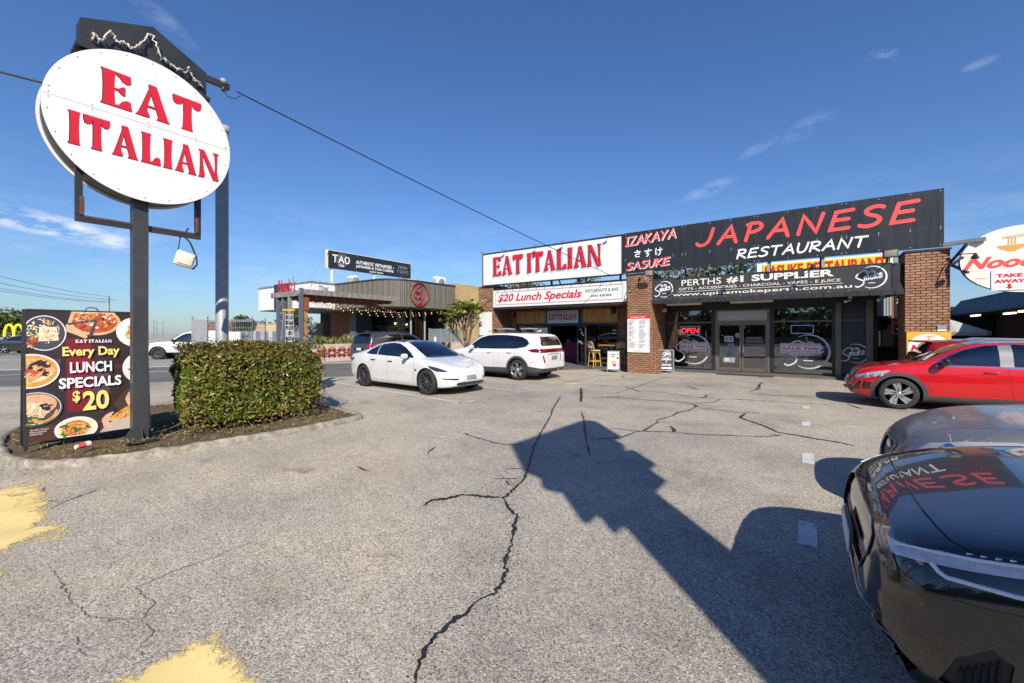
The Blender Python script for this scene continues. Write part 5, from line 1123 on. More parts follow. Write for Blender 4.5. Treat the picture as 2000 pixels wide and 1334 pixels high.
# galvanised pole in the hedge
t = thing('steel_pole', 'tall grey galvanised pole standing in the hedge behind the oval sign', 'pole', (-9.0, 3.2, .08)); b = MB(); b.lathe([(.105, 0), (.105, 5.48), (.0, 5.5)], (-9.0, 3.2, .08), m=0, n=20); part('shaft', b, t, 'galvanised')
b = MB(); b.rbox((-8.93, 3.24, 5.5), (.1, .1, .12), .02, 0); part('cap_fitting', b, t, 'concrete')
def sag(a, c, s, n=24):
    a, c = Vector(a), Vector(c); return [a.lerp(c, i / n) - Vector((0, 0, s * 4 * (i / n) * (1 - i / n))) for i in range(n + 1)]
b = MB(); b.tube(sag((-7.83, 3.0, 5.72), (-6.75, 16.78, 4.08), .06), .012, 0, 5); solo('overhead_cable', b, 'cable', 'black cable strung from the oval sign to the brick shop across the car park', 'cable')
b = MB(); b.tube(sag((-8.1, 1.0, 4.92), (-9.6, -3.5, 5.2), .05), .014, 0, 5); solo('overhead_cable', b, 'cable', 'black cable running left from the back of the oval sign', 'cable')

# ------------------------------------------------------------------ big lunch poster
t = thing('lunch_poster_stand', 'large brown folding poster of pasta, pizza and lunch prices beside the steel sign post', 'poster stand', (-8.6, 1.37, .08))
P = Pl((-8.42, .72, .08), (0, 1, 0), (-.20, 0, 1.9)); Wd, Hd = 1.30, 1.90
Q = Pl((-8.86, 2.02, .08), (0, -1, 0), (.20, 0, 1.9))
for pl, nm in ((P, 'front_board'), (Q, 'rear_board')):
    b = MB(); b.obox(pl, .02, Wd - .02, .10, Hd, -.02, 0, 0); q = random.Random(1)
    if pl is P:
        b.obox(pl, .40, .66, .45, 1.50, .001, .002, 1); b.obox(pl, .66, .84, .50, .98, .001, .0022, 2); b.obox(pl, .02, 1.28, .10, .30, .001, .0018, 3)
        for i in range(14): x = q.uniform(.1, 1.2); z = q.uniform(.35, 1.3); b.obox(pl, x, x + q.uniform(.03, .12), z, z + q.uniform(.02, .16), .0022 + i * 1e-4, .0024 + i * 1e-4, 2 + i % 2)
    part(nm, b, t, [mat('poster_brown', (.040, .024, .022), .35, var=.25, scale=2.5), mat('poster_red', (.20, .012, .016), .35, var=.2), mat('poster_plum', (.10, .045, .055), .35, var=.3), mat('poster_rust', (.075, .028, .018), .35, var=.3)] if pl is P else 'black_metal')
    b = MB()
    for a in (0, Wd - .035): b.obox(pl, a, a + .035, 0, Hd, -.03, .006)
    b.obox(pl, .035, Wd - .035, Hd - .012, Hd + .006, -.03, .006); part('frame', b, t, 'black_metal')
b = MB(); b.tube([P.pt(.60, 1.90, -.01), P.pt(.62, 1.945, -.01), P.pt(.66, 1.955, -.01), P.pt(.72, 1.945, -.01), P.pt(.74, 1.90, -.01)], .008, 0, 6); part('handle', b, t, 'charcoal_steel')
A = [mat(n, c, .4, var=.2, scale=12) for n, c in (('pasta_gold', (.62, .30, .05)), ('tomato', (.50, .07, .02)), ('cheese', (.78, .66, .46)), ('basil', (.06, .16, .02)), ('crust', (.62, .42, .22)), ('olive_dark', (.03, .02, .03)), ('salmon', (.66, .36, .20)))]
FD = ['plate_ceramic', 'pan_dark'] + A + ['skin', 'hair', 'jacket', 'white_ink']
b = MB(); q = random.Random(21); zc = [.0045]
def nd(): zc[0] += .00002; return zc[0]
def clipdisc(a, c, ra, rb, m, x0=.025, x1=1.265):
    pts = [(min(x1, max(x0, a + ra * math.cos(2 * math.pi * i / 36))), max(.11, min(1.885, c + rb * math.sin(2 * math.pi * i / 36)))) for i in range(36)]; b.poly(P, pts, m, nd())
def bits(a, c, ra, rb, n, ms, s=.02, long=1.6):
    for i in range(n):
        r_ = math.sqrt(q.random()); th = q.uniform(0, 6.283); x, z = a + ra * r_ * math.cos(th), c + rb * r_ * math.sin(th)
        if not (.04 < x < 1.25 and .13 < z < 1.87): continue
        an = q.uniform(0, 3.14); l = s * q.uniform(.5, long); k = s * q.uniform(.25, .6); u, v = Vector((math.cos(an), math.sin(an))), Vector((-math.sin(an), math.cos(an))); o_ = Vector((x, z))
        b.poly(P, [tuple(o_ + u * l * math.cos(g_) + v * k * math.sin(g_)) for g_ in [j * 1.047 for j in range(6)]], q.choice(ms), nd())
def noodles(a, c, ra, rb, n, ms, w=.010):
    for i in range(n):
        r_ = q.uniform(.15, .9); th = q.uniform(0, 6.283); ar = q.uniform(.6, 1.8)
        pts = [(max(.04, min(1.25, a + ra * r_ * math.cos(th + ar * j / 5) + q.gauss(0, .003))), max(.13, c + rb * r_ * math.sin(th + ar * j / 5) + q.gauss(0, .003))) for j in range(6)]
        b.stroke(P, pts, w, q.choice(ms), nd())
# pan of lasagne, top left
clipdisc(.20, 1.575, .205, .245, 0); clipdisc(.20, 1.575, .192, .232, 1); bits(.19, 1.60, .15, .18, 150, [4, 4, 2, 5, 1], .016); b.poly(P, [(.14, 1.46), (.15, 1.66), (.31, 1.66), (.33, 1.47)], 4, nd()); bits(.23, 1.56, .08, .09, 60, [4, 4, 5, 2], .014); bits(.08, 1.46, .06, .06, 16, [3, 5, 3], .022); bits(.06, 1.38, .03, .03, 6, [2, 6], .02)
# pizza at the top
cr_ = [(.70 + .28 * math.cos(R(a)) , 1.74 + .20 * math.sin(R(a))) for a in range(-178, 46, 8)]; cr_ = [(x, min(1.885, z)) for x, z in cr_] + [(.92, 1.885), (.46, 1.885)]
b.poly(P, cr_, 6, nd()); b.poly(P, [(.70 + (x - .70) * .86, min(1.883, 1.75 + (z - 1.75) * .82)) for x, z in cr_], 3, nd()); bits(.70, 1.78, .22, .13, 90, [4, 4, 2, 3, 6], .024); bits(.70, 1.76, .2, .12, 16, [5, 7], .022); bits(.70, 1.62, .25, .04, 30, [7, 6], .007)
b.poly(P, [(.41, 1.715), (.71, 1.775), (.71, 1.755), (.43, 1.69)], 1, nd()); b.poly(P, [(.62, 1.52), (.70, 1.765), (.725, 1.76), (.665, 1.52)], 1, nd()); b.poly(P, [(.40, 1.70), (.42, 1.70), (.62, 1.53), (.60, 1.49), (.40, 1.6)], 6, nd())
# braised dish, top right
clipdisc(1.15, 1.59, .225, .23, 0); bits(1.17, 1.58, .13, .15, 90, [2, 3, 6, 2], .032); bits(1.19, 1.6, .08, .1, 30, [2, 5, 4], .02)
# pasta bowl, left middle
clipdisc(.07, 1.055, .265, .235, 0); clipdisc(.07, 1.055, .245, .215, 2); noodles(.07, 1.05, .22, .19, 70, [2, 2, 4, 6], .014); bits(.13, 1.09, .10, .09, 14, [7], .045); bits(.09, 1.03, .06, .05, 10, [8, 3], .04); bits(.25, 1.06, .03, .04, 5, [8], .03)
# salad, right middle
clipdisc(1.20, 1.03, .215, .24, 0); bits(1.19, 1.08, .12, .16, 90, [5, 5, 4], .034); bits(1.18, .92, .1, .07, 20, [3, 4, 8], .03)
# creamy bowl, lower left
clipdisc(.10, .545, .255, .235, 1); clipdisc(.10, .55, .24, .215, 0); clipdisc(.10, .55, .232, .205, 1); clipdisc(.10, .60, .20, .14, 8); bits(.12, .52, .10, .10, 90, [4, 8, 4, 6], .024); bits(.20, .55, .04, .05, 10, [7], .03); bits(.06, .38, .09, .05, 24, [5, 5, 2], .032); b.stroke(P, curve([(.10, .37), (.20, .37), (.27, .43), (.30, .50)]), .028, 2, nd())
# spaghetti plate, bottom
clipdisc(.485, .21, .215, .17, 0); clipdisc(.485, .215, .19, .148, 4); noodles(.48, .22, .155, .12, 90, [2, 3, 3, 2], .011); bits(.48, .23, .13, .10, 40, [4, 3], .010); bits(.37, .25, .03, .03, 3, [5], .035); bits(.50, .21, .03, .02, 3, [5], .038); bits(.36, .15, .02, .02, 2, [5], .036); bits(.60, .22, .02, .02, 2, [5], .034)
# woman with a pizza slice, lower right
b.poly(P, curve([(.88, .50), (.93, .60), (1.0, .70), (1.08, .735), (1.18, .72), (1.24, .64), (1.25, .50), (1.22, .40), (.96, .40), (.90, .44), (.88, .50)], 4)[:-1], 10, nd())
b.poly(P, [(.72, .12), (.78, .20), (.88, .28), (1.0, .34), (1.255, .34), (1.255, .115), (.72, .115)], 11, nd()); b.poly(P, [(1.02, .36), (1.10, .26), (1.20, .36), (1.18, .44), (1.06, .44)], 9, nd())
b.poly(P, curve([(1.0, .58), (1.02, .66), (1.09, .70), (1.16, .67), (1.19, .57), (1.16, .46), (1.10, .42), (1.04, .46), (1.0, .58)], 4)[:-1], 9, nd())
for x in (1.05, 1.13): b.stroke(P, [(x - .02, .585), (x, .592), (x + .02, .585)], .006, 10, nd()); b.stroke(P, [(x - .025, .615), (x, .625), (x + .025, .615)], .006, 10, nd())
b.stroke(P, [(1.09, .57), (1.078, .53), (1.095, .522)], .005, 8, nd()); b.stroke(P, curve([(1.05, .495), (1.09, .475), (1.13, .497)]), .014, 12, nd()); b.stroke(P, curve([(1.05, .495), (1.09, .470), (1.13, .497)]), .005, 3, nd())
b.poly(P, curve([(.99, .60), (1.02, .68), (1.10, .705), (1.04, .65), (1.01, .58), (.985, .48), (.97, .5), (.99, .60)], 4)[:-1], 10, nd())
b.poly(P, [(.80, .285), (.90, .37), (1.03, .455), (1.07, .43), (1.10, .27), (1.0, .275)], 2, nd()); bits(.98, .34, .08, .05, 40, [3, 2, 6, 4], .020); b.stroke(P, [(.82, .275), (1.0, .268), (1.09, .262)], .02, 6, nd())
for i, (x0, z0, x1, z1) in enumerate(((.76, .30, .86, .38), (.755, .28, .84, .345), (.755, .26, .82, .315), (.77, .24, .81, .285))): b.stroke(P, curve([(x0, z0), ((x0 + x1) / 2 - .01, (z0 + z1) / 2 + .012), (x1, z1)]), .028, 9, nd())
b.poly(P, [(.75, .32), (.80, .30), (.86, .16), (.80, .12), (.755, .2)], 9, nd()); b.poly(P, [(.73, .11), (.79, .18), (.86, .16), (.90, .22), (.94, .12)], 11, nd())
part('food_print', b, t, FD)
b = MB(); flare_text(b, 'EAT ITALIAN', P, .49, .87, 1.43, 1.475, 0, .030, .1, .35)
for s_, a0, a1, b0, b1, m in (('Every Day', .36, .955, 1.205, 1.375, 1), ('LUNCH', .43, .865, 1.0, 1.155, 0), ('SPECIALS', .32, .965, .785, .935, 0), ('$', .45, .525, .575, .745, 1), ('20', .55, .825, .45, .73, 1), ('T&C APPLY FOR ANY', .05, .22, .255, .272, 0), ('PUBLIC HOLIDAYS', .05, .20, .225, .242, 0), ('OR FESTIVALS', .05, .165, .195, .212, 0)): b.text(s_, P, a0, a1, b0, b1, m, .030, .03 if m == 1 or len(s_) < 10 else .0)
part('lettering', b, t, ['white_ink', mat('butter_ink', (.82, .66, .20), .4)])
t = thing('paper_cup', 'crushed white paper cup lying on the soil by the kerb', 'paper cup', (-7.76, 1.17, .12)); b = MB(); ax = Vector((-.35, .93, .06)); b.lathe([(.026, 0), (.040, .15)], (-7.78, 1.10, .155), ax, 0, 16, True, False); b.lathe([(.0, .001), (.026, .002)], (-7.78, 1.10, .155), ax, 0, 16); part('cup', b, t, 'cream_ink')
b = MB(); b.lathe([(.0285, .02), (.036, .10)], Vector((-7.78, 1.10, .155)) , ax, 0, 16, True, False); part('red_band', b, t, 'coral_ink')

# ================================================================== pylon sign beside the camera (its shadow lies across the car park)
t = thing('stepped_pylon_sign', 'tall stepped pylon sign on a broad post whose shadow crosses the car park', 'pylon sign', (3.15, -.55, 0)); P = Pl((3.0, 0, 0), (0, 1, 0))
b = MB(); b.box(2.97, 3.03, -.97, -.11, 0, 5.0); part('post', b, t, 'charcoal_steel')
b = MB(); b.obox(P, -1.16, .33, 4.61, 5.01, -.05, 0, 0); b.obox(P, -1.42, .565, 4.905, 5.38, -.06, .01, 0); part('lower_panel', b, t, 'white_sheet')
b = MB(); b.prism(P, [(-.57 + 1.09 * math.cos(2 * math.pi * i / 48), 5.70 + .42 * math.sin(2 * math.pi * i / 48)) for i in range(48)], -.055, .02, 0); part('oval_panel', b, t, 'white_sheet')
b = MB(); b.prism(P, [(-1.62, 5.85), (-1.82, 6.15), (-1.80, 7.05), (.42, 6.92), (.66, 6.82), (.77, 6.68), (.77, 5.80)], -.05, 0, 0); part('upper_panel', b, t, 'black_panel')

# ================================================================== corner restaurant across the car park
XC, YC, ZB, ZT = -23.5, 18.6, 3.54, 5.44
t = thing('corner_restaurant', 'low olive clad corner restaurant with a rounded fascia beyond the parked cars', 'building', (-27, 22, 0))
rad = 2.0; prof = [(-31.0, YC)] + [(-25.6, YC)] + [(XC - rad + rad * math.sin(R(a)), YC + rad - rad * math.cos(R(a))) for a in range(0, 91, 9)] + [(XC, 25.0)]
b = MB(); n = len(prof); V = [(x, y, z) for z in (ZB, ZT) for x, y in prof]; 
# ribs run true round the corner: build them as geometry
def ribbed(prof, z0, z1, pitch=.15, dep=.022):
    P_, L_ = [Vector(p) for p in prof], [0]
    for i in range(1, len(P_)): L_.append(L_[-1] + (P_[i] - P_[i - 1]).length)
    out, s, i = [], 0, 0
    while s < L_[-1] - .001:
        while L_[i + 1] < s: i += 1
        f = (s - L_[i]) / (L_[i + 1] - L_[i]); p = P_[i].lerp(P_[i + 1], f); d_ = (P_[i + 1] - P_[i]).normalized(); nn = Vector((d_.y, -d_.x))
        ph = int(round(s / (pitch / 4))) % 4; out.append(p + nn * (dep if ph in (0, 1) else 0)); s += pitch / 4
    out.append(P_[-1]); return out
rp = ribbed(prof, ZB, ZT); m_ = len(rp); b.add([(p.x, p.y, z) for z in (ZB, ZT) for p in rp], [(i, i + 1, i + 1 + m_, i + m_) for i in range(m_ - 1)], 0)
b.add([(XC, 25.0, ZB), (XC, 25.0, ZT), (-24.2, 25.0, ZT), (-24.2, 25.0, ZB)], [(0, 3, 2, 1)], 0); part('fascia', b, t, 'olive_cladding')
b = MB(); b.tube([(x, y - .0, ZT + .04) for x, y in prof], .07, 0, 6); part('parapet_cap', b, t, 'charcoal_steel')
b = MB(); b.poly(Pl((0, 0, ZB), (1, 0, 0), (0, -1, 0)), [(x, -y) for x, y in prof] + [(-31, -25.0)], 0, 0); part('soffit', b, t, 'soffit')
b = MB(); b.poly(Pl((0, 0, ZT - .25), (1, 0, 0), (0, 1, 0)), [(x, y) for x, y in prof] + [(-31, 25.0)], 0, 0); part('roof', b, t, 'grey_cladding')
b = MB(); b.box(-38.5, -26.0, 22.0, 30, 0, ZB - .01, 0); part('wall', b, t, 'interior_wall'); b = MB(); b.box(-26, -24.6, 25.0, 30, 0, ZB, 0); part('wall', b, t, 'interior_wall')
b = MB(); b.box(XC - 1.2, XC, 25.02, 29.2, 0, 5.72, 0); part('brick_wing', b, t, 'yellow_brick')
b = MB(); Y0 = 21.94
for i, x in enumerate((-30.4, -29.2, -28.3, -27.2, -26.05)): b.box(x - .05, x + .05, Y0 - .06, Y0 + .02, .1, ZB - .02)
for z in (2.6, 2.2): b.box(-30.4, -26.05, Y0 - .05, Y0 + .01, z - .03, z + .03)
for y in (22.3, 23.2, 24.1, 24.9): b.box(-25.98, -25.9, y - .05, y + .05, .1, ZB - .02)
b.box(-25.98, -25.92, 22.0, 25.0, 2.55, 2.62); part('window_frame', b, t, 'dark_frame')
for x0, x1, zz in ((-30.35, -29.25, 3.4), (-29.15, -28.35, 3.4), (-28.25, -27.25, 2.2), (-27.15, -26.1, 3.4)):
    b = MB(); b.box(x0, x1, Y0 - .02, Y0 - .01, .2, zz); part('window', b, t, 'shop_glass')
b = MB(); b.box(-25.95, -25.94, 22.05, 24.95, .2, 3.4); part('window', b, t, 'shop_glass')
b = MB(); b.box(-34.2, -31.0, 20.5, 20.6, 0, ZB - .02, 0); part('timber_wall', b, t, 'rust_cladding')
b = MB(); b.box(-31.0, -30.2, 20.3, 21.9, 0, ZB - .02, 0); part('dark_pier', b, t, 'post_blue')
b = MB(); b.box(-36.4, -35.2, 20.44, 20.5, .1, 2.5, 0); b.box(-36.3, -35.3, 20.40, 20.44, .2, 2.3, 1); part('side_door', b, t, ['timber_red', 'shop_glass'])
for i, (x, y) in enumerate(((-23.75, 20.55), (-23.85, 22.0))):
    b = MB(); b.lathe([(.075, 0), (.075, 2.5)], (x, y, .05), m=0, n=12); b.lathe([(.085, 2.5), (.085, 3.5)], (x, y, .05), m=1, n=12); part('column', b, t, ['galvanised', 'dark_frame'])
# red ring emblem with a rooster drawn in tube
b = MB(); P = Pl((XC + .06, 0, 0), (0, 1, 0)); cy, cz = 21.09, 4.50
def neon(pts, r=.035): b.tube([P.pt(cy + y, cz + z, .03) for y, z in pts], r, 0, 6)
neon([(.83 * math.cos(R(a)), .86 * math.sin(R(a))) for a in range(0, 361, 10)], .045)
neon(curve([(-.10, .45), (-.06, .60), (.06, .66), (.18, .58), (.20, .40), (.10, .22), (.22, -.05), (.20, -.22)])); neon(curve([(-.10, .45), (.02, .42), (.0, .2), (-.10, .18), (-.34, .26), (-.50, .10), (-.50, -.12), (-.36, -.28), (-.26, -.20)])); neon(curve([(-.34, .16), (-.22, .06), (-.02, .10), (.05, -.02), (-.02, -.22), (-.12, -.30)])); neon(curve([(.05, -.12), (.14, -.2), (.05, -.3), (-.03, -.2), (.05, -.12)])); neon([(-.10, -.28), (.04, -.50), (.02, -.66), (-.10, -.70)]); neon([(.32, -.16), (.18, -.42), (.14, -.62), (.24, -.70)]); neon([(-.10, -.70), (.24, -.70)])
part('ring_emblem', b, t, mat('emblem_red', (.40, .02, .03), .35))
# white sign box of the neighbouring takeaway
t2 = thing('white_sign_box', 'white boxed canopy with dark sign panel at the left end of the corner restaurant', 'canopy', (-34, 17.6, 3.5))
b = MB(); b.box(-38.9, -30.4, 16.6, 22, 3.57, 5.44, 0); part('box', b, t2, 'white_sheet')
b = MB(); b.box(-38.95, -30.35, 16.55, 22, 5.44, 5.56, 0); part('cap', b, t2, 'timber_grey')
b = MB(); b.box(-38.8, -30.45, 16.65, 22, 3.50, 3.565, 0); part('underside', b, t2, 'soffit')
P = Pl((0, 16.58, 0)); b = MB(); b.obox(P, -35.9, -33.5, 3.60, 5.62, 0, .08, 0); part('dark_panel', b, t2, 'dark_frame')
b = MB(); b.text('TH', P, -35.75, -34.5, 4.15, 4.75, 0, .085, .03); b.poly(P, [(-35.0, 4.7), (-34.9, 5.2), (-34.5, 5.0), (-34.2, 5.45), (-33.7, 5.1), (-33.6, 4.6), (-34.0, 4.4), (-34.4, 4.6)], 1, .085); b.poly(P, [(-34.9, 4.1), (-34.3, 4.15), (-34.1, 3.75), (-34.45, 3.65)], 1, .085); part('lettering', b, t2, ['white_ink', mat('flame_red', (.62, .035, .01), .4)])
P = Pl((-30.38, 0, 0), (0, 1, 0)); b = MB(); b.text('Thai', P, 17.2, 18.0, 4.95, 5.28, 0, .004, .02, .1); b.text('EXPRESS', P, 17.05, 18.2, 4.55, 4.68, 0, .004); part('lettering', b, t2, 'grey_ink')
# pergola
t = thing('pergola', 'weathered timber pergola with steel posts and string lights in front of the corner restaurant', 'pergola', (-24, 15, 0))
b = MB(); b.box(-22.95, -22.80, 11.85, 18.5, 3.80, 4.10, 0); b.box(-26.2, -22.95, 11.85, 12.0, 3.72, 4.02, 0); part('edge_beam', b, t, 'timber_grey')
b = MB()
for i in range(11): y = 12.3 + i * .58; b.box(-26.3, -22.96, y, y + .07, 3.62, 3.82, 0)
part('rafters', b, t, 'timber_red')
b = MB(); b.box(-26.3, -22.96, 12.0, 18.4, 3.84, 3.88, 0); part('roof_boards', b, t, 'timber_red')
for i, (x, y, m) in enumerate(((-22.88, 11.95, 0), (-24.1, 11.95, 1), (-24.9, 12.0, 0), (-25.55, 12.0, 0))):
    b = MB(); b.box(x - .09, x + .09, y - .09, y + .09, 0, 3.78 + (.36 if i == 0 else 0), m); part('post', b, t, ['post_blue', 'galvanised'])
b = MB(); b.box(-22.86, -22.72, 12.1, 12.24, 0, 3.6, 0); b.box(-22.9, -22.66, 12.06, 12.30, 2.9, 3.62, 1)
for z in (.5, 1.5, 2.3): b.box(-22.86, -22.60, 12.1, 12.26, z, z + .05, 0)
part('timber_post', b, t, ['timber_post', 'timber_red'])
b = MB(); q = random.Random(6)
for k in range(7):
    y0 = 12.3 + k * .9; pts = sag((-22.9 - k * .1, y0, 3.5), (-25.6 - q.random(), y0 + 4.5, 3.45), .28, 12)
    b.tube(pts, .008, 1, 4)
    for p in pts[1:-1]: b.ell(p - Vector((0, 0, .05)), (.022, .022, .03), 0, 6, 4)
for k in range(3):
    pts = sag((-22.95, 12.3 + k * .2, 3.5 - k * .06), (-23.9, 24.0, 3.42), .35 + .12 * k, 34); b.tube(pts, .008, 1, 4)
    for p in pts[2:-1:2]: b.ell(p - Vector((0, 0, .05)), (.026, .026, .036), 0, 6, 4)
part('string_lights', b, t, ['bulb_warm', 'cable'])
t = thing('red_letter_sign', 'red letters standing on top of the pergola front beam', 'letter sign', (-24.6, 12.0, 4.0)); P = Pl((0, 11.9, 0)); b = MB(); V, F = glyphs('Nando\'s', .03, .15, 1.0)
b.text("Nando's", P, -25.35, -23.40, 4.06, 4.80, 0, .03, .0, .12); b.text("Nando's", P, -25.33, -23.38, 4.04, 4.78, 1, .0, .0, .12)
part('letters', b, t, [mat('sign_red', (.56, .015, .04), .4), 'maroon']); b = MB(); b.bar((-25.3, 11.95, 4.04), (-23.4, 11.95, 4.04), .05, .04); part('rail', b, t, 'timber_grey')
t = thing('step_ladder', 'aluminium step ladder with a yellow top under the pergola', 'ladder', (-23.3, 11.45, 0)); b = MB()
for y, dz in ((11.18, 0), (11.72, 0)): b.bar((-23.0, y, .05), (-23.2, y + (.06 if y < 11.4 else -.06), 2.85), .03, .06, 0); b.bar((-23.75, y, .05), (-23.3, y + (.06 if y < 11.4 else -.06), 2.85), .03, .05, 0)
part('frame', b, t, 'galvanised'); b = MB()
for i in range(9): z = .3 + i * .29; x = -23.0 - .2 * z / 2.85; b.box(x - .05, x + .03, 11.2 + .06 * z / 2.85, 11.7 - .06 * z / 2.85, z, z + .035)
part('steps', b, t, 'ac_white'); b = MB(); b.box(-23.36, -23.12, 11.18, 11.72, 2.85, 2.95); part('top_tray', b, t, mat('ladder_yellow', (.75, .45, .02), .4))
# planter with strap leaves
t = thing('patterned_planter', 'long sand coloured planter with a maroon zigzag pattern and strappy plants', 'planter', (-22.3, 14.9, 0)); P = Pl((-22.28, 0, 0), (0, 1, 0))
b = MB(); b.box(-22.9, -22.28, 12.4, 17.3, 0, 1.0, 0)
for i in range(8):
    y = 12.5 + i * .62
    for dz in (.62, .32): b.poly(P, [(y, dz), (y + .14, dz + .16), (y + .31, dz + .07), (y + .48, dz + .16), (y + .62, dz), (y + .48, dz - .13), (y + .31, dz - .03), (y + .14, dz - .13)], 1, .004)
    b.poly(P, [(y + .1, .86), (y + .31, .74), (y + .52, .86), (y + .31, .80)], 1, .004); b.poly(P, [(y - .2, .48), (y, .42), (y + .2, .48), (y, .54)], 1, .0045)
part('box', b, t, ['sand_paint', 'maroon'])
G_ = np.random.default_rng(3); V, F = [], []
b = MB()
for i in range(420):
    y = G_.uniform(12.45, 17.2); x = G_.uniform(-22.85, -22.35); h = G_.uniform(.28, .55); a = G_.uniform(0, 6.28); w = .035; d_ = np.array([math.cos(a), math.sin(a)]) * G_.uniform(.08, .3)
    o_ = Vector((x, y, .98)); pe = Vector((-d_[1], d_[0], 0)).normalized() * w; m1 = o_ + Vector((d_[0] * .35, d_[1] * .35, h * .7)); e = o_ + Vector((d_[0], d_[1], h))
    b.add([o_ - pe, o_ + pe, m1 + pe * .9, m1 - pe * .9, e], [(0, 1, 2, 3), (3, 2, 4)])
o = part('plants', b, t, 'strap_leaf')
# rooftop sign
t = thing('rooftop_cafe_sign', 'long black rooftop sign with white capitals on cream posts above the corner restaurant', 'rooftop sign', (-31, 22.6, 5.3)); P = Pl((-31, 0, 0), (0, 1, 0))
b = MB(); b.obox(P, 18.35, 26.8, 6.85, 8.24, -.25, 0, 0); part('panel', b, t, 'black_panel'); b = MB(); b.obox(P, 18.27, 18.35, 6.8, 8.3, -.26, .02, 0); b.obox(P, 18.35, 26.8, 8.24, 8.28, -.26, .01, 0); part('edge_trim', b, t, 'cream_metal')
for y in (18.75, 22.75): b = MB(); b.box(-31.2, -31.08, y - .08, y + .08, 5.0, 6.85); part('post', b, t, 'cream_metal')
b = MB(); b.disc(P, 19.55, 7.6, .62, .62, 2, .002, 6); part('lettering', b, t, ['white_ink', 'grey_ink', 'dim_ink'])
b = MB(); brush_text(b, 'TAO', P, 18.75, 20.25, 7.38, 7.92, .09, 0, .004); part('lettering', b, t, ['white_ink', 'grey_ink', 'dim_ink'])
b = MB(); b.text('Cafe', P, 19.3, 19.75, 7.05, 7.28, 0, .004, .01, .2); part('lettering', b, t, ['white_ink', 'grey_ink', 'dim_ink'])
b = MB(); b.text('AUTHENTIC VIETNAMESE', P, 20.85, 24.55, 7.48, 7.78, 0, .004, .02); part('lettering', b, t, ['white_ink', 'grey_ink', 'dim_ink'])
b = MB(); b.disc(P, 24.75, 7.62, .05, .05, 0, .004, 12); part('lettering', b, t, ['white_ink', 'grey_ink', 'dim_ink'])
b = MB(); b.text('JAPANESE & THAI CUISINE', P, 20.85, 24.75, 7.12, 7.40, 0, .004, .02); part('lettering', b, t, ['white_ink', 'grey_ink', 'dim_ink'])
b = MB(); b.text('SUSHI TRAIN', P, 22.2, 23.6, 6.93, 7.05, 0, .004, .03); part('lettering', b, t, ['white_ink', 'grey_ink', 'dim_ink'])
b = MB(); b.text('OPEN', P, 25.3, 26.35, 7.62, 7.92, 1, .004, .015); part('lettering', b, t, ['white_ink', 'grey_ink', 'dim_ink'])
b = MB(); b.text('7 DAYS', P, 25.15, 26.5, 7.22, 7.52, 1, .004, .015); part('lettering', b, t, ['white_ink', 'grey_ink', 'dim_ink'])
b = MB(); b.text('lunch & dinner', P, 25.4, 26.4, 7.0, 7.12, 2, .004); part('lettering', b, t, ['white_ink', 'grey_ink', 'dim_ink'])
for (y, y2, s_) in ((18.4, 16.2, 0), (21.0, 19.0, 1), (26.6, 28.2, 2)):
    b = MB(); b.tube([(-31.0, y, 8.1 if s_ != 1 else 6.9), (-30.0, y2, 5.5)], .012, 0, 4); part('stay_wire', b, t, 'galvanised')
def acunit(x, y, z, sx, sy, sz, m, lab):
    t = thing('rooftop_cooler', lab, 'air conditioner', (x, y, z), 0, 'rooftop air conditioners'); b = MB(); b.rbox((x, y, z + sz / 2), (sx, sy, sz), .04, 0); part('casing', b, t, m)
    b = MB()
    for i in range(7): b.box(x - sx * .42, x + sx * .42, y - sy / 2 - .014, y - sy / 2 - .002, z + sz * (.12 + .11 * i), z + sz * (.17 + .11 * i))
    part('grille', b, t, 'grey_ink'); b = MB(); b.lathe([(sz * .36, 0), (sz * .34, .02), (.03, .015)], (x + sx / 2 + .001, y, z + sz * .52), (1, 0, 0), 0, 18); part('fan_guard', b, t, 'grey_ink')
acunit(-29.6, 19.6, 5.2, .9, .4, 1.0, 'ac_white', 'white rooftop air conditioner beside the left cream sign post'); acunit(-26.4, 20.9, 5.2, 2.2, 1.0, .55, 'ac_white', 'low white rooftop cooler above the rounded fascia'); acunit(-26.0, 22.3, 5.2, .9, 1.0, .72, 'cream_metal', 'beige louvred rooftop cooler in front of the black rooftop sign'); acunit(-24.2, 23.9, 5.2, .5, 1.05, .95, 'ac_white', 'white rooftop air conditioner at the right end by the yellow brick wall')
# under the canopy: palm, chairs, screens, pendant lamps
t = thing('potted_palm', 'dark green potted palm under the restaurant canopy', 'palm', (-25.6, 20.0, 0)); b = MB(); b.lathe([(.22, 0), (.30, .5), (.27, .5)], (-25.6, 20.0, 0), m=0, n=14); part('pot', b, t, 'concrete_dark')
b = MB(); q = random.Random(14)
for k in range(20):
    a = k * 2.4; ln = q.uniform(1.2, 2.1); el = q.uniform(.5, 1.5); pts = [Vector((-25.6 + math.cos(a) * ln * f, 20.0 + math.sin(a) * ln * f, .6 + el * math.sin(f * 2.1) + .5 * f)) for f in np.linspace(0, 1, 10)]; b.tube(pts, .010, 0, 4)
    for i in range(1, 10):
        d_ = (pts[i] - pts[i - 1]).normalized(); s_ = d_.cross(Vector((0, 0, 1))).normalized()
        for sg in (-1, 1):
            for f in (0, .5): p = pts[i - 1].lerp(pts[i], f); e = p + (s_ * sg + d_ * .7).normalized() * .34 - Vector((0, 0, .10)); w = d_ * .022; b.add([p - w, p + w, e], [(0, 1, 2)])
part('fronds', b, t, 'palm_leaf')
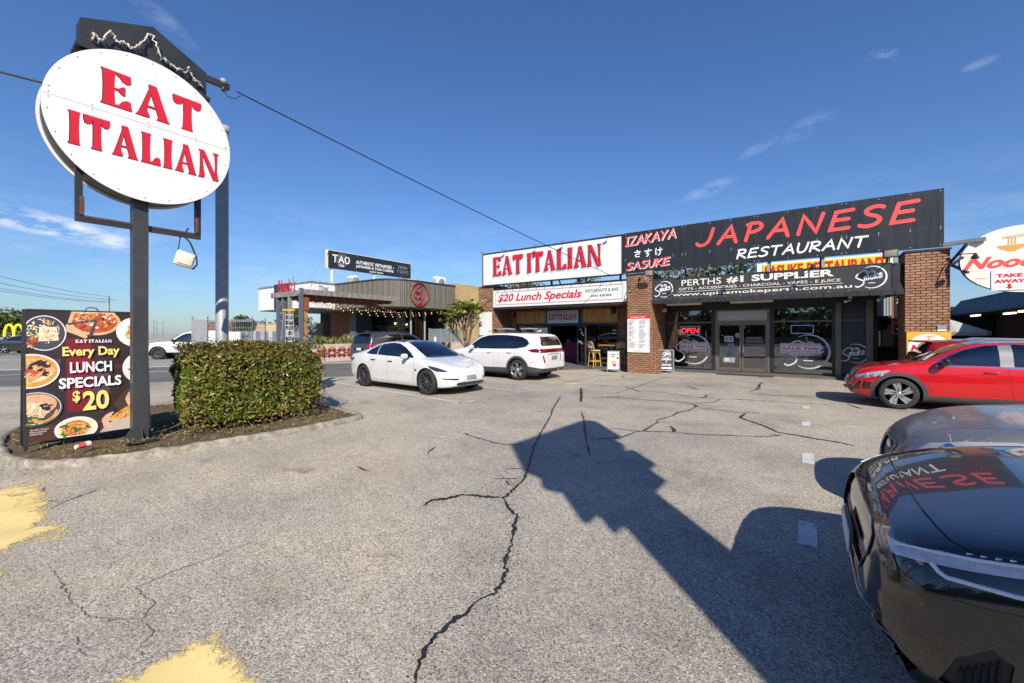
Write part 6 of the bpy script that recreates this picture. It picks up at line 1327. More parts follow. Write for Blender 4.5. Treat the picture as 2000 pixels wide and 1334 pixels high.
for x, y, lab in ((-25.7, 15.2, 'magenta cafe chair by the rust coloured wall'), (-24.9, 16.0, 'magenta cafe chair in front of the dark blue pier')):
    t = thing('cafe_chair', lab, 'chair', (x, y, 0), R(30), 'magenta cafe chairs')
    for lx, ly in ((-.2, -.2), (.2, -.2), (.2, .2), (-.2, .2)): b = MB(); b.tube([(lx, ly, 0), (lx * .9, ly * .9, .46)], .014, 0, 6); part('leg', b, t, 'galvanised', local=True)
    b = MB(); b.rbox((0, 0, .47), (.42, .42, .04), .015, 0); part('seat', b, t, 'magenta', local=True)
    b = MB()
    for i in range(5): b.box(-.19 + i * .085, -.14 + i * .085, .18, .21, .50, 1.0)
    b.box(-.2, .22, .18, .215, .98, 1.08); part('backrest', b, t, 'magenta', local=True)
for x, y, z, lab in ((-25.0, 21.2, 2.3, 'round glowing pendant lamp behind the grey column'), (-25.2, 20.3, 2.35, 'small glowing pendant lamp left of the grey column')):
    t = thing('pendant_lamp', lab, 'lamp', (x, y, z), 0, 'pendant lamps'); b = MB(); b.tube([(x, y, z + .15), (x, y, ZB - .02)], .008, 0, 5); part('cord', b, t, 'cable'); b = MB(); b.ell((x, y, z), (.05, .05, .08), 0, 10, 6); part('bulb', b, t, 'lit_wall_lamp')
    b = MB()
    for k in range(3): b.tube([(x + .22 * math.cos(k * 1.05) * math.cos(a), y + .22 * math.sin(k * 1.05) * math.cos(a), z + .22 * math.sin(a)) for a in np.linspace(0, 6.283, 25)], .006, 0, 4)
    part('wire_cage', b, t, 'bronze')
t = thing('glass_screen', 'low glass screen between posts at the right side of the restaurant terrace', 'screen', (-23.2, 23.2, 0))
for y0, y1 in ((21.9, 23.0), (23.05, 24.1), (24.3, 25.3)): b = MB(); b.box(-23.21, -23.19, y0, y1, .9, 1.95); part('pane', b, t, mat('hazy_pane', (.20, .24, .25), .12, var=.2))
for y in (21.85, 23.02, 24.2, 25.35): b = MB(); b.box(-23.24, -23.16, y - .03, y + .03, 0, 2.0 if y < 25 else 1.2); part('post', b, t, 'galvanised')
b = MB(); b.box(-23.3, -23.05, 24.3, 25.7, 0, .9); part('base_wall', b, t, 'sand_paint')
b = MB(); b.box(-22.95, -22.85, 25.6, 25.75, 0, 1.35); solo('white_bollard', b, 'white_sheet', 'short white post at the foot of the yellow brick wall', 'bollard')
b = MB(); b.box(-22.95, -22.85, 22.1, 22.25, 0, 1.35); solo('white_bollard', b, 'white_sheet', 'short white post in front of the glass screen', 'bollard')

# ================================================================== trees
def tree(name, lab, x, y, h, cr, mt, n=5000, trunk=.16, base=.35, size=.16, seed=1, group=None, bark='bark', blobs=9, sq=.75):
    t = thing(name, lab, 'tree', (x, y, 0), 0, group); q = random.Random(seed); g = np.random.default_rng(seed)
    b = MB(); top = Vector((x, y, h * .62)); b.tube([(x, y, 0), (x + q.gauss(0, .08), y + q.gauss(0, .08), h * .3), top], [trunk, trunk * .75, trunk * .45], 0, 8)
    C = []
    for k in range(blobs):
        a = k * 2.4 + q.random(); r_ = cr * q.uniform(.25, .72); c = Vector((x + r_ * math.cos(a), y + r_ * math.sin(a), h * (base + (1 - base) * q.uniform(.25, .85)))); C.append((c, cr * q.uniform(.30, .55)))
        s_ = Vector((x, y, h * q.uniform(.25, .5))); b.tube([s_, s_.lerp(c, .5) + Vector((0, 0, .15)), c], [trunk * .4, trunk * .25, trunk * .08], 0, 6)
    part('trunk', b, t, bark); P, N = [], []
    for c, r_ in C:
        m = int(n / blobs); d = g.normal(0, 1, (m, 3)); d /= np.linalg.norm(d, axis=1, keepdims=True); rr_ = r_ * g.uniform(.35, 1.05, (m, 1)) ** .6; p = np.array(c) + d * rr_ * np.array([1, 1, sq])
        k = np.array([mnoise.noise(Vector(v * 1.6)) for v in p]) > -.18; P.append(p[k]); N.append(d[k])
    leaves('crown', np.concatenate(P), np.concatenate(N), size, mt, t, .45, .7, seed, .2, (x, y, 0)); return t
tree('gum_tree', 'thin leafed gum tree rising behind the left end of the white billboard', -26.5, 38, 8.3, 3.4, 'gum_leaf', 3200, .2, .45, .16, 3, 'trees behind the shops', 'bark_pale')
tree('gum_tree', 'sunlit gum tree top between the white billboard and the banner', -18.5, 42, 9.0, 3.2, 'gum_leaf', 3000, .2, .5, .16, 4, 'trees behind the shops', 'bark_pale')
tree('gum_tree', 'sparse pale gum tree behind the left part of the black billboard', -9.2, 38, 8.6, 3.4, 'gum_leaf', 1700, .22, .45, .16, 5, 'trees behind the shops', 'bark_pale', 12)
tree('broad_tree', 'dense green tree behind the middle of the black billboard', -5.2, 40, 8.6, 3.8, 'tree_leaf', 5200, .25, .35, .18, 6, 'trees behind the shops')
tree('broad_tree', 'dark tree behind the yellow rooftop box sign', 2.5, 42, 7.8, 4.0, 'tree_leaf', 4500, .25, .35, .18, 7, 'trees behind the shops')
tree('far_tree', 'dark rounded tree above the left dark sedan', -143, 6, 6.0, 7.5, 'tree_leaf', 3500, .4, .15, .5, 8, 'far trees by the road'); tree('far_tree', 'dark low tree at the far left edge of the photo', -140, 0, 6.6, 6.5, 'tree_leaf', 3200, .4, .15, .5, 9, 'far trees by the road'); tree('far_tree', 'dark tree behind the golden arches', -136, 12.5, 5.2, 6, 'tree_leaf', 2600, .4, .15, .5, 10, 'far trees by the road')
tree('far_tree', 'spreading tree behind the tan building left of the pergola', -84, 42.5, 6.2, 3.6, 'tree_leaf', 3000, .3, .3, .3, 11, 'far trees by the road'); tree('far_tree', 'small tree seen through the wire fence panels', -78, 31.0, 4.6, 2.6, 'tree_leaf', 1500, .2, .3, .25, 12, 'far trees by the road')
# frangipani by the pier
t = thing('frangipani_tree', 'bare limbed frangipani with tufts of yellow green leaves at the left brick pier', 'tree', (-14.45, 16.5, 0)); q = random.Random(33); b = MB(); tips = []
def fork(p, d, ln, r, k):
    e = p + d * ln; b.tube([p, p.lerp(e, .5) + Vector((q.gauss(0, .03), q.gauss(0, .03), .02)), e], [r, r * .86, r * .72], 0, 6)
    if k == 0 or (k < 3 and q.random() < .08): tips.append((e, d)); return
    for j in range(3 if q.random() < .5 else 2):
        a = q.uniform(0, 6.283); s_ = Vector((math.cos(a) * .85, math.sin(a) * .55, .45)).normalized(); fork(e, (d * .85 + s_ * .62 + Vector((-.05, 0, .16))).normalized(), ln * q.uniform(.68, .9), r * .70, k - 1)
for a in ((-.45, -.1, .85), (-.15, -.25, .95), (-.62, .0, .6), (.06, -.2, .95)): fork(Vector((-14.40, 16.5, .5)), Vector(a).normalized(), .78, .065, 4)
b.tube([(-14.3, 16.5, 0), (-14.40, 16.5, .55)], [.12, .09], 0, 8); part('trunk', b, t, 'bark'); P_, N_ = [], []
b2 = MB()
for (e, d) in tips:
    for j in range(9):
        a = j * .7 + q.random(); u = Vector((math.cos(a), math.sin(a), q.uniform(.1, .9))).normalized(); s_ = u.cross(d).normalized() if u.cross(d).length > .01 else u.orthogonal(); L_ = q.uniform(.19, .32); m1 = e + u * L_ * .55; tip = e + u * L_ - Vector((0, 0, .03)); w = s_ * L_ * .20
        b2.add([e, m1 - w, tip, m1 + w], [(0, 1, 2, 3)])
part('crown', b2, t, 'frangipani_leaf')
# far wood on the horizon, rooftops and hills
G_ = np.random.default_rng(9); P_, N_ = [], []
for u in np.linspace(-14, 60, 240):
    d0 = 190 + 40 * mnoise.noise((u * .3, 0, 0)); c = ND * d0 + RD * (u * 4.2); h = 4.5 + 4.0 * abs(mnoise.noise((u * .9, 3, 0)))
    m = 30; p = np.array(c) + G_.normal(0, 1, (m, 3)) * np.array([3.2, 3.2, 0]); p[:, 2] = G_.uniform(.3, h, m); P_.append(p); N_.append(G_.normal(0, 1, (m, 3)))
o = leaves('far_treeline', np.concatenate(P_), np.concatenate(N_), 1.1, 'tree_leaf', None, .6, .5, 4); o['kind'] = 'stuff'; o.data.materials[0] = mat('far_green', (.085, .10, .095), .9, var=.4, scale=.2)
def house(x, y, w, d, h, m, lab, nm='house', cat='house', roofm='roof_red'):
    t = thing(nm, lab, cat, (x, y, 0), R(36.9), 'houses on the horizon' if nm == 'house' else None); b = MB(); b.box(-w / 2, w / 2, -d / 2, d / 2, 0, h); part('wall', b, t, m, local=True)
    b = MB(); b.add([(-w * .54, -d * .58, h), (w * .54, -d * .58, h), (w * .54, d * .58, h), (-w * .54, d * .58, h), (-w * .3, 0, h + d * .28), (w * .3, 0, h + d * .28)], [(0, 1, 5, 4), (1, 2, 5), (2, 3, 4, 5), (3, 0, 4), (0, 3, 2, 1)]); part('roof', b, t, roofm, local=True)
    b = MB()
    for k in (-.3, .1, .35): b.box(w * k - w * .06, w * k + w * .06, -d / 2 - .02, -d / 2 + .02, h * .35, h * .75)
    part('window', b, t, 'shop_glass', local=True)
house(-172, 62, 15, 9, 3, 'pale_wall', 'pale house with a low red roof on the horizon left of the ute'); house(-160, 76, 13, 8, 2.8, 'pale_wall', 'pale house with a grey roof on the horizon above the ute bonnet', roofm='timber_grey')
t = thing('tan_building', 'plain tan flat roofed building behind the fence left of the pergola', 'building', (-84, 37.5, 0), R(53)); b = MB(); b.box(-2.4, 2.4, -3, 3, 0, 3.3); part('wall', b, t, 'tan_wall', local=True); b = MB(); b.box(-2.5, 2.5, -3.1, 3.1, 3.3, 3.42); part('roof_edge', b, t, 'concrete', local=True)
t = thing('mural_fence', 'blue grey fence with pale painted panels behind the parked cars', 'fence', (-80, 36, 0)); q = random.Random(5)
for i in range(16):
    p = Vector((-74.5, 30, 0)) + Vector((-.35, .937, 0)) * (i - 2) * .85 ; pl = Pl(p, (-.35, .937, 0)); b = MB(); b.obox(pl, 0, .82, 0, 1.9, -.05, .05, 0); part('panel', b, t, ('blue_wall', 'pale_wall', 'blue_wall', 'cream_ink')[i % 4])
t = thing('golden_arch_sign', 'yellow double arch sign beyond the dark sedan', 'sign', (-112, 9.8, 0)); b = MB(); c0 = Vector((-116.6, 7.65, 0)); r0 = RD
for k in range(2): b.tube([c0 + r0 * (.1 + k * 1.25 + .62 * (1 - math.cos(a))) + Vector((0, 0, 1.0 + 2.1 * math.sin(a) ** .75 if math.sin(a) > 0 else 1.0)) for a in np.linspace(0, math.pi, 17)], .19, 0, 8)
part('arches', b, t, [emit('arch_yellow', (.80, .72, .01), .15)]); b = MB(); b.box(-115.9, -115.5, 9.1, 9.5, 0, 1.4); part('base_post', b, t, 'concrete_dark')
# power line far left
t = thing('power_pole', 'distant power pole with a crossarm above the poster', 'power pole', (-114, 17.6, 0)); pp = Vector((-110.0, 32.2, 0)); pp = Vector((-109.8, 32.2, 0))
pp = Vector((90 * (-.579 - .974 * .815), 90 * (.815 - .974 * .579), 0)); b = MB(); b.lathe([(.16, 0), (.12, 9.6)], pp, m=0, n=8); part('shaft', b, t, 'timber_grey'); b = MB(); b.bar(pp + Vector((-.8, -1.1, 8.9)), pp + Vector((.8, 1.1, 8.9)), .12, .12); part('crossarm', b, t, 'timber_grey')
nr = Vector((50 * (-.579 - 1.35 * .815), 50 * (.815 - 1.35 * .579), 0))
for i, (za, zb) in enumerate(((9.5, 9.9), (8.9, 8.9), (8.4, 8.1), (8.3, 7.7))):
    b = MB(); b.tube(sag(pp + Vector((0, 0, za)), nr + Vector((0, 0, zb)), .5), .035, 0, 4); solo('power_line', b, 'cable', ('topmost of the far power lines left of the poster', 'second of the far power lines from the top', 'third of the far power lines from the top', 'lowest of the far power lines left of the poster')[i], 'power line', 'far power lines')
for i, (u, tt, h) in enumerate(((165, 60, 3.2), (300, 120, 5.5), (306, 125, 5.0), (318, 130, 5.2))):
    p = Vector((tt * (-.579 + (u - 1000) / 808 * .815), tt * (.815 + (u - 1000) / 808 * .579), 0)); b = MB(); b.lathe([(.10, 0), (.08, h)], p, m=0, n=8); b.bar(p + Vector((-.5, -.7, h - .3)), p + Vector((.5, .7, h - .3)), .08, .08)
    solo('lamp_post', b, 'timber_grey', ('dark pole at the left edge of the poster', 'first thin pole on the horizon right of the sign post', 'second thin pole on the horizon right of the sign post', 'third thin pole on the horizon right of the sign post')[i], 'pole', 'thin poles by the road')
# temporary mesh fence panels
def panel(a, c, h0, lab, solid=False):
    a, c = Vector(a), Vector(c); d = (c - a); L_ = d.length; pl = Pl(a, d); t = thing('mesh_fence_panel', lab, 'fence panel', a, 0, 'temporary fence panels'); b = MB()
    for x in (0, L_): b.tube([pl.pt(x, .05), pl.pt(x, h0 + .18)], .022, 0, 8)
    for z in (.2, h0): b.tube([pl.pt(0, z), pl.pt(L_, z)], .020, 0, 8)
    part('frame', b, t, 'galvanised'); b = MB()
    if solid: b.obox(pl, .02, L_ - .02, .2, h0, -.02, .02, 0)
    else:
        for i in range(1, int(L_ / .09)): b.tube([pl.pt(i * .09, .2), pl.pt(i * .09, h0)], .0035, 0, 4, False)
        for i in range(1, int(h0 / .28)): b.tube([pl.pt(0, .2 + i * .28), pl.pt(L_, .2 + i * .28)], .0035, 0, 4, False)
    part('mesh', b, t, 'galvanised'); b = MB(); b.rbox(pl.pt(0, .06), (.6, .22, .12), .02, 0); part('foot', b, t, 'concrete_dark')
panel((-21.75, 6.6, 0), (-21.2, 7.0, 0), 2.2, 'narrow end of the stacked temporary fence, leftmost of the panels', True)
panel((-21.2, 7.0, 0), (-19.7, 8.15, 0), 2.2, 'front mesh panel of the temporary fence before the white ute'); panel((-22.9, 8.0, 0), (-21.1, 9.3, 0), 2.2, 'rear mesh panel of the temporary fence behind the steel pole'); panel((-19.7, 8.15, 0), (-21.1, 9.3, 0), 2.15, 'right side mesh panel of the temporary fence'); panel((-21.75, 6.65, 0), (-22.9, 8.0, 0), 2.15, 'left side mesh panel of the temporary fence')

# ================================================================== right: alley, side restaurant, strip of shops
t = thing('alley_restaurant', 'dark restaurant front at the end of the alley beside the vape shop', 'building', (4, 26, 0))
b = MB(); b.box(1.9, 3.4, 25.0, 30, 0, 3.1, 0); part('wall', b, t, 'interior_wall'); b = MB(); b.box(3.4, 9.2, 37.4, 37.6, 0, 3.3, 0); part('rear_wall', b, t, 'interior_wall'); b = MB(); b.box(2.0, 3.4, 24.6, 24.72, 2.35, 3.2, 0); part('awning', b, t, 'grey_cladding'); b = MB()
for x in (2.1, 2.8): b.box(x, x + .6, 24.95, 24.99, .3, 2.2)
part('window', b, t, 'shop_glass'); b = MB(); b.bar((1.95, 24.5, 2.35), (3.4, 24.5, 2.35), .08, .1); part('gutter', b, t, 'dark_frame')
b = MB(); b.box(2.75, 2.98, 24.4, 24.42, .78, 1.05); b.box(2.80, 2.93, 24.38, 24.398, .82, 1.0); solo('paper_notice', b, 'cream_ink', 'small square paper notice in the alley above the dark timber fence', 'notice')
b = MB(); b.box(3.05, 3.4, 18.4, 24.0, 0, 3.9, 0); solo('alley_brick_wall', b, 'brown_brick', 'brown brick alley wall behind the right brick pillar', 'wall')
t = thing('alley_sign', 'narrow black sign with red and white brush capitals on the alley brick wall', 'sign', (2.8, 19.0, 1.8)); P = Pl((0, 18.95, 0)); b = MB(); b.obox(P, 2.42, 3.3, 1.62, 2.9, -.02, 0, 0); part('panel', b, t, 'black_panel'); b = MB(); b.obox(P, 2.38, 2.42, 1.60, 2.92, -.03, .01, 0); b.obox(P, 2.42, 3.3, 1.58, 1.62, -.03, .01, 0); part('trim', b, t, mat('copper_trim', (.45, .18, .08), .4, metal=.3))
b = MB(); brush_text(b, 'IZAKAYA', P, 2.50, 3.20, 2.66, 2.78, .022, 0, .004, .12, .12); kana(b, P, 2.70, 2.50, .09, .014, 0, .004); brush_text(b, 'SASUKE', P, 2.55, 3.1, 2.32, 2.43, .022, 0, .004, .12, .12); brush_text(b, 'JAPANESE', P, 2.52, 3.2, 2.12, 2.23, .024, 1, .004, .12, .12); brush_text(b, 'RESTAURANT', P, 2.46, 3.24, 1.94, 2.03, .02, 1, .004, .12, .12); b.text('BYO', P, 2.5, 2.7, 1.74, 1.80, 0, .004); part('lettering', b, t, ['white_ink', 'coral_ink'])
b = MB(); b.box(2.02, 3.05, 20.3, 20.4, 0, 1.15, 0); solo('dark_timber_fence', b, 'black_boards', 'low fence of dark horizontal boards across the alley behind the red cars', 'fence')
b = MB(); b.box(1.98, 2.36, 17.0, 17.05, 0, .02, 0); 
t = thing('yellow_rooftop_box_sign', 'yellow box sign with red capitals peeping between the black billboard and grey sign', 'rooftop sign', (.5, 24, 3.9)); P = Pl((0, 23.98, 0)); b = MB(); b.box(-2.0, 3.05, 24.0, 24.5, 3.6, 5.10, 0); part('box', b, t, 'ac_white'); b = MB(); b.obox(P, -1.75, 2.95, 4.1, 5.02, 0, .01, 0); part('face', b, t, [mat('lemon_panel', (.78, .62, .02), .35)])
b = MB(); b.text('SASUKE RESTAURANT', P, -1.68, 2.85, 4.40, 4.96, 0, .014, .045); part('lettering', b, t, 'red_ink')
t = thing('shop_strip', 'long dark shop building with a ribbed navy awning at the right edge', 'building', (9, 27, 0)); P = Pl((7.2, 0, 0), (0, -1, 0))
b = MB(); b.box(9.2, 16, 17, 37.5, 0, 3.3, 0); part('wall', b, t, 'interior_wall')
b = MB(); V = []; ny = 180
for i in range(ny + 1):
    y = 17 + 19.6 * i / ny; k = .03 if i % 4 < 2 else 0
    V += [(7.15 - k, y, 2.72), (7.75 - k, y, 3.58)]
b.add(V, [(2 * i, 2 * i + 2, 2 * i + 3, 2 * i + 1)[::-1] for i in range(ny)], 0); b.add([(7.15, 36.6, 2.72), (7.75, 36.6, 3.58), (9.3, 36.6, 3.58), (9.3, 36.6, 2.72)], [(0, 1, 2, 3)]); b.box(7.7, 9.3, 17, 36.6, 3.56, 3.6); part('awning', b, t, mat('navy_steel', (.022, .028, .040), .4, metal=.3, var=.15))
b = MB(); b.box(7.16, 9.25, 17, 36.6, 2.66, 2.72); part('soffit', b, t, 'soffit_ribs'); b = MB(); b.box(7.1, 7.17, 17, 36.6, 2.66, 2.74); part('gutter', b, t, 'concrete_dark')
for i in range(9): b = MB(); y = 18 + i * 2.1; b.box(9.16, 9.19, y, y + 2.0, .4, 2.6); part('window', b, t, 'shop_glass')
b = MB()
for i in range(10): y = 17.95 + i * 2.1; b.box(9.1, 9.2, y - .05, y + .05, 0, 2.66)
b.box(9.1, 9.2, 17, 36.6, 1.5, 1.56); part('window_frame', b, t, 'dark_frame')
b = MB(); b.box(9.0, 9.25, 30.5, 36, 0, 2.66); part('brick_pier', b, t, 'dark_brick')
for i, (x, y) in enumerate(((7.9, 24.2), (8.4, 25.8), (7.9, 27.6), (8.2, 30.5), (7.7, 33.4))):
    b = MB(); b.box(x, x + .12, y, y + 1.25, 2.58, 2.655, 0); part('tube_light', b, t, 'tube_white')
t = thing('market_umbrella', 'grey cream market umbrella behind the right brick pillar', 'umbrella', (5.9, 30, 0)); b = MB(); ap = Vector((5.9, 30, 2.35)); V = [ap] + [ap + Vector((1.5 * math.cos(R(a)), 1.5 * math.sin(R(a)), -.65)) for a in range(0, 360, 45)]; V2 = [v + Vector((0, 0, -.18)) for v in V[1:]]; b.add(V + V2, [(0, 1 + i, 1 + (i + 1) % 8) for i in range(8)] + [(1 + i, 9 + i, 9 + (i + 1) % 8, 1 + (i + 1) % 8) for i in range(8)]); part('canopy', b, t, mat('canvas_grey', (.40, .39, .36), .8)); b = MB(); b.tube([(5.9, 30, 0), ap], .03, 0, 8); part('pole', b, t, 'galvanised')

# ================================================================== what the glass mirrors: trees and a low terrace across the street behind the camera
G_ = np.random.default_rng(19); P_, N_ = [], []
for k in range(26):
    c = np.array([-58 + k * 4.4 + G_.normal(0, 1), -26 + G_.normal(0, 3), 0]); h = G_.uniform(5.5, 9); m = 420; d = G_.normal(0, 1, (m, 3)); d /= np.linalg.norm(d, axis=1, keepdims=True); p = c + d * G_.uniform(.3, 1, (m, 1)) ** .5 * np.array([3.0, 3.0, h * .42]) + np.array([0, 0, h * .55]); P_.append(p); N_.append(d)
o = leaves('street_tree_row', np.concatenate(P_), np.concatenate(N_), .42, 'tree_leaf', None, .5, .7, 4); o['kind'] = 'stuff'
b = MB(); b.box(-70, 60, -46, -36, 0, 4.6, 0); b.box(-70, 60, -36.05, -36, 1, 2.6, 1); o = solo('street_terrace', b, ['tan_wall', 'shop_glass'], kind='structure')
# ================================================================== vehicles
def pchip(knots):
    kk = [knots[-1]]
    for k in knots[-2::-1]:
        if k[0] < kk[-1][0] - 1e-4: kk.append(k)
    knots = kk[::-1]; x = np.array([k[0] for k in knots], float); y = np.array([k[1] for k in knots], float); h = np.diff(x); d = np.diff(y) / h; n = len(x); m = np.zeros(n)
    for i in range(1, n - 1):
        if d[i - 1] * d[i] > 0: w1, w2 = 2 * h[i] + h[i - 1], h[i] + 2 * h[i - 1]; m[i] = (w1 + w2) / (w1 / d[i - 1] + w2 / d[i])
    m[0], m[-1] = d[0], d[-1]
    def f(q):
        i = min(max(int(np.searchsorted(x, q) - 1), 0), n - 2); t = (q - x[i]) / h[i]; t = min(max(t, 0), 1)
        return y[i] * (1 + 2 * t) * (1 - t) ** 2 + m[i] * h[i] * t * (1 - t) ** 2 + y[i + 1] * t * t * (3 - 2 * t) + m[i + 1] * h[i] * t * t * (t - 1)
    return f
def inpoly(p, L): return inside(p, L)
class Shell:
    """a car body as one lofted skin; regions are cut into it along exact outlines and become parts"""
    def __init__(s, S):
        L = S['L']; s.S = S; f = {k: pchip(S[k]) for k in ('top', 'belt', 'bot', 'wid', 'roof')}
        xs = sorted(set([round(v, 4) for v in list(np.linspace(0, L, S.get('n', 62))) + [L * .0015, L * .005, L * .012, L * .022, L * .036, L * .95, L * .965, L * .978, L * .988, L * .995, L * .9985]]))
        rows = []
        for x in xs:
            zt, z0, w, wr = f['top'](x), f['bot'](x), f['wid'](x), f['roof'](x); zb = min(f['belt'](x), zt - .02); zb = max(zb, z0 + .02); H = zb - z0; gh = zt - zb; wr = min(wr, w * .95)
            c = [(0, z0), (w * .6, z0), (w * .88, z0 + .015), (w * .955, z0 + .10 * H), (w * .985, z0 + .32 * H), (w, z0 + .55 * H), (w * .995, z0 + .76 * H), (w * .972, z0 + .93 * H), (w * .93, zb + min(.03, gh * .4))]
            y8 = w * .93; bul = .035 * min(1, gh / .4)
            c += [(y8 + (wr - y8) * .5 + bul, zb + gh * .54), (wr + .012, zt - min(.07, gh * .30)), (wr * .86, zt - min(.030, gh * .13)), (wr * .5, zt - min(.010, gh * .05)), (0, zt)]
            rows.append([(x, y, z) for y, z in s.spline(c)])
        n = len(rows[0]); b = bmesh.new(); V = {}
        for side in (1, -1):
            for i, r_ in enumerate(rows):
                for j, p in enumerate(r_):
                    if side == -1 and j in (0, n - 1): V[(side, i, j)] = V[(1, i, j)]
                    else: V[(side, i, j)] = b.verts.new((p[0], p[1] * side, p[2]))
        for side in (1, -1):
            for i in range(len(rows) - 1):
                for j in range(n - 1):
                    q = [V[(side, i, j)], V[(side, i, j + 1)], V[(side, i + 1, j + 1)], V[(side, i + 1, j)]]
                    b.faces.new(q[::-1] if side == 1 else q)
        for i in (0, len(rows) - 1):
            q = [V[(1, i, j)] for j in range(n)] + [V[(-1, i, j)] for j in range(n - 2, 0, -1)]
            fc = b.faces.new(q if i == 0 else q[::-1])
        b.normal_update()
        bmesh.ops.recalc_face_normals(b, faces=b.faces[:])
        s.b = b; s.pid = b.faces.layers.int.new('pid'); s.parts = {0: ('body', 'paint', 0.)}
        ref = b.copy(); bmesh.ops.triangulate(ref, faces=ref.faces[:]); ref.normal_update(); s.ref = ref; ref.verts.ensure_lookup_table(); ref.faces.ensure_lookup_table()
        s.bvh = BVHTree.FromBMesh(ref)
    @staticmethod
    def spline(c):
        o = []; N = len(c)
        for i in range(N - 1):
            a, b, d, e = (Vector(c[max(i - 1, 0)]), Vector(c[i]), Vector(c[i + 1]), Vector(c[min(i + 2, N - 1)]))
            if i == 0: a = Vector((-d.x, d.y))
            if i == N - 2: e = Vector((-b.x, b.y))
            k = 3 if i > 1 else 1
            for j in range(k):
                t = j / k; m1, m2 = (d - a) * .42, (e - b) * .42
                p = b * (1 + 2 * t) * (1 - t) ** 2 + m1 * t * (1 - t) ** 2 + d * t * t * (3 - 2 * t) + m2 * t * t * (t - 1); o.append((max(p.x, 0), p.y))
        o.append(c[-1]); return o
    def normal(s, co):
        p, n, i, d = s.bvh.find_nearest(co)
        if i is None: return Vector((0, 0, 1))
        f = s.ref.faces[i]; w = poly_3d_calc([v.co for v in f.verts], p); r = Vector()
        for k, v in zip(w, f.verts): r += v.normal * k
        return r.normalized()
    def cut(s, pts, ax, sides=(1, -1), name=None, mat_=None, off=0., dele=False, nmin=.15, lo=-9, hi=9, only=None):
        """pts outlines a region in side view (ax 'y': x,z), end view (ax 'x': y,z) or plan (ax 'z': x,y)"""
        A, B, K = {'y': (0, 2, 1), 'x': (1, 2, 0), 'z': (0, 1, 2)}[ax]; ids = []
        for sg in sides:
            Q = pts
            if ax in 'xz' and len(sides) == 1: sgn = sides[0]
            x0, x1 = min(p[0] for p in Q), max(p[0] for p in Q); y0, y1 = min(p[1] for p in Q), max(p[1] for p in Q)
            def ok(f):
                if only is not None and f[s.pid] not in only: return False
                n = f.normal; c = f.calc_center_median()
                if n[K] * sg < nmin or not (lo <= c[K] * (1 if ax != 'y' else sg) <= hi): return False
                v = [q.co for q in f.verts]
                return max(q[A] for q in v) > x0 and min(q[A] for q in v) < x1 and max(q[B] for q in v) > y0 and min(q[B] for q in v) < y1
            F = [f for f in s.b.faces if ok(f)]
            for i in range(len(Q)):
                p, q = Q[i], Q[(i + 1) % len(Q)]; d = Vector((q[0] - p[0], q[1] - p[1]))
                if d.length < 1e-6: continue
                co = [0, 0, 0]; no = [0, 0, 0]; co[A], co[B] = p; no[A], no[B] = -d.y, d.x
                # only faces the segment itself touches are split
                seg0, seg1 = Vector(p), Vector(q); G_ = []
                for f in F:
                    v = [w.co for w in f.verts]
                    if max(w[A] for w in v) < min(p[0], q[0]) - .002 or min(w[A] for w in v) > max(p[0], q[0]) + .002 or max(w[B] for w in v) < min(p[1], q[1]) - .002 or min(w[B] for w in v) > max(p[1], q[1]) + .002: continue
                    G_.append(f)
                if not G_: continue
                ge = set(); gv = set()
                for f in G_: ge.update(f.edges); gv.update(f.verts)
                rest = set(F) - set(G_)
                r = bmesh.ops.bisect_plane(s.b, geom=G_ + list(ge) + list(gv), dist=1e-6, plane_co=co, plane_no=Vector(no).normalized())
                F = list(rest) + [g for g in r['geom'] if isinstance(g, bmesh.types.BMFace)]; F = [f for f in set(F) if f.is_valid]
            hit = []
            for f in F:
                c = f.calc_center_median()
                if inpoly((c[A], c[B]), Q): hit.append(f)
            if dele: bmesh.ops.delete(s.b, geom=hit, context='FACES')
            else:
                k = max(s.parts) + 1; s.parts[k] = (name, mat_, off)
                for f in hit: f[s.pid] = k
                ids.append(k)
        return ids
    def build(s, t, mats):
        by = {}
        for f in s.b.faces: by.setdefault(f[s.pid], []).append(f)
        trim = [k for k in by if s.parts[k][0] is None]                  # gaps and seams stay in the body's own mesh
        groups = {0: [0] + trim}
        for k in by:
            if k and k not in trim: groups[k] = [k]
        out = {}
        for k, ks in groups.items():
            name, _, off = s.parts[k]; idx = {}; V, F, Mi, No = [], [], [], []; ml = []
            for kk in ks:
                m_ = mats.get(s.parts[kk][1], s.parts[kk][1])
                if m_ not in ml: ml.append(m_)
                for f in by.get(kk, []):
                    q = []
                    for v in f.verts:
                        if v not in idx:
                            n = s.normal(v.co); idx[v] = len(V); V.append(v.co + n * off); No.append(n)
                        q.append(idx[v])
                    F.append(q); Mi.append(ml.index(m_))
            if not F: continue
            me = bpy.data.meshes.new(name); me.from_pydata([tuple(v) for v in V], [], F)
            for m_ in ml: me.materials.append(M[m_])
            me.polygons.foreach_set('material_index', Mi); me.polygons.foreach_set('use_smooth', [True] * len(F)); me.update()
            me.normals_split_custom_set_from_vertices([tuple(n) for n in No])
            o = bpy.data.objects.new(name, me); COL.objects.link(o); o.parent = t; out.setdefault(name, []).append(o)
        s.b.free(); return out
def circle(x, z, r, n=26, a0=0, a1=360): return [(x + r * math.cos(R(a0 + (a1 - a0) * i / n)), z + r * math.sin(R(a0 + (a1 - a0) * i / n))) for i in range(n + (0 if a1 - a0 == 360 else 1))]
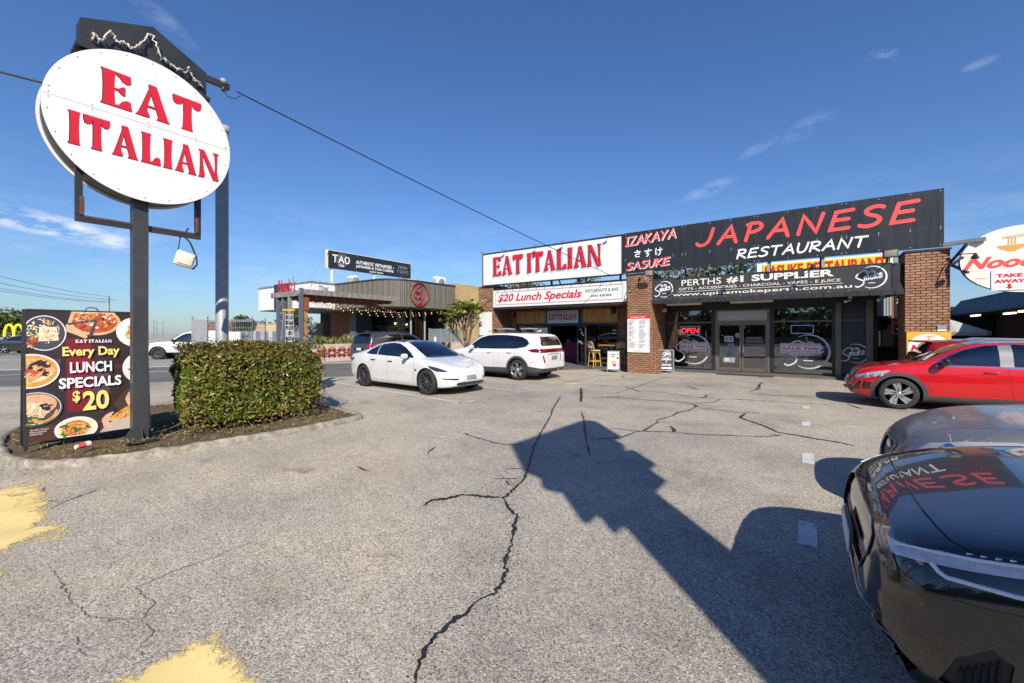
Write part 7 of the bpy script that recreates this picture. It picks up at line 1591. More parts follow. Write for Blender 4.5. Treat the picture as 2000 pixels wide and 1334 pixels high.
def wheel(t, x, y, r, w, side, rim, style, tm='rubber'):
    wh = MB(); prof = [(r * .70, -w * .5), (r * .86, -w * .52), (r * .97, -w * .46), (r, -w * .30), (r, w * .30), (r * .97, w * .46), (r * .86, w * .52), (r * .70, w * .5)]
    wh.lathe(prof, (x, y, r), (0, side, 0), 0, 40, True, False); wo = part('wheel', wh, t, tm, local=True)
    b = MB(); rr = r * .72; f = w * .44
    b.lathe([(rr, -w * .4), (rr * .97, -w * .4), (rr * .95, f * .2), (rr * .97, f), (rr * 1.0, f + .012), (rr * 1.03, f)], (x, y, r), (0, side, 0), 0, 40, True, False)
    pl = Pl((x, y + side * f, r), (side, 0, 0) if side < 0 else (-1, 0, 0), (0, 0, 1)); sgn = 1
    pl = Pl((x, y + side * f, r), (-side, 0, 0), (0, 0, 1))
    def spoke(a, w0, w1, bend=0.):
        c, s_ = math.cos(a), math.sin(a); q = [(.16, w0), (.55, (w0 + w1) / 2), (.97, w1)]; L_, R_ = [], []
        for d, h in q:
            aa = a + bend * (d - .16); c, s_ = math.cos(aa), math.sin(aa); L_.append((rr * (d * c - h * s_), rr * (d * s_ + h * c))); R_.append((rr * (d * c + h * s_), rr * (d * s_ - h * c)))
        b.prism(pl, L_ + R_[::-1], -.035, -.004, 0)
    if style == 'steel':
        b.lathe([(rr * .96, f * .55), (rr * .7, f * .75), (rr * .62, f * .3), (rr * .30, f * .2), (rr * .24, f * .9), (0, f * .95)], (x, y, r), (0, side, 0), 0, 28)
    else:
        n = {'five': 5, 'ten': 10, 'twin': 5, 'seven': 7}[style]
        for k in range(n):
            a = 2 * math.pi * k / n + .3
            if style == 'twin': spoke(a - .21, .10, .15, .30); spoke(a + .21, .09, .11, .20)
            elif style == 'ten': spoke(a, .055, .045, .06)
            elif style == 'seven': spoke(a - .08, .05, .04); spoke(a + .08, .05, .04)
            else: spoke(a, .10, .13)
        b.lathe([(rr * .22, f - .05), (rr * .21, f + .0), (rr * .12, f + .008), (0, f + .008)], (x, y, r), (0, side, 0), 0, 16)
    part('rim', b, wo, rim, local=True)
    b = MB(); b.lathe([(0, .0), (rr * .66, 0), (rr * .66, .02), (0, .02)], (x, y - side * w * .1, r), (0, side, 0), 0, 24); b.lathe([(rr * .98, -w * .3), (0, -w * .3)], (x, y, r), (0, side, 0), 1, 24, False); part('brake_disc', b, wo, ['alloy_dark', 'arch_black'], local=True)
def liner(t, x, r, wy, z):
    b = MB()
    for sd in (1, -1):
        a = [R(v) for v in range(-20, 201, 10)]; V = [(x + r * math.cos(k), sd * y, z + r * math.sin(k)) for y in (wy - .03, wy * .45) for k in a]; n = len(a)
        b.add(V, [(i, i + 1, n + i + 1, n + i) for i in range(n - 1)], 0, True); b.add([(x + r * math.cos(k), sd * wy * .45, z + r * math.sin(k)) for k in a], [tuple(range(n))], 0)
    return b
def fpt(t, y, z, off=.004):
    """a point on the nose of the car at this width and height"""
    best = None
    for o in t.children:
        if o.name.split('.')[0] in ('body', 'grille', 'upper_grille', 'lower_grille', 'lower_intake', 'front_lip'):
            r = o.ray_cast(Vector((8, y, z)), Vector((-1, 0, 0)))
            if r[0] and (best is None or r[1].x > best): best = r[1].x
    return Vector(((best if best is not None else 4) + off, y, z))
def mirror(t, x, y, z, side, m, s=1.):
    b = MB(); b.rbox((x, y + side * .10 * s, z + .02), (.13 * s, .22 * s, .15 * s), .06 * s, 0, None, 4); b.bar((x + .03, y - side * .03, z - .03), (x + .01, y + side * .06, z - .01), .06, .04, 1); part('mirror', b, t, [m, 'gloss_black'], local=True)
def handle(t, x, y, z, side, m): b = MB(); b.rbox((x, y + side * .012, z), (.20, .03, .030), .012, 0); part('door_handle', b, t, m, local=True)
def plate(t, x, y, z, dr, m='plate_grey', w=.37, h=.13, rz=0., tilt=0.):
    b = MB(); b.rbox((x, y, z), (.012, w, h), .004, 0, Matrix.Rotation(tilt, 4, 'Y')); part('number_plate', b, t, m, local=True)
def car(name, label, cat, S, loc, rz, paint_, group, wheels, extra=None, mats=None):
    """local frame: x forwards from the rear bumper, y to the left"""
    t = thing(name, label, cat, loc, rz, group); sh = Shell(S); L = S['L']; wx, r, tw = S['wheels'], S['r'], S['tw']
    for x in wx:
        if S.get('clad'): sh.cut(circle(x, r, r + S['arch'] + S['clad'], 30), 'y', (1, -1), 'arch_cladding', 'trim_plastic', .008, nmin=.1, only={0})
    if S.get('sill'): sh.cut(S['sill'], 'y', (1, -1), 'sill_cladding', 'trim_plastic', .004, nmin=-.4, only={0})
    for x in wx: sh.cut(circle(x, r, r + S['arch'], 30), 'y', (1, -1), dele=True, nmin=-1.1, lo=S['halfw'] * .50, hi=2)
    for k in S.get('cuts', []): sh.cut(*k[:2], sides=k[2], name=k[3], mat_=k[4], off=k[5], nmin=k[6] if len(k) > 6 else .15, lo=k[7] if len(k) > 7 else -9, hi=k[8] if len(k) > 8 else 9)
    parts = sh.build(t, {'paint': paint_, **(mats or {})})
    b = MB()
    for x in wx: q = liner(t, x, r + S['arch'] + .004, S['halfw'], r); b.v += q.v[:0]; k = len(b.v); b.v += q.v; b.f += [[i + k for i in f] for f in q.f]; b.m += q.m; b.sm += q.sm
    b.box(wx[0] - .1, wx[1] + .1, -S['halfw'] * .45, S['halfw'] * .45, .16, .26, 0)
    part('underbody', b, t, 'arch_black', local=True)
    for x in wx:
        for sd in (1, -1): wheel(t, x, sd * (S['halfw'] - tw * .5 - .015), r, tw, sd, wheels[0], wheels[1])
    if extra: extra(t)
    return t
def cabin(t, xw, seatx, rearx, hw, dash, zs=.62):
    """what shows through the glass: floor, dashboard, wheel, seats"""
    b = MB(); b.box(rearx - .5, dash + .1, -hw + .12, hw - .12, .30, .36, 0); part('cabin_floor', b, t, 'interior_dark', local=True)
    b = MB(); b.rbox((dash, 0, zs + .22), (.50, hw * 1.72, .24), .08, 0, None, 3); b.lathe([(.17, 0), (.19, .015), (.17, .03)], (dash - .36, -.36, zs + .30), (-.9, 0, .4), 0, 20, True, False); part('dashboard', b, t, 'trim_plastic', local=True)
    for x in (seatx, rearx):
        for y in (-.36, .36):
            b = MB(); b.rbox((x + .12, y, zs - .12), (.50, .48, .20), .08, 0, None, 3); b.rbox((x - .16, y, zs + .18), (.16, .46, .62), .07, 0, Matrix.Rotation(R(-14), 4, 'Y'), 3); b.rbox((x - .26, y, zs + .58), (.10, .26, .18), .05, 0, Matrix.Rotation(R(-14), 4, 'Y'), 3); part('seat', b, t, 'seat_cloth', local=True)
mat('seat_cloth', (.06, .058, .055), .85, var=.2)
def gap(p, q, w=.006):
    p, q = Vector(p), Vector(q); n = (q - p).normalized(); n = Vector((-n.y, n.x)) * w / 2; return [tuple(p - n), tuple(q - n), tuple(q + n), tuple(p + n)]
def line_cuts(pts, ax='y', sides=(1, -1), w=.007): return [(gap(pts[i], pts[i + 1], w), ax, sides, None, 'arch_black', -.002) for i in range(len(pts) - 1)]

# ---------------------------------------------------------------- white sedan
S = dict(L=4.70, halfw=.925, r=.338, tw=.235, arch=.045, wheels=(.985, 3.86), n=66,
    top=[(0, .62), (.02, .80), (.07, .97), (.16, 1.035), (.40, 1.075), (.8, 1.20), (1.25, 1.345), (1.8, 1.43), (2.25, 1.445), (2.65, 1.41), (3.05, 1.285), (3.4, 1.115), (3.62, .995), (3.9, .935), (4.2, .855), (4.42, .765), (4.56, .68), (4.64, .59), (4.68, .50), (4.70, .42)],
    belt=[(0, .60), (.1, .90), (.45, .965), (1.2, .985), (2.2, .955), (3.2, .925), (3.65, .90), (4.0, .83), (4.3, .74), (4.5, .65), (4.7, .40)],
    bot=[(0, .42), (.06, .32), (.3, .24), (.8, .17), (3.9, .165), (4.3, .18), (4.55, .215), (4.66, .27), (4.70, .36)],
    wid=[(0, .58), (.03, .68), (.12, .79), (.35, .87), (.8, .915), (1.5, .925), (3.0, .918), (3.8, .918), (4.15, .885), (4.38, .80), (4.54, .68), (4.64, .54), (4.70, .36)],
    roof=[(0, .50), (.3, .60), (.8, .58), (1.4, .575), (2.3, .59), (2.8, .61), (3.3, .68), (3.65, .74), (4.0, .74), (4.4, .60), (4.7, .25)])
S['sill'] = None
S['cuts'] = [
    ([(1.06, 1.035), (1.22, 1.15), (1.50, 1.275), (1.62, 1.305), (1.62, 1.0), (1.30, 1.005)], 'y', (1, -1), 'window', 'car_glass', -.004),
    ([(1.65, 1.0), (1.65, 1.312), (2.02, 1.352), (2.14, 1.355), (2.14, .985)], 'y', (1, -1), 'window', 'car_glass', -.004),
    ([(2.20, .985), (2.20, 1.355), (2.46, 1.335), (2.80, 1.235), (3.10, 1.10), (3.28, .985), (3.30, .955)], 'y', (1, -1), 'window', 'car_glass', -.004),
    ([(2.14, .985), (2.14, 1.355), (2.20, 1.355), (2.20, .985)], 'y', (1, -1), 'door_pillar', 'gloss_black', -.003),
    ([(3.64, -.66), (3.70, -.35), (3.72, 0), (3.70, .35), (3.64, .66), (3.25, .62), (2.70, .535), (2.62, .3), (2.60, 0), (2.62, -.3), (2.70, -.535), (3.25, -.62)], 'z', (1,), 'windscreen', 'car_glass', -.004, .1, .9),
    ([(1.30, -.555), (1.9, -.575), (2.56, -.585), (2.55, 0), (2.56, .585), (1.9, .575), (1.30, .555), (1.27, 0)], 'z', (1,), 'glass_roof', 'window_tint', -.003, .1, 1.1),
    ([(.42, -.52), (1.26, -.50), (1.24, 0), (1.26, .50), (.42, .52), (.38, 0)], 'z', (1,), 'rear_window', 'car_glass', -.003, .1, .9),
    ([(4.36, .70), (4.20, .745), (3.98, .775), (3.93, .765), (4.02, .70), (4.22, .635), (4.44, .625), (4.52, .635)], 'y', (1, -1), 'headlight', 'lamp_dark', .001, .02),
    ([(-.48, .255), (.48, .255), (.54, .30), (.48, .345), (-.48, .345), (-.54, .30)], 'x', (1,), 'lower_grille', 'gloss_black', -.01, -.2),
    ([(.47, .405), (.78, .43), (.80, .46), (.47, .45)], 'x', (1,), 'side_vent', 'gloss_black', -.006), ([(-.47, .405), (-.78, .43), (-.80, .46), (-.47, .45)], 'x', (1,), 'side_vent', 'gloss_black', -.006),
    ([(0.02, .86), (.42, .90), (.45, .83), (.30, .76), (.02, .74)], 'y', (1, -1), 'tail_light', 'tail_lens', .002, -.1),
    ([(3.52, .64), (3.40, .68), (3.43, .60)], 'y', (1, -1), 'indicator', 'gloss_black', .002),
] + line_cuts([(2.17, .97), (2.17, .45), (2.20, .30)]) + line_cuts([(3.36, .93), (3.38, .60), (3.30, .30)]) + line_cuts([(1.66, .99), (1.60, .80), (1.36, .55), (1.28, .42)]) + line_cuts([(1.30, .275), (3.44, .275)], w=.006) + line_cuts([(3.66, .80), (3.95, .70), (4.28, .50), (4.45, .30), (4.52, 0), (4.45, -.30), (4.28, -.50), (3.95, -.70), (3.66, -.80)], 'z', (1,), .008)
S['cuts'] = [c if len(c) != 5 else c for c in S['cuts']]
def x_sedan(t):
    cabin(t, 0, 2.30, 1.45, .90, 3.25)
    for sd in (1, -1): mirror(t, 3.08, sd * .90, .985, sd, 'paint_pearl', .95); handle(t, 2.33, sd * .912, .835, sd, 'gloss_black'); handle(t, 1.50, sd * .917, .855, sd, 'gloss_black')
    p_ = fpt(t, -.30, .46, .012); plate(t, p_.x, -.02, .46, 1, 'plate_grey', .36, .11, tilt=R(-14))
    b = MB(); b.ell(fpt(t, 0, .70, .0), (.02, .03, .03), 0, 8, 5); part('badge', b, t, 'chrome', local=True)
    for sd in (1, -1): b = MB(); b.tube([(3.70, sd * .06, .985), (3.66, sd * .30, 1.01), (3.60, sd * .55, 1.02)], .009, 0, 5); part('wiper', b, t, 'black_metal', local=True)
car('white_sedan', 'white sedan with dark wheels and a dark glass roof in front of the grey SUV', 'car', S, (-12.05, 8.66, 0), R(-2), 'paint_pearl', 'cars parked in front of the shops', ('alloy_dark', 'ten'), x_sedan)

# ---------------------------------------------------------------- SUV shape used three times with its own details
def suv_spec(L, hw, H, r, wb, foh, belt=1.02, **k):
    fx = L - foh; rx = fx - wb
    S = dict(L=L, halfw=hw, r=r, tw=.235, arch=.05, wheels=(rx, fx), n=64,
    top=[(0, .74), (.015, .98), (.05, 1.10), (.10, 1.16), (.16, H - .34), (.26, H - .14), (.36, H - .055), (.62, H - .025), (1.2, H), (1.9, H), (2.5, H - .03), (2.85, H - .10), (3.2, H - .30), (3.42, belt + .16), (3.52, belt + .10), (3.9, belt + .055), (4.25, belt - .01), (L - .22, belt - .10), (L - .11, belt - .20), (L - .05, belt - .32), (L - .015, .60), (L, .52)],
    belt=[(0, .72), (.06, .98), (.25, belt + .02), (.9, belt + .02), (2, belt), (3.3, belt - .03), (3.9, belt - .05), (4.3, belt - .13), (L - .12, belt - .28), (L, .50)],
    bot=[(0, .46), (.05, .34), (.25, .26), (.8, .22), (3.6, .21), (L - .4, .22), (L - .1, .27), (L, .40)],
    wid=[(0, .66), (.03, .76), (.10, .83), (.3, hw - .035), (.8, hw), (2, hw), (3.4, hw), (3.9, hw - .01), (4.2, hw - .05), (L - .15, hw - .17), (L - .05, hw - .30), (L, hw - .45)],
    roof=[(0, .60), (.2, .66), (.4, .64), (1.2, .66), (2.4, .66), (3.0, .68), (3.5, .74), (4.1, .76), (L - .15, .6), (L, .35)])
    S.update(k); return S, rx, fx
S, rx, fx = suv_spec(4.66, .935, 1.665, .362, 2.74, .95, 1.03, clad=.075)
S['sill'] = [(-.1, .2), (.02, .44), (.5, .50), (.75, .43), (3.9, .40), (4.3, .42), (4.7, .50), (4.7, .15), (-.1, .15)]
S['cuts'] = [
    ([(.52, 1.27), (.62, 1.40), (.86, 1.50), (1.02, 1.525), (1.02, 1.10), (.66, 1.16)], 'y', (1, -1), 'window', 'car_glass', -.004),
    ([(1.10, 1.095), (1.10, 1.54), (1.62, 1.575), (1.98, 1.575), (1.98, 1.075)], 'y', (1, -1), 'window', 'car_glass', -.004),
    ([(2.08, 1.075), (2.08, 1.575), (2.45, 1.555), (2.78, 1.47), (3.10, 1.27), (3.26, 1.10), (3.26, 1.06)], 'y', (1, -1), 'window', 'car_glass', -.004),
    ([(1.02, 1.10), (1.02, 1.525), (1.10, 1.54), (1.10, 1.095)], 'y', (1, -1), 'door_pillar', 'gloss_black', -.003), ([(1.98, 1.075), (1.98, 1.575), (2.08, 1.575), (2.08, 1.075)], 'y', (1, -1), 'door_pillar', 'gloss_black', -.003),
    ([(-.63, 1.20), (.63, 1.20), (.66, 1.28), (.54, 1.52), (-.54, 1.52), (-.66, 1.28)], 'x', (-1,), 'rear_window', 'car_glass', -.004, .05, -.2, .5),
    ([(.0, .985), (.78, .96), (.82, 1.03), (.78, 1.10), (.0, 1.08), (-.78, 1.10), (-.82, 1.03), (-.78, .96)], 'x', (-1,), 'tail_light_bar', 'tail_lens_dark', .004, .02, -.2, 1),
    ([(-.1, .97), (.38, .985), (.56, 1.06), (.30, 1.10), (-.1, 1.10)], 'y', (1, -1), 'tail_light', 'tail_lens_dark', .005, -.05),
    ([(-.40, .66), (.40, .66), (.46, .92), (-.46, .92)], 'x', (-1,), 'tailgate_panel', 'paint', -.02, .2),
    ([(.60, .62), (.68, .62), (.74, .86), (.68, .88)], 'x', (-1,), 'reflector', 'tail_lens', .003, .02), ([(-.60, .62), (-.68, .62), (-.74, .86), (-.68, .88)], 'x', (-1,), 'reflector', 'tail_lens', .003, .02),
    ([(3.50, -.70), (3.54, 0), (3.50, .70), (3.2, .64), (2.90, .60), (2.84, 0), (2.90, -.60), (3.2, -.64)], 'z', (1,), 'windscreen', 'car_glass', -.004, .1, 1.0),
    ([(4.3, .74), (4.1, .86), (3.95, .88), (4.2, .76)], 'y', (1, -1), 'headlight', 'lamp_dark', .002, .0),
] + line_cuts([(2.03, 1.06), (2.03, .70), (1.98, .44)]) + line_cuts([(3.30, 1.04), (3.34, .70), (3.26, .44)]) + line_cuts([(1.10, 1.08), (1.05, .98), (1.18, .78), (1.36, .62)]) + line_cuts([(0.02, .70), (.30, .68), (.42, .62)]) + line_cuts([(1.4, .93), (3.2, .90)], w=.004)
def x_suv(t):
    cabin(t, 0, 2.25, 1.30, .91, 3.10, .72)
    for sd in (1, -1):
        mirror(t, 3.02, sd * .91, 1.10, sd, 'paint_white'); handle(t, 2.22, sd * .93, .945, sd, 'paint_white'); handle(t, 1.30, sd * .93, .96, sd, 'paint_white')
        b = MB(); b.tube([(.75, sd * .60, 1.675), (.85, sd * .605, 1.715), (2.4, sd * .60, 1.72), (2.55, sd * .60, 1.68)], .014, 0, 6); part('roof_rail', b, t, 'gloss_black', local=True)
    for x in (1.05, 2.15): b = MB(); b.tube([(x, -.62, 1.73), (x, -.58, 1.79), (x, 0, 1.81), (x, .58, 1.79), (x, .62, 1.73)], .024, 0, 8); b.box(x - .06, x + .06, -.66, -.56, 1.69, 1.77, 1); b.box(x - .06, x + .06, .56, .66, 1.69, 1.77, 1); part('roof_bar', b, t, ['alloy', 'gloss_black'], local=True)
    plate(t, .0, .0, .79, -1, 'plate_grey', .37, .12)
    b = MB(); b.add([(.55, 0, 1.70), (.80, .03, 1.695), (.80, -.03, 1.695), (.56, 0, 1.76)], [(0, 1, 3), (0, 3, 2), (1, 2, 3)], 0, True); part('aerial_fin', b, t, 'paint_white', local=True)
    b = MB(); P = Pl((-.006, 0, 0), (0, -1, 0)); 
    for i, ch in enumerate('HAVAL'[::1]): pass
    b.text('H A V A L', P, -.26, .26, .935, .965, 0, .012, .01); part('lettering', b, t, 'gloss_black', local=True)
    b = MB(); b.tube([(.12, -.3, .34), (.02, -.3, .34)], .03, 0, 8); b.tube([(.3, -.5, .30), (.3, .5, .30)], .04, 0, 8); part('exhaust', b, t, 'galvanised', local=True)
car('white_suv', 'white SUV with roof bars parked tail towards the restaurant door', 'car', S, (-7.2, 12.72, 0), R(178.5), 'paint_white', 'cars parked in front of the shops', ('alloy', 'twin'), x_suv)

S, rx, fx = suv_spec(4.64, .90, 1.69, .352, 2.67, .95, 1.00, clad=None)
S['sill'] = [(-.1, .2), (.0, .40), (.7, .40), (3.9, .34), (4.7, .40), (4.7, .15), (-.1, .15)]
S['cuts'] = [
    ([(.55, 1.22), (.72, 1.42), (1.0, 1.52), (1.0, 1.08), (.7, 1.10)], 'y', (1, -1), 'window', 'car_glass', -.004), ([(1.06, 1.08), (1.06, 1.53), (1.95, 1.57), (1.95, 1.06)], 'y', (1, -1), 'window', 'car_glass', -.004), ([(2.05, 1.06), (2.05, 1.57), (2.5, 1.54), (2.8, 1.45), (3.15, 1.23), (3.28, 1.05)], 'y', (1, -1), 'window', 'car_glass', -.004),
    ([(-.66, 1.14), (.66, 1.14), (.62, 1.40), (.52, 1.53), (-.52, 1.53), (-.62, 1.40)], 'x', (-1,), 'rear_window', 'car_glass', -.004, .05, -.2, .5),
    ([(.52, .99), (.90, .97), (.90, 1.10), (.64, 1.10)], 'x', (-1,), 'tail_light', 'tail_lens', .004, .02, -.2, 1), ([(-.52, .99), (-.90, .97), (-.90, 1.10), (-.64, 1.10)], 'x', (-1,), 'tail_light', 'tail_lens', .004, .02, -.2, 1),
    ([(-.1, .96), (.30, .98), (.40, 1.07), (.1, 1.10), (-.1, 1.10)], 'y', (1, -1), 'tail_light', 'tail_lens', .005, .15),
    ([(-.34, .78), (.34, .78), (.38, .93), (-.38, .93)], 'x', (-1,), 'plate_recess', 'gloss_black', -.02, .2),
    ([(3.50, -.70), (3.54, 0), (3.50, .70), (2.90, .60), (2.84, 0), (2.90, -.60)], 'z', (1,), 'windscreen', 'car_glass', -.004, .1, 1.0),
] + line_cuts([(2.0, 1.05), (2.0, .45)]) + line_cuts([(1.03, 1.07), (1.05, .9), (1.3, .6)])
def x_out(t):
    cabin(t, 0, 2.25, 1.30, .88, 3.10, .72)
    for sd in (1, -1): mirror(t, 3.02, sd * .88, 1.08, sd, 'paint_gunmetal'); b = MB(); b.tube([(.6, sd * .60, 1.665), (.75, sd * .605, 1.70), (2.4, sd * .60, 1.71), (2.6, sd * .60, 1.67)], .018, 0, 6); part('roof_rail', b, t, 'black_metal', local=True)
    plate(t, .0, .0, .86, -1, 'plate_white', .37, .12)
    b = MB(); b.add([(.42, 0, 1.68), (.66, .03, 1.675), (.66, -.03, 1.675), (.40, 0, 1.77)], [(0, 1, 3), (0, 3, 2), (1, 2, 3)], 0, True); part('aerial_fin', b, t, 'paint_gunmetal', local=True)
    b = MB(); b.rbox((.24, 0, 1.625), (.26, 1.16, .05), .02, 0); part('spoiler', b, t, 'paint_gunmetal', local=True); b = MB(); b.tube([(.06, .0, 1.17), (.07, .35, 1.20)], .010, 0, 5); part('wiper', b, t, 'black_metal', local=True)
car('grey_suv', 'dark grey SUV seen from its tail behind the white sedan', 'car', S, (-17.55, 11.95, 0), R(90), 'paint_gunmetal', 'cars parked in front of the shops', ('alloy', 'five'), x_out)

# ---------------------------------------------------------------- red crossover
S, rx, fx = suv_spec(4.14, .88, 1.52, .335, 2.58, .83, .96, clad=.075)
L = 4.14
S['top'] = [(0, .74), (.015, .95), (.05, 1.05), (.10, 1.12), (.18, 1.28), (.30, 1.40), (.42, 1.45), (.9, 1.49), (1.4, 1.50), (1.85, 1.485), (2.15, 1.44), (2.5, 1.30), (2.80, 1.125), (2.95, 1.045), (3.1, 1.005), (3.4, .965), (3.75, .905), (3.92, .85), (4.02, .77), (4.08, .68), (4.12, .58), (4.14, .50)]
S['belt'] = [(0, .72), (.06, .95), (.25, 1.0), (.9, 1.0), (2, .975), (2.8, .945), (3.2, .915), (3.6, .86), (3.9, .74), (4.05, .62), (4.14, .48)]
S['bot'] = [(0, .42), (.06, .32), (.25, .24), (.8, .20), (3.3, .20), (3.8, .21), (4.04, .25), (4.12, .31), (4.14, .38)]
S['wid'] = [(0, .62), (.03, .72), (.10, .79), (.3, .85), (.7, .88), (2, .88), (3.2, .88), (3.5, .865), (3.75, .82), (3.95, .72), (4.06, .60), (4.14, .42)]
S['roof'] = [(0, .58), (.2, .62), (.4, .60), (1.2, .60), (2.0, .61), (2.5, .64), (3.0, .72), (3.6, .72), (4.0, .56), (4.14, .3)]
S['sill'] = [(.9, .15), (.9, .36), (2.9, .325), (3.4, .33), (3.4, .15)]
S['cuts'] = [
    ([(1.20, .99), (1.20, 1.405), (1.66, 1.415), (1.66, .985)], 'y', (1, -1), 'window', 'car_glass', -.004),
    ([(.50, 1.12), (.62, 1.33), (.9, 1.385), (1.12, 1.40), (1.12, .995), (.66, 1.03)], 'y', (1, -1), 'window', 'car_glass', -.004),
    ([(1.84, .985), (1.84, 1.405), (2.05, 1.375), (2.30, 1.29), (2.52, 1.17), (2.70, 1.04), (2.72, .985)], 'y', (1, -1), 'window', 'car_glass', -.004),
    ([(1.66, .985), (1.66, 1.415), (1.84, 1.405), (1.84, .985)], 'y', (1, -1), 'door_pillar', 'pillar_grey', -.001), ([(1.12, .995), (1.12, 1.40), (1.20, 1.405), (1.20, .99)], 'y', (1, -1), 'door_pillar', 'pillar_grey', -.001),
    ([(.5, .962), (.5, .985), (2.74, .968), (2.74, .948)], 'y', (1, -1), 'chrome_strip', 'chrome', .003),
    ([(.62, 1.35), (.9, 1.40), (1.66, 1.43), (2.02, 1.395), (2.30, 1.31), (2.54, 1.19), (2.78, 1.02), (2.76, 1.0), (2.52, 1.175), (2.28, 1.298), (2.02, 1.38), (1.66, 1.412), (.9, 1.385)], 'y', (1, -1), 'chrome_frame', 'chrome', .003, .05),
    ([(2.96, -.64), (3.0, 0), (2.96, .64), (2.6, .58), (2.24, .53), (2.20, 0), (2.24, -.53), (2.6, -.58)], 'z', (1,), 'windscreen', 'car_glass', -.004, .1, .95),
    ([(.35, -.56), (2.16, -.56), (2.14, 0), (2.16, .56), (.35, .56)], 'z', (1,), 'black_roof', 'gloss_black', .001, .1, 1.2),
    ([(4.0, .69), (3.80, .765), (3.48, .835), (3.44, .825), (3.62, .70), (3.86, .645), (4.03, .63)], 'y', (1, -1), 'headlight', 'lamp_lens', .002, .0),
    ([(-.40, .64), (.40, .64), (.46, .70), (.42, .75), (-.42, .75), (-.46, .70)], 'x', (1,), 'upper_grille', 'gloss_black', -.006, .05),
    ([(-.55, .28), (.55, .28), (.62, .40), (.52, .46), (-.52, .46), (-.62, .40)], 'x', (1,), 'lower_grille', 'black_metal', -.01, .05),
    ([(.60, .36), (.80, .40), (.82, .56), (.72, .57)], 'x', (1,), 'fog_recess', 'gloss_black', -.01, .02), ([(-.60, .36), (-.80, .40), (-.82, .56), (-.72, .57)], 'x', (1,), 'fog_recess', 'gloss_black', -.01, .02),
] + line_cuts([(1.74, .95), (1.72, .60), (1.66, .34)]) + line_cuts([(2.83, .94), (2.86, .60), (2.80, .33)]) + line_cuts([(1.0, .97), (1.02, .8), (1.15, .55)]) + line_cuts([(2.98, .70), (3.5, .70), (3.85, .56), (3.98, .3), (4.01, 0), (3.98, -.3), (3.85, -.56), (3.5, -.70), (2.98, -.70)], 'z', (1,), .008)
mat('pillar_grey', (.20, .20, .21), .4, metal=.3)
def x_red(t):
    cabin(t, 0, 1.95, 1.10, .86, 2.62, .66)
    for sd in (1, -1):
        mirror(t, 2.62, sd * .86, 1.03, sd, 'gloss_black', 1.05); handle(t, 1.96, sd * .875, .865, sd, 'paint_red'); handle(t, 1.2, sd * .875, .88, sd, 'paint_red')
        b = MB(); b.tube([(.42, sd * .58, 1.44), (.6, sd * .59, 1.50), (1.9, sd * .585, 1.53), (2.15, sd * .58, 1.46)], .016, 0, 6); part('roof_rail', b, t, 'alloy', local=True)
        b = MB(); b.tube([(3.96, sd * .58, .32), (4.03, sd * .50, .30), (4.09, sd * .40, .30)], .028, 0, 8); part('skid_trim', b, t, 'alloy', local=True)
        b = MB(); b.tube([(3.95, sd * .70, .36), (3.93, sd * .755, .45), (3.90, sd * .78, .57)], .018, 0, 6); part('fog_trim', b, t, 'paint_red', local=True)
        b = MB()
        for k in range(3): x = 3.60 + k * .12; b.ell((x, sd * (.855 - k * .03), .715), (.045, .02, .028), 0, 10, 6)
        part('lamp_reflector', b, t, 'chrome', local=True)
        b = MB(); b.tube([(2.99, sd * .05, 1.035), (2.95, sd * .32, 1.06), (2.88, sd * .58, 1.06)], .009, 0, 5); part('wiper', b, t, 'black_metal', local=True)
    plate(t, 4.15, 0, .50, 1, 'plate_white', .37, .11)
    b = MB(); b.text('8', Pl((4.115, 0, 0), (0, 1, 0)), -.04, .04, .71, .74, 0, .02); part('badge', b, t, 'chrome', local=True)
RX = car('red_crossover', 'glossy red crossover with black arches and a black roof, its nose pointing left', 'car', S, (4.94, 12.95, 0), R(180), 'paint_red', 'cars in the bays on the right', ('alloy', 'twin'), x_red)
# ---------------------------------------------------------------- red hatchback beyond it
S, rx, fx = suv_spec(4.25, .88, 1.50, .33, 2.60, .85, .95)
S['sill'] = None
S['cuts'] = [([(.55, 1.12), (.75, 1.36), (1.2, 1.41), (1.9, 1.42), (2.5, 1.32), (2.95, 1.05), (2.95, .98), (.8, 1.03)], 'y', (1, -1), 'window', 'window_tint', -.004), ([(-.62, 1.08), (.62, 1.08), (.54, 1.38), (-.54, 1.38)], 'x', (-1,), 'rear_window', 'window_tint', -.004, .05, -.2, .6), ([(.40, .90), (.86, .88), (.86, 1.02), (.45, 1.02)], 'x', (-1,), 'tail_light', 'tail_lens', .004, .02, -.2, 1), ([(-.40, .90), (-.86, .88), (-.86, 1.02), (-.45, 1.02)], 'x', (-1,), 'tail_light', 'tail_lens', .004, .02, -.2, 1)]
def x_hatch(t):
    b = MB(); b.rbox((.20, 0, 1.43), (.30, 1.14, .045), .02, 0); part('spoiler', b, t, 'paint_maroon', local=True)
    for sd in (1, -1): mirror(t, 2.85, sd * .86, 1.02, sd, 'paint_maroon')
    b = MB(); b.tube([(.06, .0, 1.09), (-.02, .12, 1.10), (.08, .38, 1.14)], .014, 0, 5); part('rear_wiper', b, t, 'black_metal', local=True)
car('red_hatchback', 'darker red hatchback mostly hidden behind the red crossover, tail to the left', 'car', S, (2.25, 15.15, 0), R(0), 'paint_maroon', 'cars in the bays on the right', ('alloy', 'five'), x_hatch)

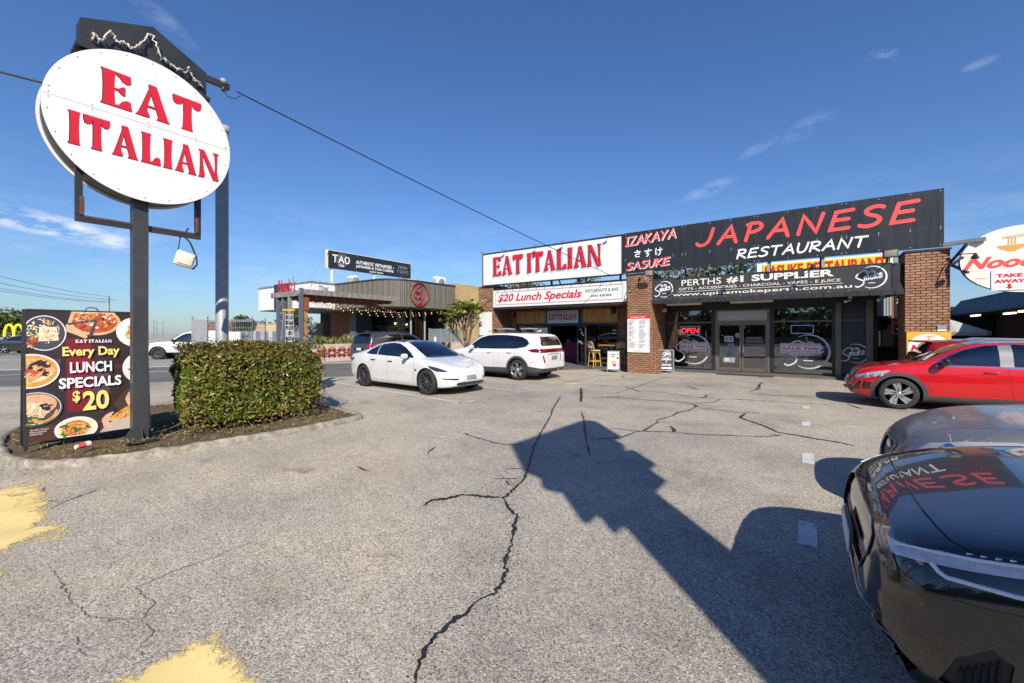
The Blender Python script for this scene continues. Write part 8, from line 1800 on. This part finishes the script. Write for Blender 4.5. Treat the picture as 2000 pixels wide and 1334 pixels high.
# ---------------------------------------------------------------- charcoal sedan, worn bonnet
S = dict(L=4.50, halfw=.875, r=.32, tw=.21, arch=.045, wheels=(.95, 3.60), n=70,
    top=[(0, .70), (.03, .92), (.12, 1.02), (.5, 1.07), (.9, 1.22), (1.5, 1.43), (2.0, 1.46), (2.5, 1.41), (2.9, 1.22), (3.2, 1.05), (3.35, .985), (3.7, .945), (4.0, .89), (4.2, .83), (4.33, .76), (4.41, .68), (4.46, .58), (4.49, .50), (4.50, .43)],
    belt=[(0, .68), (.1, .92), (.6, .97), (2, .95), (3.2, .92), (3.6, .87), (4.0, .79), (4.25, .69), (4.42, .58), (4.5, .41)],
    bot=[(0, .42), (.06, .32), (.3, .24), (3.8, .19), (4.2, .20), (4.42, .25), (4.5, .34)],
    wid=[(0, .60), (.05, .72), (.3, .83), (.9, .875), (3.4, .875), (3.8, .86), (4.1, .80), (4.28, .70), (4.40, .57), (4.46, .46), (4.50, .32)],
    roof=[(0, .55), (.4, .62), (1.2, .56), (2.2, .57), (2.8, .62), (3.3, .72), (3.8, .72), (4.2, .56), (4.42, .36), (4.5, .2)])
S['sill'] = None
S['cuts'] = [([(1.1, 1.0), (1.3, 1.28), (1.6, 1.37), (2.2, 1.39), (2.6, 1.30), (3.0, 1.07), (3.06, .97)], 'y', (1, -1), 'window', 'window_tint', -.004), ([(3.34, -.66), (3.38, 0), (3.34, .66), (2.55, .54), (2.5, 0), (2.55, -.54)], 'z', (1,), 'windscreen', 'window_tint', -.004, .1, .9),
    ([(4.37, .655), (4.28, .735), (4.10, .80), (3.86, .842), (3.70, .84), (3.80, .775), (4.0, .70), (4.2, .64), (4.35, .615)], 'y', (1, -1), 'headlight', 'lamp_lens', .002, -.1),
    ([(-.27, .62), (.27, .62), (.20, .48), (.10, .43), (-.10, .43), (-.20, .48)], 'x', (1,), 'grille', 'black_metal', -.012, .02), ([(-.42, .24), (.42, .24), (.38, .36), (-.38, .36)], 'x', (1,), 'lower_grille', 'black_metal', -.012, .05),
] + line_cuts([(3.40, .70), (3.75, .66), (4.05, .50), (4.28, .33), (4.34, .28)], 'z', (1,), .008) + line_cuts([(3.40, -.70), (3.75, -.66), (4.05, -.50), (4.28, -.33), (4.34, -.28)], 'z', (1,), .008)
def x_maz(t):
    b = MB(); g_ = [fpt(t, y, z) for y, z in ((.27, .62), (.24, .54), (.20, .48), (.11, .43), (0, .42), (-.11, .43), (-.20, .48), (-.24, .54), (-.27, .62), (-.15, .63), (0, .635), (.15, .63), (.27, .62))]; b.tube(g_, .012, 0, 6)
    for k in range(5): z_ = .465 + k * .032; w_ = .16 + k * .02; b.tube([fpt(t, y, z_, -.004) for y in np.linspace(-w_, w_, 7)], .005, 0, 4); part('grille_surround', b, t, 'alloy', local=True)
    b = MB(); b.ell(fpt(t, 0, .575, .006), (.02, .065, .05), 0, 14, 8); part('badge', b, t, 'chrome', local=True)
    plate(t, fpt(t, 0, .34).x + .012, 0, .34, 1, 'plate_white', .37, .12)
    b = MB()
    for sd in (1, -1):
        for k in range(2): b.ell((4.16 - k * .17, sd * (.685 + k * .055), .72 + k * .03), (.075, .06, .05), 0, 14, 8)
    part('lamp_reflector', b, t, 'chrome', local=True)
    for sd in (1, -1): mirror(t, 2.9, sd * .85, .98, sd, 'paint_dusk'); b = MB(); b.tube([(3.36, sd * .1, 1.0), (3.30, sd * .4, 1.02)], .009, 0, 5); b.rbox((3.44, sd * .32, .985), (.03, .07, .015), .006, 0); part('wiper', b, t, 'black_metal', local=True)
# peeling clear coat: bare pale streaks across the bonnet
t_ = NT('paint_peeled'); a_ = t_.noise(1.3, 8, .7); s_ = t_.noise(2.2, 3, .5); w_ = t_.math('ABSOLUTE', t_.math('SUBTRACT', s_, .5)); e_ = t_.math('LESS_THAN', t_.math('ADD', w_, t_.math('MULTIPLY', t_.math('ABSOLUTE', t_.math('SUBTRACT', a_, .45)), .10)), .0085)
n_ = t_.noise(.9, 2); c_ = t_.mix(t_.math('MULTIPLY', e_, t_.math('GREATER_THAN', n_, .5)), (.19, .18, .19, 1), (.66, .65, .65, 1)); t_.set(col=c_, metal=.30, rough=t_.math('ADD', .32, t_.math('MULTIPLY', a_, .2)), coat=.7, coatr=.10); M['paint_peeled'] = t_.m
car('charcoal_sedan', 'charcoal sedan with peeling bonnet lacquer parked beside the black car', 'car', S, (5.12, 5.42, 0), R(180), 'paint_peeled', 'cars in the bays on the right', ('alloy', 'five'), x_maz)

# ---------------------------------------------------------------- black SUV close to the camera
S = dict(L=4.66, halfw=.935, r=.365, tw=.24, arch=.05, wheels=(1.03, 3.71), n=84, clad=None,
    top=[(0, .80), (.02, 1.0), (.08, 1.15), (.2, 1.42), (.4, 1.60), (1.2, 1.66), (2.0, 1.65), (2.5, 1.58), (3.0, 1.34), (3.3, 1.12), (3.42, 1.045), (3.7, 1.005), (4.05, .950), (4.3, .893), (4.45, .855), (4.54, .822), (4.60, .778), (4.632, .722), (4.646, .65), (4.655, .58), (4.66, .50)],
    belt=[(0, .78), (.1, 1.02), (.6, 1.07), (2, 1.04), (3.2, .985), (3.7, .93), (4.1, .865), (4.35, .80), (4.52, .71), (4.62, .60), (4.66, .48)],
    bot=[(0, .46), (.05, .34), (.3, .24), (3.7, .20), (4.2, .185), (4.40, .205), (4.52, .26), (4.60, .33), (4.64, .39), (4.66, .44)],
    wid=[(0, .66), (.05, .80), (.3, .90), (.8, .935), (3.4, .935), (3.9, .93), (4.15, .915), (4.32, .890), (4.44, .855), (4.53, .805), (4.60, .73), (4.64, .64), (4.66, .52)],
    roof=[(0, .60), (.4, .64), (1.5, .65), (2.6, .66), (3.3, .76), (3.8, .80), (4.2, .78), (4.42, .72), (4.55, .64), (4.62, .54), (4.66, .42)])
S['sill'] = None
HL = [(4.575, .770), (4.44, .815), (4.20, .866), (3.98, .902), (3.93, .892), (3.98, .80), (4.14, .725), (4.36, .688), (4.50, .68), (4.56, .70)]
LB = [(4.575, .770), (4.44, .815), (4.20, .866), (3.98, .902), (3.97, .868), (4.20, .830), (4.44, .778), (4.57, .737)]
S['cuts'] = [
    ([(.8, 1.1), (.9, 1.42), (1.4, 1.55), (2.2, 1.55), (2.6, 1.45), (3.05, 1.18), (3.12, 1.06)], 'y', (1, -1), 'window', 'window_tint', -.004), ([(3.42, -.72), (3.46, 0), (3.42, .72), (2.6, .60), (2.55, 0), (2.6, -.60)], 'z', (1,), 'windscreen', 'window_tint', -.004, .1, 1.0),
    (HL, 'y', (1, -1), 'headlight', 'lamp_glass', -.004, -.05), (LB, 'y', (1, -1), 'light_band', 'led_band', .001, -.05),
    ([(-.48, .56), (.48, .56), (.55, .66), (.52, .735), (.40, .765), (-.40, .765), (-.52, .735), (-.55, .66)], 'x', (1,), 'grille', 'grille_gloss', -.014, .02),
    ([(-.74, .28), (.74, .28), (.80, .36), (.70, .46), (-.70, .46), (-.80, .36)], 'x', (1,), 'lower_intake', 'black_metal', -.045, .02),
    ([(4.46, .36), (4.31, .33), (4.29, .53), (4.34, .56), (4.42, .48)], 'y', (1, -1), 'corner_vent', 'black_metal', -.02, .1),
    ([(-.88, .15), (.88, .15), (.88, .235), (.66, .265), (-.66, .265), (-.88, .235)], 'x', (1,), 'front_lip', 'trim_plastic', .004, -.3),
] + line_cuts([(3.40, .85), (3.70, .855), (3.95, .855), (4.10, .850), (4.22, .838), (4.31, .815), (4.37, .775), (4.405, .71), (4.42, .62), (4.432, .45), (4.438, .22), (4.44, 0), (4.438, -.22), (4.432, -.45), (4.42, -.62), (4.405, -.71), (4.37, -.775), (4.31, -.815), (4.22, -.838), (4.10, -.850), (3.95, -.855), (3.70, -.855), (3.40, -.85)], 'z', (1,), .008)
mat('grille_gloss', (.012, .012, .013), .16, metal=.3, coat=1)
glassy('lamp_glass', (.016, .018, .022), .02, 1.5, .9)
mat('led_band', (.46, .48, .51), .16, coat=1, var=.2, scale=30); mat('led_white', (.72, .74, .78), .18, coat=1); mat('led_chrome', (.55, .57, .60), .15, metal=.9)
def x_black(t):
    b_ = bpy.data.meshes
    for sd in (1, -1):
        def sp(x, z, o=.006):
            # a point on the flank at this height: march in from outside
            body = [o_ for o_ in t.children if o_.name.split('.')[0] in ('body', 'headlight', 'light_band', 'corner_vent')]
            best = None
            for o_ in body:
                r = o_.ray_cast(Vector((x, sd * 2.0, z)), Vector((0, -sd, 0)))
                if r[0] and (best is None or abs(r[1].y) > abs(best.y)): best = r[1]
            return Vector((x, (abs(best.y) if best else .8) * sd + sd * o, z))
        up = [sp(x, z) for x, z in ((4.555, .772), (4.46, .806), (4.36, .832), (4.24, .857), (4.12, .879), (4.02, .895))]; b = MB(); b.tube(up, .006, 0, 8); part('light_strip', b, t, 'led_white', local=True)
        lo = [sp(x, z, .003) for x, z in ((4.47, .772), (4.452, .752), (4.435, .745), (4.28, .758), (4.14, .778), (4.02, .812))]; b = MB(); b.tube(lo, .0085, 0, 8); part('light_strip', b, t, 'led_white', local=True)
        b = MB()
        for k in range(6): p = sp(4.37 - k * .032, .836 + k * .0075, -.002); b.rbox(p, (.018, .006, .008), .002, 0)
        part('lamp_element', b, t, 'led_white', local=True)
        b = MB(); p = sp(4.07, .806, -.002); b.rbox(p, (.07, .012, .075), .005, 0); part('lamp_reflector', b, t, 'led_chrome', local=True)
        b = MB()
        for k in range(6): x = 4.325 + k * .017; p = sp(x, .355, .012); q_ = sp(x - .004, .52 - k * .016, .012); b.bar(p, q_, .006, .012)
        part('vent_slats', b, t, 'black_metal', local=True)
        mirror(t, 3.08, sd * .92, 1.14, sd, 'paint_black', 1.1)
    b = MB()
    for k in range(5):
        z = .315 + k * .030; pts = []
        for y in np.linspace(-.72, .72, 25): pts.append(fpt(t, y, z, .030))
        b.tube(pts, .0085, 0, 5)
    part('intake_slats', b, t, 'gloss_black', local=True)
    b = MB(); pts = [fpt(t, y, .470, .002) for y in np.linspace(-.70, .70, 25)]; b.tube(pts, .010, 0, 6); part('intake_trim', b, t, 'gloss_black', local=True)
    b = MB()
    for k in range(2): z_ = .585 + k * .022; w_ = .47; b.tube([fpt(t, y, z_, .001) for y in np.linspace(-w_, w_, 19)], .004, 0, 5)
    part('grille_slats', b, t, 'gloss_black', local=True)
    b = MB(); b.tube([fpt(t, y, z_, .004) for y, z_ in ((-.48, .56), (-.2, .553), (.2, .553), (.48, .56), (.52, .61), (.55, .66), (.54, .70), (.52, .735), (.46, .752), (.40, .765), (.15, .768), (-.15, .768), (-.40, .765), (-.46, .752), (-.52, .735), (-.54, .70), (-.55, .66), (-.52, .61), (-.48, .56))], .005, 0, 6); part('grille_surround', b, t, 'gloss_black', local=True)
    b = MB(); b.ell(fpt(t, 0, .80, .002), (.008, .07, .018), 0, 14, 6); part('badge', b, t, 'chrome', local=True)
    plate(t, 4.676, 0, .55, 1, 'plate_white', .38, .12); b = MB(); b.rbox((4.660, 0, .55), (.016, .42, .15), .006, 0); part('plate_holder', b, t, 'black_metal', local=True)
    b = MB(); b.lathe([(.014, 0), (.012, .004), (0, .004)], (4.50, -.74, .50), (.75, -.65, 0), 0, 14); part('parking_sensor', b, t, 'charcoal_steel', local=True)
    for sd in (1, -1): b = MB(); b.tube([(3.44, sd * .1, 1.10), (3.38, sd * .4, 1.12)], .010, 0, 5); part('wiper', b, t, 'black_metal', local=True)
car('black_suv', 'glossy black SUV close up at the lower right, its bonnet mirroring the shop signs', 'car', S, (4.86, 3.0, 0), R(180), 'paint_black', 'cars in the bays on the right', ('alloy', 'five'), x_black)

# ---------------------------------------------------------------- passing and distant cars
S = dict(L=4.85, halfw=.92, r=.34, tw=.22, arch=.05, wheels=(1.05, 3.88), n=56,
    top=[(0, .62), (.05, .92), (.2, 1.04), (.6, 1.10), (1.1, 1.28), (1.7, 1.43), (2.2, 1.45), (2.7, 1.38), (3.1, 1.22), (3.5, 1.03), (3.7, .98), (4.2, .90), (4.55, .79), (4.75, .64), (4.83, .52), (4.85, .44)],
    belt=[(0, .6), (.1, .9), (.6, .98), (2.2, .97), (3.4, .93), (4, .85), (4.5, .72), (4.85, .42)], bot=[(0, .42), (.06, .3), (.4, .2), (4.3, .18), (4.7, .24), (4.85, .36)],
    wid=[(0, .60), (.1, .78), (.5, .90), (1.2, .92), (3.8, .915), (4.3, .86), (4.6, .72), (4.8, .48), (4.85, .34)], roof=[(0, .55), (.5, .6), (1.2, .58), (2.4, .58), (3.1, .64), (3.7, .74), (4.3, .66), (4.85, .25)])
S['sill'] = None
S['cuts'] = [([(1.15, 1.03), (1.4, 1.25), (1.8, 1.34), (2.25, 1.36), (2.7, 1.28), (3.1, 1.10), (3.28, .97)], 'y', (1, -1), 'window', 'window_tint', -.004), ([(3.66, -.66), (3.7, 0), (3.66, .66), (2.75, .55), (2.7, 0), (2.75, -.55)], 'z', (1,), 'windscreen', 'window_tint', -.004, .1, .9), ([(.45, -.55), (1.3, -.5), (1.3, .5), (.45, .55)], 'z', (1,), 'rear_window', 'window_tint', -.004, .1, .9), ([(4.4, .72), (4.1, .80), (4.0, .78), (4.3, .68), (4.6, .66)], 'y', (1, -1), 'headlight', 'lamp_lens', .002, 0), ([(0, .8), (.4, .92), (.4, .84), (0, .72)], 'y', (1, -1), 'tail_light', 'tail_lens', .002, -.1),
    ([(.9, .955), (.9, .985), (3.45, .945), (3.45, .92)], 'y', (1, -1), 'chrome_strip', 'chrome', .003)] + line_cuts([(2.3, .95), (2.3, .3)]) + line_cuts([(3.42, .92), (3.4, .3)])
def x_pass(t):
    for sd in (1, -1): mirror(t, 3.15, sd * .9, 1.0, sd, 'paint_dusk', 1.1)
HD = math.atan2(RD.y, RD.x)
car('dark_sedan', 'dark grey sedan driving past at the left edge beyond the poster', 'car', S, (-45.0 + -RD.x * 2.6 - 6.0, 4.3 - RD.y * 2.6 + .8, 0), HD, 'paint_dusk', None, ('alloy', 'five'), x_pass)
o = car('white_car', 'white car parked behind the wire fence right of the steel pole', 'car', S, (-31.5, 15.2, 0), R(-20), 'paint_white', 'distant parked cars', ('alloy', 'five'))
o = car('dark_car', 'dark car parked to the right of the white cars near the pergola', 'car', S, (-31.0, 17.0, 0), R(-14), 'paint_charcoal', 'distant parked cars', ('alloy', 'five'))
# ---------------------------------------------------------------- white utility truck
S = dict(L=3.30, halfw=.90, r=.385, tw=.24, arch=.06, wheels=(-.65, 2.43), n=50,
    top=[(0, 1.50), (.02, 1.66), (.08, 1.74), (.5, 1.78), (.9, 1.76), (1.2, 1.66), (1.6, 1.38), (1.85, 1.20), (2.0, 1.14), (2.5, 1.10), (2.9, 1.03), (3.12, .94), (3.22, .80), (3.28, .66), (3.30, .56)],
    belt=[(0, 1.05), (.5, 1.06), (1.7, 1.05), (2.3, 1.0), (2.9, .90), (3.15, .80), (3.30, .54)], bot=[(0, .42), (.1, .40), (2.6, .38), (3.1, .36), (3.30, .46)],
    wid=[(0, .88), (.1, .90), (2.2, .90), (2.7, .89), (3.0, .82), (3.2, .68), (3.30, .50)], roof=[(0, .66), (.5, .66), (1.2, .66), (1.9, .74), (2.6, .76), (3.1, .6), (3.30, .4)])
S['sill'] = None
S['cuts'] = [([(.62, 1.09), (.62, 1.62), (1.0, 1.61), (1.25, 1.50), (1.62, 1.20), (1.66, 1.08)], 'y', (1, -1), 'window', 'car_glass', -.004), ([(.16, 1.10), (.16, 1.60), (.52, 1.62), (.52, 1.09)], 'y', (1, -1), 'window', 'car_glass', -.004), ([(1.95, -.70), (1.98, 0), (1.95, .70), (1.25, .60), (1.2, 0), (1.25, -.6)], 'z', (1,), 'windscreen', 'window_tint', -.004, .1, 1.0), ([(3.2, .84), (2.95, .93), (2.8, .93), (2.95, .82)], 'y', (1, -1), 'headlight', 'lamp_dark', .002, 0)] + line_cuts([(.56, 1.65), (.58, .45)]) + line_cuts([(1.74, 1.05), (1.78, .48)])
def x_ute(t):
    cabin(t, 0, .72, .72, .88, 1.6, .74)
    b = MB(); b.box(-2.0, -.06, -.90, .90, .82, .90, 0); b.box(-2.0, -.10, -.88, .88, .90, 1.72, 1, .05); b.box(-2.05, -.2, -.3, .3, .5, .8, 2); part('tray_canopy', b, t, ['paint_white', 'paint_white', 'black_metal'], local=True)
    b = MB()
    for sd in (1, -1): mirror(t, 1.62, sd * .90, 1.15, sd, 'gloss_black', 1.15); b.rbox((.75, sd * .905, .93), (.22, .03, .04), .012, 0)
    part('door_handle', b, t, 'gloss_black', local=True)
    b = MB(); b.tube([(2.1, -.93, 1.1), (2.12, -.93, 1.55)], .01, 0, 5); part('aerial', b, t, 'black_metal', local=True)
car('white_utility_truck', 'white utility truck with black steel wheels facing left behind the wire fence', 'utility truck', S, (-33.25 - -RD.x * 2.43 , 8.65 + RD.y * 2.43, 0), HD + math.pi, 'paint_white', None, ('black_metal', 'steel'), x_ute)
